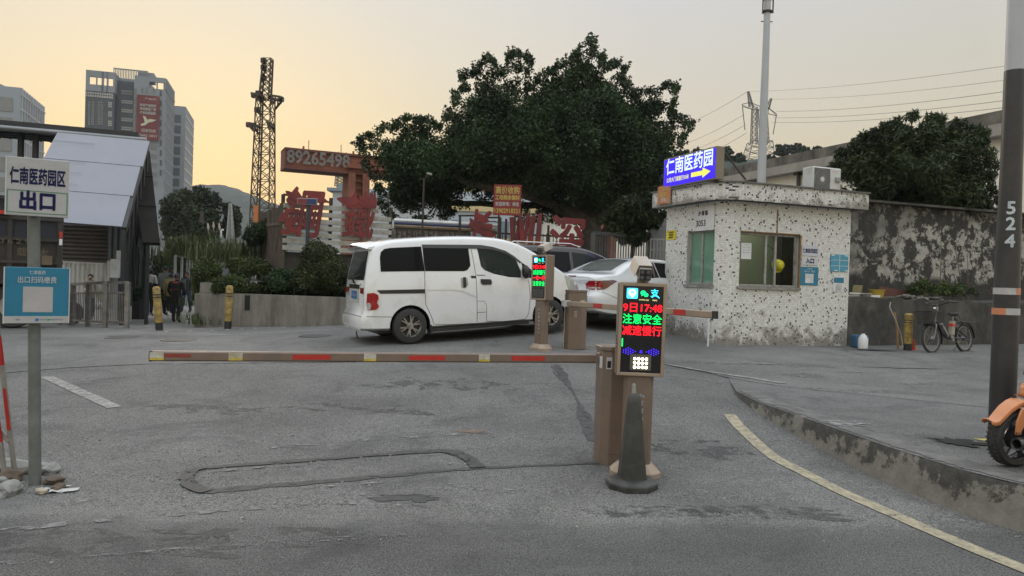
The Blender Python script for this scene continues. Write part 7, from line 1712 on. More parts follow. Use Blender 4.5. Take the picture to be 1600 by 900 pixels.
# second flight roof, darker, on the right
a0, a1 = at(234, 240, 26.5), at(250, 384, 21.6); wv = cu * .9
mb = MB(); P4(mb, a0 - wv * .8, a1 - wv * .5, a1, a0, .10)
for f in (.33, .66): p = a0.lerp(a1, f); mb.bar(p + up3 * .05, p - wv * .7 + up3 * .05, .12, .14)
mb.build('lower_roof', mat('olive roof edge', (.020, .019, .017), .95, .2, 3, spec=.1), stair)
mb = MB(); b0, b1 = a0 - up3 * 1.7 - wv * .55, a1 - up3 * 1.2 - wv * .55; perf(mb, b0, b1, Vector((0, 0, .9)), 30, 4, .05)
for k in range(6): p = a0.lerp(a1, k / 5) - wv * .35; mb.bar(p, Vector((p.x, p.y, p.z - 2.6)), .08, .08)
mb.build('lattice_panel', dks, stair)
mb = MB(); q0_, q1_ = at(203, 300, 26.8), at(222, 300, 26.8); mb.box(q0_.x, q1_.x, 26.8, 27.2, -.3, at(225, 300, 26.8).z); mb.build('dark_backing', mat('deep shade backing', (.015, .015, .016), .9), stair)  # near-black sheet stands in for the shade inside the stair
# yard shed with corrugated shutter
shed = thing('shed', 'dark shed with corrugated shutter under the stair roof', 'shed', (0, 0, 0))
s0, s1 = at(90, 410, 23.0), at(170, 410, 23.4); zt_ = at(130, 349, 23).z; crn_ = mat('brown corrugated sheet', (.085, .075, .062), .7, .2, 2)
mb = MB(); n = 22; z0_ = .2
vs = []
for i in range(n * 2 + 1): z = z0_ + (zt_ - z0_) * i / (n * 2); o_ = .05 * (i % 2); vs += [(s0.x - 1.5, s0.y - o_, z), (s1.x, s1.y - o_, z)]
mb.add(vs, [(2*i, 2*i+1, 2*i+3, 2*i+2) for i in range(n * 2)]); mb.build('shutter', crn_, shed, fix=False)
mb = MB(); mb.box(s0.x - 1.5, s1.x + .5, 23.45, 23.6, -.2, zt_); mb.build('wall', dks, shed); mb = MB()
for px in (172, 181, 190): p = at(px, 410, 22.8); mb.bar((p.x, p.y, 0), (p.x, p.y, zt_ - .05), .10, .10)
mb.build('post', mat('blue grey post', (.11, .13, .15), .6), shed); mb = MB(); mb.bar((s0.x - 1.5, 22.8, zt_ + .02), (s1.x + .6, 22.9, zt_ + .02), .16, .12); mb.build('lintel', dks, shed)
# white hoarding
hw = mat('dirty white hoarding', (.52, .52, .50), .7, .06, 2, dirt=(.20, .17, .12), damt=.35, dscale=2.2, vscale=(1, 1, .3))
def hoard(label, A, B, z0, zA, zB, n):
    mb = MB(); vs = []
    for i in range(n * 4 + 1):
        f = i / (n * 4); p = A.lerp(B, f); o_ = (0, .03, .03, 0)[i % 4]; zt = zA + (zB - zA) * f; vs += [(p.x, p.y - o_, z0), (p.x, p.y - o_, zt)]
    mb.add(vs, [(2*i, 2*i+2, 2*i+3, 2*i+1) for i in range(n * 4)]); t = thing('hoarding', label, 'hoarding', (0, 0, 0), 0, 'white site hoardings by the shed')
    mb.build('sheet', hw, t, fix=False)
    mb = MB(); mb.bar((A.x, A.y, zA), (B.x, B.y, zB), .06, .06); mb.build('top_rail', hw, t); mb = MB()
    for q, z in ((A, zA), (B, zB)): mb.bar((q.x, q.y - .06, z0), (q.x, q.y - .06, z + .1), .09, .09)
    mb.build('post', hw, t); return t
hoard('long white hoarding behind the woman at the railing', at(84, 440, 22.), at(172, 440, 21.6), -.4, at(95, 409, 22).z, at(172, 413, 21.6).z, 12)
hoard('short white hoarding rising towards the stair', at(173, 440, 21.8), at(205, 440, 24.5), -.4, at(174, 418, 21.8).z, at(205, 394, 24.5).z, 7)
mb = MB(); p = at(187, 410, 21.7); mb.box(p.x - .12, p.x + .16, p.y - .3, p.y, 1.3, 1.85); mb.box(p.x + .02, p.x + .2, p.y - .25, p.y, 1.85, 2.1); tag(mb.build('white_box', white, bevel=.02), 'white box standing on the end of the hoarding', 'box')
# truck at the far left
trk = thing('truck', 'dark cargo truck with blue upper boards parked behind the sign post', 'truck', (0, 0, 0))
xr_ = at(96.5, 420, 16.6).x; tz = .22; dkb = mat('dark brown truck boards', (.030, .026, .022), .7, .3, 2, dirt=(.06, .05, .04), damt=.4); dbl = mat('dark blue truck boards', (.012, .017, .035), .5, .25, 2)
mb = MB(); mb.box(xr_ - 6.2, xr_, 16.6, 18.9, tz + .95, tz + 1.95); bx_ = mb.build('cargo_bed', dkb, trk, bevel=.02)
mb = MB(); mb.box(xr_ - 6.2, xr_ + .01, 16.62, 18.9, tz + 1.96, tz + 2.85); ub = mb.build('upper_boards', dbl, trk, bevel=.02)
mb = MB()
for i in range(14): x = xr_ - .05 - i * .46; mb.bar((x, 16.56, tz + .95), (x, 16.56, tz + 2.85), .09, .07)
for z in (tz + 1.0, tz + 1.45, tz + 1.95, tz + 2.4, tz + 2.83): mb.bar((xr_ - 6.2, 16.54, z), (xr_ + .02, 16.54, z), .06, .07)
mb.build('rib', dkb, bx_)
text('lettering', '粤B·W0629', .15, lambda x, y, k: Vector((xr_ - 1.30 + x, 16.50, at(18, 378, 16.5).z + y)), mat('faded yellow lettering', (.11, .10, .075), .8), bx_, sx=1.5, spacing=1.4); text('lettering', '载之大', .20, lambda x, y, k: Vector((xr_ - .55 + x, 16.50, at(27, 395, 16.5).z + y)), mat('brown lettering', (.12, .09, .05), .8), bx_)
mb = MB(); p = Vector((xr_ - .28, 16.45, at(75, 407, 16.45).z)); mb.obox(p, (.2, .12, .2)); mb.build('lamp_box', mat('brown lamp box', (.12, .09, .06), .7), bx_)
mb = MB(); p = Vector((xr_ - .03, 16.5, at(95, 367, 16.5).z)); mb.obox(p, (.06, .03, .14)); mb.build('reflector', red, bx_); mb = MB(); mb.obox(p - Vector((0, 0, .16)), (.06, .03, .14)); mb.build('reflector', white, bx_)
mb = MB(); mb.box(xr_ - 6.4, xr_ - .1, 17.1, 18.4, tz + .6, tz + .95); mb.box(xr_ - 4.0, xr_ - 1.4, 16.75, 16.8, tz + .45, tz + .9); mb.build('chassis', dkb, trk)
for x in (xr_ - .9, xr_ - 1.95, xr_ - 5.2):
    for y in (16.75, 18.5):
        mb = MB(); mb.lathe([(.26, -.12), (.45, -.12), (.48, -.06), (.48, .1), (.45, .14), (.26, .14)], (x, y, tz + .48), 'y', 28); wh = mb.build('wheel', rub_t, trk, smooth=True); mb = MB(); mb.lathe([(0, .0), (.10, -.06), (.26, -.10)], (x, y, tz + .48), 'y', 18); mb.build('rim', gst, wh)
mb = MB(); mb.box(xr_ - 8.2, xr_ - 6.4, 16.6, 18.9, tz + .6, tz + 2.6); mb.build('cab', dbl, trk, bevel=.12); mb = MB(); mb.box(xr_ - 7.7, xr_ - 6.9, 16.58, 16.6, tz + 1.6, tz + 2.3); mb.build('cab_window', dglass, trk)
mb = MB(); mb.box(xr_ - 2.2, xr_ - .95, 16.4, 16.5, at(0, 333, 16.4).z - .05, at(0, 333, 16.4).z + .03); mb.build('red_strip', red, trk)
trk.rotation_euler = (0, 0, math.radians(31)); piv = Vector((xr_, 16.6, 0)); trk.location = piv - Matrix.Rotation(math.radians(31), 3, 'Z') @ piv
# steel railing
def railing(A, B, nb, label, posts=(0, 1), h=1.08):
    t = thing('railing', label, 'railing', (0, 0, 0), 0, 'steel railings by the path'); rs = mat('railing steel', (.22, .215, .20), .5, .2, 6, metal=.3, dirt=(.08, .07, .06), damt=.4)
    g = lambda f, z: (lambda p: Vector((p.x, p.y, G(p.x, p.y) + z)))(A.lerp(B, f))
    mb = MB(); mb.bar(g(0, h), g(1, h), .07, .07); mb.bar(g(0, h * .78), g(1, h * .78), .05, .05); mb.bar(g(0, .14), g(1, .14), .05, .05); mb.build('rail', rs, t)
    for f in posts: mb = MB(); mb.bar(g(f, 0), g(f, h + .01), .10, .10); mb.build('post', rs, t, bevel=.008)
    mb = MB()
    for i in range(nb): f = (i + .5) / nb; mb.bar(g(f, .14), g(f, h * .78), .013, .013)
    mb.build('balusters', rs, t); return t
ra, rb, rc = at(118, 470, 19.2), at(165, 470, 17.6), at(199, 470, 17.4)
ra0 = ra + (ra - rb) * .6
railing(ra0, rb, 26, 'longer railing panel in front of the woman', (0, .32, .66, 1)); railing(rb + Vector((.06, 0, 0)), rc, 11, 'short railing panel ending at the path', (1,))
mb = MB(); p = at(112, 480, 20.5); mb.lathe([(0, -.1), (.3, -.08), (.32, 0), (.3, .08), (0, .1)], (0, 0, .32), 'y', 24); o = mb.build('parked_wheel', mat('dusty tyre', (.07, .065, .06), .9)); o.location = (p.x, p.y, G(p.x, p.y)); tag(o, 'loose dusty wheel behind the railing at the payment board', 'wheel')

# ================================================================== people
def person(label, px, feet, head, Y, rz, spec, gz=None, lean=0.):
    p = at(px, feet, Y); H_ = (feet - head) / FPX * Y; g = p.z if gz is None else gz
    t = thing('person', label, 'person', (p.x, p.y, g), rz, 'people on the path')
    s = H_ / 1.72; st_ = spec.get('stride', .12); wd = spec.get('w', 1.)
    J = {'pel': (0, 0, .93), 'sp': (0, .01, 1.08), 'ch': (0, .01, 1.28), 'nk': (0, -.0 + lean, 1.45), 'hd': (0, -.02 + lean * 1.5, 1.56), 'tp': (0, -.01 + lean * 1.5, 1.66)}
    for sd_, n in ((-1, 'l'), (1, 'r')):
        f = st_ * sd_
        J['hp' + n] = (sd_ * .095, 0, .90); J['kn' + n] = (sd_ * .10, -f * .55 - .01, .49); J['an' + n] = (sd_ * .105, -f - (0 if f > 0 else -.02), .08 + (.03 if f < 0 else 0)); J['to' + n] = (sd_ * .12, -f - .15, .035)
        arm = spec.get('arm' + n, ((.235, .02, 1.13), (.26, -.04, .88)))
        J['sh' + n] = (sd_ * .175 * wd, 0, 1.40); J['el' + n] = (sd_ * arm[0][0], arm[0][1], arm[0][2]); J['wr' + n] = (sd_ * arm[1][0], arm[1][1], arm[1][2])
        d_ = (Vector(J['wr' + n]) - Vector(J['el' + n])).normalized() * .09; J['ha' + n] = tuple(Vector(J['wr' + n]) + d_)
    E_ = [('pel', 'sp'), ('sp', 'ch'), ('ch', 'nk'), ('nk', 'hd'), ('hd', 'tp')]
    for n in 'lr': E_ += [('pel', 'hp' + n), ('hp' + n, 'kn' + n), ('kn' + n, 'an' + n), ('an' + n, 'to' + n), ('ch', 'sh' + n), ('sh' + n, 'el' + n), ('el' + n, 'wr' + n), ('wr' + n, 'ha' + n)]
    rad = {'pel': (.155, .12), 'sp': (.145, .11), 'ch': (.165, .12), 'nk': (.055, .055), 'hd': (.078, .095), 'tp': (.060, .075), 'hp': (.095, .095), 'kn': (.065, .065), 'an': (.048, .05), 'to': (.04, .035), 'sh': (.070, .065), 'el': (.052, .05), 'wr': (.036, .034), 'ha': (.038, .022)}
    ks = list(J); me = bpy.data.meshes.new('p'); me.from_pydata([tuple(c * s for c in J[k]) for k in ks], [(ks.index(a), ks.index(b)) for a, b in E_], [])
    o = bpy.data.objects.new('body', me); COL.objects.link(o); md = o.modifiers.new('s', 'SKIN'); sv = me.skin_vertices[0].data
    for i, k in enumerate(ks):
        r = rad[k] if k in rad else rad[k[:2]]; cl = 1.12 if k[:2] in ('pe', 'sp', 'ch', 'sh', 'el', 'hp', 'kn', 'an') else 1.
        sv[i].radius = (r[0] * s * cl, r[1] * s * cl); sv[i].use_root = (k == 'pel')
    md2 = o.modifiers.new('b', 'SUBSURF'); md2.levels = md2.render_levels = 2
    bpy.context.view_layer.update(); m2 = bpy.data.meshes.new_from_object(o.evaluated_get(bpy.context.evaluated_depsgraph_get()))
    bpy.data.objects.remove(o); o = bpy.data.objects.new('body', m2); link(o, t)
    m2.materials.clear()
    for nm in ('skin', 'top', 'legs', 'shoes', 'top2'): m2.materials.append(spec[nm])
    segs = [(Vector(J[a]) * s, Vector(J[b]) * s, a, b) for a, b in E_]
    for f in m2.polygons:
        c = f.center; best = None
        for A, B, a, b in segs:
            ab = B - A; tt = max(0, min(1, (c - A).dot(ab) / ab.length_squared)); d_ = (c - A - ab * tt).length
            if best is None or d_ < best[0]: best = (d_, a, b, tt)
        _, a, b, tt = best
        if b == 'hd' and tt > .35 or b == 'tp': mi = 0
        elif b[:2] == 'ha' or (b[:2] == 'wr' and tt > .93): mi = 0
        elif b[:2] == 'to' or (b[:2] == 'an' and tt > .95): mi = 3
        elif b[:2] in ('kn', 'an', 'hp'): mi = 2
        elif a == 'pel' and c.z < .92 * s: mi = 2
        else: mi = 1
        if mi == 2 and c.z > spec.get('hem', .90) * s: mi = 1
        if mi == 1 and spec.get('yoke') and c.z > spec['yoke'] * s: mi = 4
        f.material_index = mi; f.use_smooth = True
    mb = MB(); hs = Vector(J['hd']) * s; n1, n2 = 14, 9; lon = spec.get('hair_len', .0)
    vs = []
    for i in range(n2):
        ph = i / (n2 - 1) * (1.75 + lon)
        for j in range(n1):
            a = 2*PI*j/n1; front = max(0, -math.sin(a)); ph2 = ph * (1 - .42 * front); k = 1 + .06 * mnoise.noise(Vector((j * 1.3, i * .9, px)))
            vs.append((hs.x + .098*s*k*math.sin(ph2)*math.cos(a), hs.y + .012*s + .112*s*k*math.sin(ph2)*math.sin(a), hs.z + .025*s + .118*s*k*math.cos(ph2)))
    mb.add(vs, [(i*n1+j, i*n1+(j+1) % n1, (i+1)*n1+(j+1) % n1, (i+1)*n1+j) for i in range(n2-1) for j in range(n1)]); mb.build('hair', spec.get('hair', mat('black hair', (.010, .009, .009), .6)), t, smooth=True)
    mb = MB()   # face
    mb.lathe([(0, -.020*s), (.012*s, -.012*s), (.014*s, 0)], (hs.x, hs.y - .088*s, hs.z - .005*s), 'y', 8); mb.build('nose', spec['skin'], t, smooth=True)
    mb = MB()
    for sx in (-.032, .032): mb.obox((sx*s, hs.y - .088*s, hs.z + .02*s), (.022*s, .008*s, .010*s))
    mb.obox((0, hs.y - .087*s, hs.z - .048*s), (.04*s, .008*s, .008*s)); mb.build('face_detail', mat('dark features', (.05, .02, .018), .6), t)
    mb = MB()
    for sx in (-1, 1): mb.lathe([(0, -.012*s), (.022*s, -.006*s), (.022*s, .006*s), (0, .012*s)], (sx*.088*s, hs.y + .005*s, hs.z), 'x', 8)
    mb.build('ear', spec['skin'], t, smooth=True)
    return t, s
sk = mat('skin', (.34, .20, .14), .6, .08, 8)
def cl(n, c): return mat(n, c, .85, .15, 14, bmp=.3, bscale=30)
bkc, wh_c, gry, dnm, jns, crm, shs, red_c, yel_c, dgr = cl('black cloth', (.012, .012, .014)), cl('white cloth', (.36, .35, .34)), cl('grey cloth', (.13, .145, .135)), cl('denim', (.035, .06, .10)), cl('blue jeans', (.05, .085, .14)), cl('cream cloth', (.27, .26, .24)), cl('dark shoes', (.03, .02, .018)), cl('red cloth', (.30, .03, .02)), cl('ochre cloth', (.30, .22, .08)), cl('dark grey cloth', (.05, .055, .055))
B = math.pi
person('woman in a cream cardigan facing the camera behind the railing', 140, 499, 427, 20.0, math.radians(10), dict(skin=sk, top=cl('oat cloth', (.24, .22, .19)), legs=dgr, shoes=cl('tan shoes', (.12, .1, .08)), top2=crm, hem=.78, stride=.05, w=1.0, arml=((.21, -.02, 1.15), (.10, -.22, 1.08)), armr=((.23, .02, 1.12), (.25, -.04, .86))), gz=None)
person('walker with a white yoke on a black top, seen from behind', 233, 494, 418, 26.0, B, dict(skin=sk, top=bkc, legs=bkc, shoes=cl('white trainers', (.3, .3, .3)), top2=wh_c, yoke=1.16, stride=.08, hair_len=.6))
person('walker in a grey jacket seen from behind, left of the denim jacket', 257, 493, 415, 26.6, B - .1, dict(skin=sk, top=gry, legs=bkc, shoes=shs, top2=gry, stride=.16, w=1.1))
person('walker in a blue denim jacket farthest along the path', 270, 491, 414, 27.4, B, dict(skin=sk, top=dnm, legs=bkc, shoes=shs, top2=dnm, stride=.1, w=1.15))
person('walker in an ochre coat mostly hidden behind the black jacket', 265, 487.5, 427, 26.0, B + .1, dict(skin=sk, top=yel_c, legs=bkc, shoes=shs, top2=yel_c, hem=.7, stride=.1, w=.95))
t, s = person('nearest walker in a black jacket with a red collar', 274.5, 504.5, 426.5, 23.6, B, dict(skin=sk, top=bkc, legs=bkc, shoes=shs, top2=bkc, stride=.05, w=1.2, arml=((.25, .02, 1.14), (.20, -.12, .95)), armr=((.27, .02, 1.12), (.22, -.12, .93))))
mb = MB(); mb.lathe([(.085*s, 1.43*s), (.12*s, 1.41*s), (.15*s, 1.37*s), (.11*s, 1.40*s)], (0, .0, 0), n=16); mb.build('collar', red_c, t, smooth=True); mb = MB(); mb.box(-.14*s, .14*s, .12*s, .155*s, 1.15*s, 1.163*s); mb.build('red_stripe', red_c, t)
t, s = person('man in jeans and an open dark jacket walking towards the camera', 290.5, 489, 424, 24.6, -.15, dict(skin=sk, top=dgr, legs=jns, shoes=cl('brown shoes', (.09, .045, .02)), top2=dgr, stride=-.14, w=1.05))
mb = MB(); mb.prism([(-.07*s, .95*s), (.07*s, .95*s), (.06*s, 1.38*s), (-.06*s, 1.38*s)], lambda x, z, y: (x, -.125*s - y - .02*s*(1.3 - abs(z/s - 1.25)), z), 0, .03); mb.build('tee', cl('grey tee', (.16, .165, .17)), t); mb = MB(); mb.box(-.05*s, .05*s, -.205*s, -.195*s, 1.19*s, 1.25*s); mb.build('print', red_c, t)
p = at(156, 478, 20.0); mb = MB(); rock(mb, (0, 0, 0), .10, 1.3, sub=3); o = mb.build('carrier_bag', mat('thin white bag', (.30, .30, .31), .5, .3, 12)); o.location = (p.x, p.y - .05, p.z); tag(o, 'translucent white carrier bag in the hand of the woman', 'bag')
for o_ in [q for q in bpy.data.objects if q.name.startswith('person')]: pass

# ================================================================== planter, gate frame, fences, letters
pcn = mat('planter concrete', (.20, .19, .165), .9, .2, 2.5, dirt=(.09, .08, .07), damt=.5, dscale=1.4, vscale=(2.5, 2.5, .35), bmp=.4, bscale=12)
A = at(311, 500, 18.3); B_ = at(537, 500, 17.6); C_ = B_ + Vector((3.2, .5, 0))
pl_ = thing('planter', 'long weathered concrete planter wall behind the upright bollard', 'planter', (0, 0, 0))
mb = MB()
def wseg(mb, A, B, z0, z1, th): n_ = Vector((-(B - A).y, (B - A).x, 0)).normalized() * th; mb.add([(A.x, A.y, z0), (B.x, B.y, z0), (B.x, B.y, z1), (A.x, A.y, z1)] + [(A.x + n_.x, A.y + n_.y, z0), (B.x + n_.x, B.y + n_.y, z0), (B.x + n_.x, B.y + n_.y, z1), (A.x + n_.x, A.y + n_.y, z1)], [(0, 1, 2, 3), (7, 6, 5, 4), (0, 4, 5, 1), (1, 5, 6, 2), (2, 6, 7, 3), (3, 7, 4, 0)])
wseg(mb, A, B_, -.1, 1.06, .2); wseg(mb, B_, C_, -.1, 1.06, .2); wseg(mb, A + Vector((-.5, 5, 0)), A + Vector((0, .2, 0)), -.4, 1.02, -.2); mb.build('wall', pcn, pl_)
mb = MB(); q = A.lerp(B_, .34); d_ = (B_ - A).normalized(); mb.obox(q + d_ * .0 + Vector((0, -.005, .42)), (.13, .02, .36), Matrix.Rotation(math.atan2(d_.y, d_.x), 3, 'Z')); mb.build('drain_hole', mat('dark opening', (.01, .01, .01), .9), pl_)
mb = MB(); wseg(mb, A, A + d_ * .40, 1.07, 1.30, .25); mb.build('end_block', pcn, pl_)
mb = MB(); mb.add([tuple(A + Vector((0, .2, .95))), tuple(C_ + Vector((0, .2, .95))), tuple(C_ + Vector((0, 6, 1.1))), tuple(A + Vector((-.5, 5, 1.0)))], [(0, 1, 2, 3)]); mb.build('soil', mat('dark soil', (.04, .035, .025), .95), pl_, fix=False)
t = thing('path_gate', 'white steel gate frame at the edge of the path bushes', 'gate', (0, 0, 0)); mb = MB(); a, b = at(274, 400, 26.), at(310, 402, 27.)
for f in (0, .28): p = a.lerp(b, f); mb.bar((p.x, p.y, -.2), (p.x, p.y, a.z), .07)
for f in (.5, .62, .74, .86, 1.): p = a.lerp(b, f); mb.bar((p.x, p.y, .3), (p.x, p.y, a.z), .03)
mb.bar((a.x, a.y, a.z), (b.x, b.y, a.z), .07); mb.build('frame', mat('white bars', (.38, .39, .38), .5, .1, 4), t)
# rusty sheet fence left of the steel sign
t = thing('rusty_fence', 'dark rusty corrugated sheet fence left of the steel sign', 'fence', (0, 0, 0)); A, B = at(403, 400, 24.5), at(438, 400, 19.6); vs = []
for i in range(61): f = i / 60; p = A.lerp(B, f); o_ = .04 * math.cos(i * 1.9); z = A.z * 0 + 3.5 + (at(438, 322, 19.6).z - 3.5) * f + .12 * mnoise.noise(Vector((i * .4, 0, 0))); vs += [(p.x + o_, p.y, .2), (p.x + o_, p.y, z)]
mb = MB(); mb.add(vs, [(2*i, 2*i+2, 2*i+3, 2*i+1) for i in range(60)]); mb.build('sheet', mat('rusty sheet', (.055, .038, .028), .8, .3, 2, dirt=(.10, .09, .08), damt=.3), t, fix=False)
mb = MB(); mb.bar((B.x + .05, B.y, .2), (B.x + .05, B.y, at(438, 318, 19.6).z), .16, .16); mb.bar((A.x, A.y, 3.1), (B.x, B.y, 2.9), .08); mb.build('post', mat('timber post', (.075, .06, .045), .9, .3, 4), t)
# 鋼鐵 sign of white slats and red characters
A, B = at(443, 317, 19.5), at(609, 330, 20.85); A0, B0 = Vector((A.x, A.y, 0)), Vector((B.x, B.y, 0)); gu = (B0 - A0).normalized(); gn = Vector((-gu.y, gu.x, 0)); GL = (B0 - A0).length
gs = thing('steel_sign', 'white slatted signboard with huge red steel characters', 'sign', (0, 0, 0)); slat = mat('slat white', (.42, .42, .385), .7, .08, 1.5, dirt=(.20, .18, .14), damt=.45, dscale=3)
def gpx(px): k = (px - 800) / FPX; d_ = B0 - A0; return (k * A0.y - A0.x) / (d_.x - k * d_.y)
ztop = A.z; zbot = at(443, 386, 19.5).z; n = 7
for i in range(n):
    z = ztop + (zbot + .05 - ztop) * i / (n - 1); f0, f1 = 0, gpx((588, 608, 610, 609, 609, 608, 600)[i]); a, b = A0.lerp(B0, f0), A0.lerp(B0, f1)
    mb = MB(); dz = random.uniform(-.03, .03); mb.bar((a.x, a.y, z - .06), (b.x, b.y, z - .06 + dz), .05, .125); mb.build('slat', slat, gs, bevel=.006)
mb = MB(); zt_ = at(440, 303, 19.5).z
for px in (440, 515, 609): p = A0.lerp(B0, gpx(px)) + gn * .1; mb.bar((p.x, p.y, .6), (p.x, p.y, zt_ if px < 600 else ztop + .1), .08)
p, q = A0.lerp(B0, gpx(440)) + gn * .1, A0.lerp(B0, gpx(609)) + gn * .1
mb.bar((p.x, p.y, zt_), (A0.lerp(B0, gpx(515)) + gn * .1).to_tuple()[:2] + (zt_ - .12,), .05); mb.bar((p.x, p.y, ztop - .4), (q.x, q.y, ztop - .4), .06); mb.bar((p.x, p.y, zbot), (q.x, q.y, zbot), .06)
mb.build('frame', mat('dark rusty steel', (.045, .03, .022), .8, .3, 4), gs)
mb = MB(); p, q = A0 + gn * .14, A0.lerp(B0, gpx(560)) + gn * .14; mb.add([(p.x, p.y, .9), (q.x, q.y, .9), (q.x, q.y, zbot - .12), (p.x, p.y, zbot - .12)], [(0, 1, 2, 3)]); mb.build('lower_panel', mat('dark lower panel', (.05, .045, .04), .8, .2, 2), gs, fix=False)
redc = mat('weathered red metal', (.20, .026, .024), .6, .22, 1.6, dirt=(.09, .02, .02), damt=.5, dscale=2)
def bigchar(ch, px0, px1, py0, py1, O, u, n_, parent, name, bold=.10, size=1.5, off=.12, Ycap=None, shear=.18):
    a = hit(px0, py1, O, n_); b = hit(px1, py0, O, n_); w_ = (b - a).dot(u); h = b.z - a.z; c = (a + b) / 2
    f = lambda x, y, k: Vector((c.x, c.y, 0)) + u * x - n_ * (off + k) + Vector((0, 0, c.z + y + .0))
    o = text(name, ch, h * 1.05, lambda x, y, k: f(x, y - 0 * h, k), redc, parent, bold=h * bold * .5, thick=.04, fit=w_ * .92, shear=shear, rough=.035); return o
bigchar('鋼', 436, 508, 303, 376, A0, gu, gn, gs, 'red_character', .042); bigchar('鐵', 531, 588, 308, 380, A0, gu, gn, gs, 'red_character', .030)
def lobe(par, px, py, rx, ry, rot, O=A0, n_=gn, u=gu, off=.14):
    c = hit(px, py, O, n_); mb = MB(); pts = [(rx * math.cos(t) * (1 + .15 * math.sin(3 * t)), ry * math.sin(t)) for t in np.linspace(0, 2*PI, 17)[:-1]]
    R = lambda x, y: (x * math.cos(rot) - y * math.sin(rot), x * math.sin(rot) + y * math.cos(rot))
    mb.prism([R(*p) for p in pts], lambda x, y, k: Vector((c.x, c.y, c.z)) + u * x + Vector((0, 0, y)) - n_ * (off + k), 0, .03); mb.build('brush_stroke', redc, par)
for a in ((459, 309, .27, .09, -.45), (493, 311, .28, .10, -.3), (543, 315, .32, .11, -.05), (573, 319, .24, .12, .1), (440, 340, .16, .08, .9)): lobe(gs, *a)
# small traffic sign in front
t = thing('road_sign', 'thin dark post carrying a small red and blue bar sign', 'sign', (0, 0, 0)); p = at(480, 390, 18.9); z1 = at(480, 320, 18.9).z
mb = MB(); mb.tube([(p.x, p.y, 1.0), (p.x, p.y, z1)], .05, 10); mb.build('pole', mat('navy post', (.03, .035, .05), .5), t)
mb = MB(); mb.box(p.x - .27, p.x + .24, p.y - .08, p.y - .03, z1 - .01, z1 + .16); pn = mb.build('panel', mat('grey panel', (.22, .22, .24), .5), t, bevel=.01)
mb = MB(); mb.box(p.x - .25, p.x - .02, p.y - .085, p.y - .08, z1 + .01, z1 + .14); mb.build('red_half', mat('dull red', (.18, .03, .025), .6), pn); mb = MB(); mb.box(p.x - .02, p.x + .22, p.y - .085, p.y - .08, z1 + .01, z1 + .14); mb.build('blue_half', mat('dull blue', (.02, .04, .12), .6), pn)
# wall and pipes between sign and 长
FY = 22.; F0_, F1_ = at(611, 360, FY), at(790, 360, FY + .6); fu = Vector((F1_.x - F0_.x, F1_.y - F0_.y, 0)).normalized(); fn_ = Vector((-fu.y, fu.x, 0)); O = Vector((F0_.x, F0_.y, 0))
fz = lambda py: at(650, py, FY).z
t = thing('yard_wall', 'pale yard wall with a row of dark bars behind the white van roof', 'wall', (0, 0, 0))
L_ = (hit(735, 360, O, fn_) - O).dot(fu)
mb = MB(); mb.M = Matrix.Translation(O) @ Matrix.Rotation(math.atan2(fu.y, fu.x), 4, 'Z'); mb.box(0, L_, 0, .15, .5, fz(357)); mb.build('wall', mat('patched pale wall', (.26, .25, .235), .85, .15, 2, dirt=(.10, .09, .08), damt=.4), t)
mb = MB(); mb.M = Matrix.Translation(O) @ Matrix.Rotation(math.atan2(fu.y, fu.x), 4, 'Z')
for i in range(15): x = .15 + i * L_ / 15; mb.box(x, x + .02, -.02, 0, fz(372), fz(357) - .05); mb.box(x, x + .10, -.02, 0, fz(367 + 3 * (i % 2)), fz(367 + 3 * (i % 2)) + .03)
for i in range(18): x = .05 + i * L_ / 18; mb.box(x, x + .02, -.12, -.10, .6, fz(362))
mb.build('bars', _mats['dark rusty steel'], t)
for nm, py, r, mm, ex in (('white_pipe', 345.5, .06, white, .9), ('blue_rail', 350, .07, mat('navy rail', (.02, .03, .08), .5), .3), ('brown_pipe', 354, .07, mat('rusty pale pipe', (.20, .14, .09), .8, .4, 2, dirt=(.3, .27, .22), damt=.5), .8)):
    mb = MB(); mb.tube([O + fu * .1 + Vector((0, -.1, fz(py))), O + fu * (L_ + ex) + Vector((0, -.1, fz(py) - .02))], r, 8); mb.build(nm, mm, t, smooth=True)
# fence with posts and the red characters 长 圳 深
t = thing('letter_fence', 'dark bar fence carrying three huge red characters', 'fence', (0, 0, 0)); O2 = O - fn_ * .15
drs = _mats['dark rusty steel']
def barat(mb, px, py0, py1, w_=.03, off=0.): a = hit(px, py0, O2 + fn_ * off, fn_); b = hit(px, py1, O2 + fn_ * off, fn_); mb.bar((a.x, a.y, a.z), (a.x, a.y, b.z), w_)
def railx(mb, pxa, pya, pxb, pyb, w_=.04, off=0.): mb.bar(hit(pxa, pya, O2 + fn_ * off, fn_), hit(pxb, pyb, O2 + fn_ * off, fn_), w_)
mb = MB()
for a in ((719, 337, 420), (782, 340, 420), (791, 342, 420), (857, 352, 420), (916, 366, 430)): barat(mb, *a, .07)
railx(mb, 716, 337, 752, 337, .05); railx(mb, 752, 340, 782, 340, .05); railx(mb, 735, 347, 775, 346, .03); railx(mb, 770, 364, 925, 372, .05); railx(mb, 770, 400, 925, 405, .05); mb.build('frame', drs, t)
mb = MB()
for i in range(30): barat(mb, 764 + i * 5.3, 365, 412, .022)
mb.build('bars', drs, t)
bigchar('长', 730, 770, 334, 388, O2, fu, fn_, t, 'red_character', .075, shear=.1); bigchar('圳', 796, 846, 338, 392, O2, fu, fn_, t, 'red_character', .055, shear=.1); bigchar('深', 853, 914, 345, 416, O2, fu, fn_, t, 'red_character', .055, shear=.1)
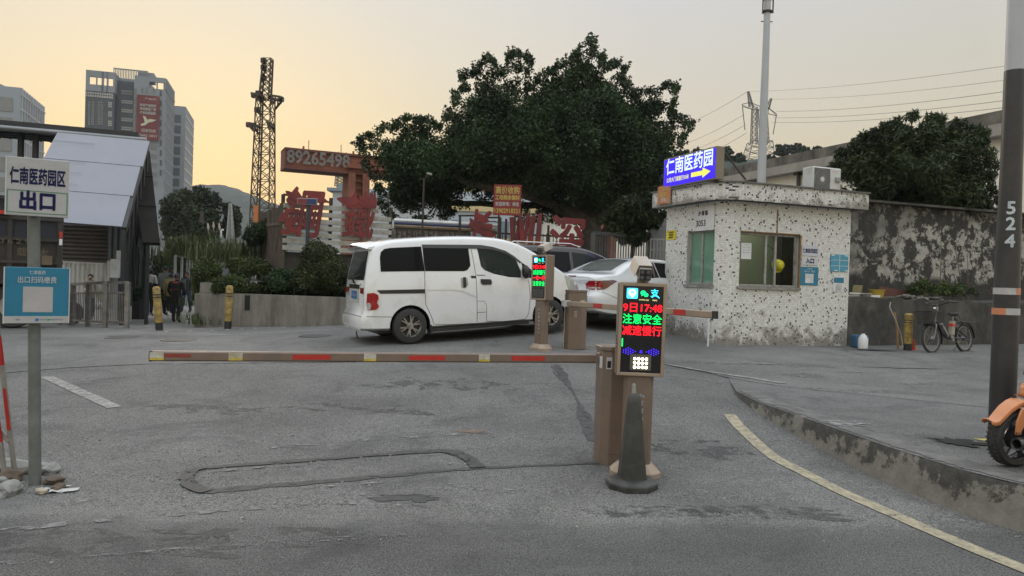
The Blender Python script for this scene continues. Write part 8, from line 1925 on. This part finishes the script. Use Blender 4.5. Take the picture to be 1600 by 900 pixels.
for a in ((752, 342, .22, .11, -.5), (905, 405, .24, .10, -.8), (742, 355, .3, .09, -.9), (895, 392, .3, .10, -.2), (762, 366, .22, .09, -.3)): lobe(t, *a, O=O2, n_=fn_, u=fu)
for (x0, y0_, x1, y1_) in ((798, 340, 800, 386), (812, 342, 815, 386), (829, 339, 826, 384), (841, 345, 838, 384)):
    a, b = hit(x0, y0_, O2, fn_), hit(x1, y1_, O2, fn_); mb = MB(); mb.bar(a - fn_ * .2, b - fn_ * .2, .15, .03, up=tuple(fn_)); mb.build('brush_stroke', redc, t, bevel=.01)
# sliding gate panel
t = thing('sliding_gate', 'dark steel bar gate panel above the white sedan', 'gate', (0, 0, 0)); A, B = at(927, 364, 20.2), at(1016, 371.5, 21.4); gsteel = mat('gate steel', (.075, .075, .072), .5, .2, 3, metal=.3)
mb = MB(); za = A.z
mb.bar(A, (B.x, B.y, za), .09); mb.bar((A.x, A.y, .7), (A.x, A.y, za), .12); mb.bar((B.x, B.y, .7), (B.x, B.y, za), .12); mb.bar((A.x, A.y, 2.15), (B.x, B.y, 2.15), .05); mb.build('frame', gsteel, t)
mb = MB()
for i in range(22): p = A.lerp(B, (i + .5) / 22); mb.bar((p.x, p.y, .8), (p.x, p.y, za), .03)
mb.build('bars', gsteel, t)
a, b = at(1014, 380, 22.), at(1060, 380, 22.3); mb = MB(); mb.box(a.x, b.x + 1.5, 22, 22.3, .5, at(1025, 335, 22).z); tag(mb.build('pillar_wall', mat('grey plaster', (.22, .22, .215), .9, .1, 1, dirt=(.14, .135, .12), damt=.3)), 'grey plaster wall stub between gate and booth', 'wall')
t = thing('side_fence', 'thin grey fence between the gate and the booth', 'fence', (0, 0, 0)); mb = MB(); a, b = at(1017, 380, 19.5), at(1042, 380, 19.5)
for z in (at(1020, 374, 19.5).z, at(1020, 390, 19.5).z): mb.bar((a.x, 19.5, z), (b.x, 19.5, z), .03)
for i in range(6): x = a.x + (b.x - a.x) * i / 5; mb.bar((x, 19.5, .6), (x, 19.5, at(1020, 372, 19.5).z), .025)
mb.build('bars', gst, t)
# red advert board hanging in the tree
A, B = hit(770.5, 336, Vector((0, 21.2, 0)), Vector((.05, 1, 0)).normalized()), hit(815, 289, Vector((0, 21.2, 0)), Vector((.05, 1, 0)).normalized())
ad = thing('advert_board', 'red advert board with yellow writing under the big tree', 'sign', ((A + B) / 2).to_tuple(), math.radians(-3)); w_, h = B.x - A.x, B.z - A.z
mb = MB(); mb.box(-w_/2, w_/2, 0, .03, -h/2, h/2); pn = mb.build('board', mat('advert red', (.20, .022, .018), .6, .1, 2), ad)
ay = mat('advert yellow', (.42, .32, .08), .6, .1, 4); aw = mat('advert white', (.36, .35, .36), .6)
for s_, sz, y, mm, f_ in (('高价收购', .26, .30, ay, .86), ('工地剩余钢材', .17, .07, ay, .88), ('欢迎来电：林生', .14, -.14, aw, .86), ('13902918321', .21, -.36, ay, .90)):
    text('lettering', s_, h * sz, lambda x, yy, k, y=y: Vector((x, -.003 - k, h * y + yy)), mm, pn, bold=h * .006, fit=w_ * f_)
mb = MB(); mb.bar((-w_*.3, .05, -h/2), (-w_*.3, .05, -2.4), .05); mb.bar((w_*.3, .05, -h/2), (w_*.3, .05, -2.4), .05); mb.build('stake', drs, ad)
# cctv pole by the tree
t = thing('cctv_pole', 'thin rusty pole with a white camera left of the advert board', 'pole', (0, 0, 0)); p = at(658, 400, 20.9)
mb = MB(); mb.tube([(p.x, p.y, .6), (p.x + .02, p.y, at(658, 278, 20.9).z)], .028, 8); mb.tube([(p.x, p.y, at(658, 283, 20.9).z), at(668, 274, 20.9)], .02, 6); mb.build('pole', mat('rusty pole', (.045, .03, .026), .8, .3, 3), t)
mb = MB(); c = at(671, 272, 20.8); mb.obox(c, (.16, .07, .06), Matrix.Rotation(.25, 3, 'Y')); mb.build('camera', gst, t, bevel=.02)
# ================================================================== trees and plants
lf_d = leafmat('dark banyan leaf', (.017, .032, .015), (.050, .080, .034)); lf_m = leafmat('mango leaf', (.016, .026, .012), (.050, .068, .028)); lf_g = leafmat('shrub leaf', (.030, .048, .018), (.095, .125, .045)); lf_far = leafmat('far leaf', (.018, .028, .015), (.05, .065, .033), scale=.2)
bark = mat('dark bark', (.055, .045, .036), .95, .35, 5, bmp=.8, bscale=9)
CR = [(558, 222), (566, 216), (590, 206), (600, 198), (618, 200), (624, 190), (640, 182), (655, 188), (672, 184), (682, 200), (690, 196), (702, 176), (712, 158), (714, 142), (730, 138), (722, 122), (726, 114), (742, 116), (746, 100), (762, 92), (772, 94), (777, 112), (789, 114), (796, 86), (806, 82), (822, 88), (830, 96), (824, 112), (823, 138), (833, 136), (846, 114), (862, 112), (868, 108), (874, 100), (886, 98), (900, 86), (908, 72), (922, 64), (928, 70), (926, 82), (942, 90), (938, 100), (946, 108), (958, 98), (974, 102), (976, 110), (968, 120), (980, 132), (986, 146), (1004, 142), (1024, 144), (1040, 132), (1056, 132), (1056, 146), (1050, 164), (1046, 178), (1058, 182), (1080, 190), (1078, 202), (1064, 214), (1062, 226), (1072, 240), (1070, 262), (1050, 280), (1040, 300), (1030, 322), (1010, 338), (985, 346), (960, 340), (930, 346), (905, 340), (880, 348), (850, 338), (830, 344), (808, 330), (800, 316), (780, 320), (760, 308), (742, 316), (720, 322), (700, 334), (680, 342), (655, 340), (635, 344), (612, 338), (600, 322), (588, 306), (592, 288), (580, 272), (568, 258), (576, 244), (566, 234)]
TYc = 25.
tree = thing('banyan_tree', 'huge dark spreading banyan tree behind the white cars', 'tree', (0, 0, 0))
cs, rs = crown(CR, TYc, 620, .22, .80, 3.4, .75)
# tight clumps along the outline keep it ragged
for i in range(len(CR)):
    (ax, ay), (bx, by) = CR[i-1], CR[i]
    for k in range(3):
        f = random.random(); cs.append(at(ax + (bx-ax)*f, ay + (by-ay)*f + 1, TYc + random.uniform(-.6, .6))); rs.append(random.uniform(.10, .24))
ccx, ccy = 830, 240
for i in range(0, len(CR) - 22):
    for k in range(2):
        (ax, ay), (bx, by) = CR[i-1], CR[i]; f = random.random(); x, y = ax + (bx-ax)*f, ay + (by-ay)*f; dx, dy = x - ccx, (y - ccy) * 1.3; l = math.hypot(dx, dy); dy_ = random.uniform(-1, 1); ln = random.uniform(3, 13)
        for j in range(3): cs.append(at(x + dx / l * ln * j / 2, y + dy / l * ln * j / 2 - j, TYc + dy_)); rs.append(.13 - .035 * j)
foliage('crown', cs, rs, 280000, .105, lf_d, tree, asp=.5, shell=.30)
tb = at(930, 400, 24.6); mb = MB()
def limb(mb, pts, r0, r1, n=8):
    P_ = [Vector(p) for p in pts]; Q = [P_[0]]
    for a, b in zip(P_[:-1], P_[1:]):
        for f in (.33, .66, 1.): Q.append(a.lerp(b, f) + Vector((random.uniform(-1, 1), random.uniform(-1, 1), random.uniform(-1, 1))) * .05)
    mb.tube(Q, [r0 + (r1 - r0) * i / (len(Q) - 1) for i in range(len(Q))], n)
g0 = Vector((tb.x, tb.y, .7))
limb(mb, [g0, at(925, 370, 24.6), at(920, 348, 24.7)], .42, .30)
limb(mb, [at(920, 350, 24.7), at(880, 325, 24.5), at(820, 305, 24.2), at(740, 290, 24.)], .26, .10); limb(mb, [at(918, 350, 24.7), at(900, 290, 25.), at(860, 210, 25.), at(820, 140, 25.)], .24, .05)
limb(mb, [at(922, 350, 24.7), at(940, 290, 25.), at(930, 200, 25.), at(915, 100, 25.)], .24, .04); limb(mb, [at(924, 352, 24.7), at(960, 318, 24.8), at(1000, 270, 25.), at(1040, 200, 25.)], .22, .04)
limb(mb, [at(740, 290, 24.), at(680, 262, 24.3), at(620, 230, 24.5)], .10, .03); limb(mb, [at(780, 298, 24.1), at(750, 240, 24.6), at(730, 170, 25)], .10, .03); limb(mb, [at(900, 345, 24.6), at(850, 322, 25.6), at(700, 318, 26.), at(640, 300, 26)], .16, .05)
limb(mb, [g0 + Vector((.5, .3, 0)), at(942, 365, 24.9), at(965, 338, 24.9)], .16, .10)
mb.build('trunk', bark, tree, smooth=True)
# drooping shrub tree right of it, above the gate
t = thing('small_tree', 'leafy small tree hanging over the bar gate beside the booth', 'tree', (0, 0, 0))
SP = [(940, 345), (950, 322), (975, 308), (1000, 300), (1034, 305), (1044, 330), (1030, 352), (1018, 372), (1000, 385), (975, 390), (955, 378), (948, 362)]
cs, rs = crown(SP, 21.3, 60, .15, .4, 1., .8); foliage('crown', cs, rs, 24000, .17, lf_m, t, asp=.28, shell=.3, droop=.8)
mb = MB(); p = at(990, 395, 22.3); limb(mb, [(p.x, 22.3, .7), at(992, 350, 22.3), at(1000, 325, 22.3)], .09, .03); mb.build('trunk', bark, t, smooth=True)
# mango tree behind the stained wall
MG = [(1303, 262), (1300, 250), (1312, 238), (1330, 228), (1345, 214), (1362, 206), (1372, 198), (1392, 194), (1405, 186), (1426, 180), (1444, 186), (1466, 180), (1474, 190), (1498, 192), (1520, 200), (1538, 202), (1536, 216), (1548, 230), (1546, 244), (1554, 258), (1546, 272), (1548, 290), (1556, 304), (1566, 318), (1562, 345), (1540, 352), (1500, 348), (1460, 344), (1420, 340), (1380, 335), (1345, 330), (1325, 312), (1310, 290)]
t = thing('mango_tree', 'dense round mango tree behind the mouldy wall', 'tree', (0, 0, 0)); MYc = 19.4
cs, rs = crown(MG, MYc, 230, .15, .5, 1.9, .8)
for i in range(len(MG)):
    (ax, ay), (bx, by) = MG[i-1], MG[i]
    for k in range(2): f = random.random(); cs.append(at(ax + (bx-ax)*f, ay + (by-ay)*f + 2, MYc + random.uniform(-.3, .3))); rs.append(random.uniform(.10, .20))
foliage('crown', cs, rs, 90000, .155, lf_m, t, asp=.22, shell=.3, droop=.5)
mb = MB(); p = at(1435, 420, MYc); limb(mb, [(p.x, MYc, .4), at(1435, 340, MYc), at(1430, 280, MYc)], .2, .1); limb(mb, [at(1433, 320, MYc), at(1380, 270, MYc), at(1350, 235, MYc)], .1, .03); limb(mb, [at(1433, 320, MYc), at(1480, 270, MYc), at(1510, 220, MYc)], .1, .03); limb(mb, [at(1548, 322, MYc - .6), at(1558, 308, MYc - .8), at(1568, 304, MYc - .8)], .035, .03); mb.build('trunk', bark, t, smooth=True)
# far trees by the stair
for (poly, Y, n, nl, lab) in (
    ([(246, 330), (250, 312), (262, 300), (275, 296), (290, 290), (305, 292), (325, 290), (340, 300), (350, 312), (352, 330), (350, 355), (345, 378), (300, 382), (250, 380)], 68., 150, 26000, 'broad dark tree behind the path right of the tower'),
    ([(349, 318), (360, 310), (366, 318), (374, 322), (379, 340), (376, 352), (382, 362), (372, 375), (352, 380), (345, 360)], 72., 60, 10000, 'smaller rounded tree behind the lattice pole'),
    ([(298, 352), (312, 346), (326, 352), (332, 368), (328, 382), (300, 384)], 50., 26, 5000, 'low olive shrub tree in front of the broad tree')):
    t = thing('far_tree', lab, 'tree', (0, 0, 0), 0, 'trees beyond the path'); cs, rs = crown(poly, Y, n, .35, 1.3, 3., .8); foliage('crown', cs, rs, nl, .30, lf_far, t, asp=.6, shell=.4)
    mb = MB(); xm = sum(p[0] for p in poly) / len(poly); p = at(xm, 400, Y); limb(mb, [(p.x, Y, -.8), at(xm, 370, Y), at(xm, 330, Y)], .35, .12); mb.build('trunk', bark, t)
# ridge trees at right
for i, (px, py, r, lab) in enumerate(((1068, 240, 14, 'ridge tree just left of the pole foot, lowest of the row'), (1092, 238, 12, 'ridge tree above the light box sign'), (1112, 236, 11, 'small ridge tree over the right end of the light box'), (1135, 238, 15, 'round ridge tree between light box and pylon'), (1155, 244, 11, 'low ridge tree at the left foot of the pylon'), (1200, 246, 12, 'low ridge tree at the right foot of the pylon'), (1222, 232, 13, 'ridge tree first of the tall pair right of the pole'), (1242, 230, 12, 'ridge tree second of the tall pair right of the pole'), (1258, 236, 11, 'ridge tree in the dip beyond the tall pair'), (1276, 231, 8, 'last small ridge tree before the factory parapet'))):
    t = thing('ridge_tree', lab, 'tree', (0, 0, 0), 0, 'trees on the ridge'); Y = 160.; k = Y / FPX
    pts = [(px + r * 1.1 * math.cos(a) * (1 + random.uniform(-.2, .2)), py + 4 + r * .9 * math.sin(a) * (1 + random.uniform(-.2, .2))) for a in np.linspace(0, 2*PI, 12)[:-1]]
    cs, rs = crown(pts, Y, 26, .4, 1.0, 2., .7); foliage('crown', cs, rs, 2600, .55, lf_far, t, asp=.7, shell=.4)
    mb = MB(); limb(mb, [at(px, py + 30, Y), at(px, py + 4, Y)], .25, .1, 5); mb.build('trunk', bark, t)
# shrubs on the planter and along the path
def shrub(lab, poly, Y, n, nl, leaf, m_, asp=.5, depth=1., grp=None, name='shrub', droop=0.):
    t = thing(name, lab, 'shrub', (0, 0, 0), 0, grp); cs, rs = crown(poly, Y, n, .08, .32, depth, .8); foliage('foliage', cs, rs, nl, leaf, m_, t, asp=asp, shell=.2, droop=droop)
    mb = MB(); xs = [p[0] for p in poly]; yb = max(p[1] for p in poly)
    for i in range(5):
        x = random.uniform(min(xs) + 8, max(xs) - 8); a = at(x, yb - 3, Y); b = at(x + random.uniform(-8, 8), yb - (yb - min(p[1] for p in poly)) * .6, Y); limb(mb, [a, b], .02, .008, 5)
    mb.build('stem', bark, t); return t
g_ = 'shrubs along the planter and path'
shrub('tall loose shrub in front of the steel sign', [(462, 408), (468, 385), (480, 372), (492, 364), (505, 374), (520, 382), (535, 392), (545, 410), (548, 440), (545, 462), (500, 464), (460, 458), (450, 432)], 18.6, 130, 22000, .06, leafmat('olive shrub leaf', (.022, .030, .014), (.07, .08, .035)), grp=g_)
shrub('bright green low bush at the planter end by the bollard', [(322, 452), (326, 438), (340, 428), (362, 424), (385, 430), (405, 440), (420, 450), (415, 462), (360, 466), (330, 464)], 18.6, 100, 20000, .055, lf_g, grp=g_)
shrub('dark trailing bush filling the middle of the planter', [(400, 440), (415, 425), (435, 415), (455, 420), (470, 440), (480, 460), (440, 464), (405, 462)], 18.8, 80, 12000, .055, lf_d, grp=g_)
shrub('flower-speckled bush left of the planter behind the walking man', [(296, 420), (303, 405), (318, 398), (338, 402), (350, 416), (345, 440), (325, 455), (312, 478), (298, 480), (296, 450)], 20.5, 110, 18000, .06, lf_g, grp=g_)
shrub('wide bush above the planter below the rusty fence', [(345, 425), (350, 408), (370, 398), (395, 400), (420, 408), (440, 410), (462, 418), (460, 438), (420, 440), (380, 436)], 21.0, 110, 18000, .065, leafmat('mixed shrub leaf', (.028, .040, .016), (.085, .10, .042)), grp=g_)
shrub('bush spilling over the white hoarding end', [(198, 400), (206, 392), (214, 396), (212, 412), (203, 416)], 24., 24, 2500, .07, lf_g, grp=g_)
shrub('dark hedge at the foot of the covered stair', [(200, 470), (204, 440), (213, 430), (222, 436), (225, 455), (222, 466), (210, 472)], 26., 50, 8000, .08, lf_d, grp=g_)
shrub('dark bushes behind the people on the path', [(228, 440), (232, 405), (250, 390), (275, 388), (296, 396), (300, 430), (298, 462), (270, 466), (240, 462)], 31., 110, 16000, .10, lf_d, grp=g_)
shrub('light green reeds clump above the walkers', [(255, 385), (262, 372), (285, 364), (310, 368), (330, 376), (348, 384), (350, 404), (310, 408), (270, 400)], 28., 100, 16000, .16, leafmat('reed leaf', (.035, .055, .028), (.13, .16, .08)), asp=.12, grp=g_, droop=-.3)
shrub('tangled vines over the top of the rusty fence', [(375, 372), (382, 352), (398, 345), (415, 340), (430, 326), (440, 320), (440, 335), (425, 360), (410, 385), (385, 388)], 22.5, 60, 7000, .08, lf_d, asp=.35, grp=g_)
shrub('green weeds on the low wall above the bicycle', [(1404, 458), (1418, 446), (1432, 440), (1446, 434), (1462, 444), (1474, 438), (1488, 446), (1500, 440), (1515, 450), (1532, 454), (1550, 458), (1556, 464), (1500, 464), (1440, 462), (1405, 462)], 17.0, 90, 5500, .05, lf_g, depth=.6, grp=g_)
# grass tufts
def blades(name, lab, pts, n, h, m_, w_=.012, spread=.3):
    v = []
    for (x, y, z) in pts:
        for i in range(n):
            a = random.uniform(0, 2*PI); l = random.uniform(.1, .55) * h; px_, py_ = x + random.gauss(0, spread), y + random.gauss(0, spread * .5); hh = h * random.uniform(.5, 1.1)
            dx, dy = math.cos(a), math.sin(a); q0, q1, q2 = Vector((px_, py_, z)), Vector((px_ + dx * l * .35, py_ + dy * l * .35, z + hh * .65)), Vector((px_ + dx * l, py_ + dy * l, z + hh)); s_ = Vector((-dy, dx, 0)) * w_
            v += [q0 - s_, q0 + s_, q1 + s_ * .8, q1 - s_ * .8, q1 - s_ * .8, q1 + s_ * .8, q2 + s_ * .1, q2 - s_ * .1]
    o = quads(name, [tuple(p) for p in v], m_); o['kind'] = 'stuff'; return o
pts = [tuple(at(px, py, Y)) for px, py, Y in ((262, 412, 27.), (285, 405, 27.), (305, 402, 26.), (330, 408, 25.), (352, 410, 24.), (378, 412, 23.), (400, 415, 23.))]
blades('tall_grass', '', pts, 90, .95, leafmat('grass blade', (.035, .05, .02), (.12, .14, .06)), .016, .5)
pts = [tuple(at(px, py, Y)) for px, py, Y in ((240, 468, 24.5), (300, 478, 22.), (305, 500, 18.5), (312, 507, 18.2))]
blades('verge_grass', '', pts, 60, .28, lf_g, .01, .25)
# pampas plumes
for i, (px, py) in enumerate(((326, 352), (334, 350), (344, 352), (262, 375), (268, 373), (280, 374))):
    a = at(px, py + 14, 34.); b = at(px + random.uniform(-2, 2), py - 4, 34.); mb = MB(); mb.tube([a, a.lerp(b, .5), b], [.02, .02, .02], 5)
    t = thing('pampas_plume', ('cream plume leftmost of the trio before the broad tree', 'cream plume middle of the trio before the broad tree', 'cream plume rightmost of the trio before the broad tree', 'cream plume nearest the stair above the reeds', 'cream plume second from the stair above the reeds', 'cream plume farthest from the stair above the reeds')[i], 'plume', (0, 0, 0), 0, 'pampas plumes'); mb.build('stalk', mat('dry stalk', (.2, .17, .11), .9), t)
    mb = MB(); mb.tube([a.lerp(b, .35), a.lerp(b, .6), b], [.02, .06, .015], 7); mb.build('head', mat('cream plume', (.42, .38, .30), .95, .2, 3), t, smooth=True)
t = thing('concrete_hut', 'low grey roofed hut behind the grass by the lattice pole', 'hut', (0, 0, 0)); a, b = at(333, 380, 36), at(378, 380, 36); mb = MB(); mb.box(a.x, b.x, 36, 38, -.3, at(350, 381, 36).z); mb.build('wall', mat('hut wall', (.12, .13, .14), .8), t); mb = MB(); mb.box(a.x - .2, b.x + .2, 35.8, 38.2, at(350, 381, 36).z, at(350, 378, 36).z); mb.build('roof', mat('hut roof', (.20, .19, .17), .8), t)
# dusk air
mb = MB(); mb.box(-1500, 1500, -60, 1250, -30, 160); o = mb.build('haze', mat('x', (.5, .5, .5))); o['kind'] = 'stuff'
hm = bpy.data.materials.new('haze'); hm.use_nodes = True; ht = hm.node_tree; ht.nodes.clear(); ho = ht.nodes.new('ShaderNodeOutputMaterial'); hv = ht.nodes.new('ShaderNodeVolumePrincipled'); hv.inputs['Density'].default_value = .00022; hv.inputs['Color'].default_value = (.84, .90, 1, 1); hv.inputs['Anisotropy'].default_value = .2
ht.links.new(hv.outputs[0], ho.inputs['Volume']); o.data.materials.clear(); o.data.materials.append(hm); scene.cycles.volume_bounces = 1
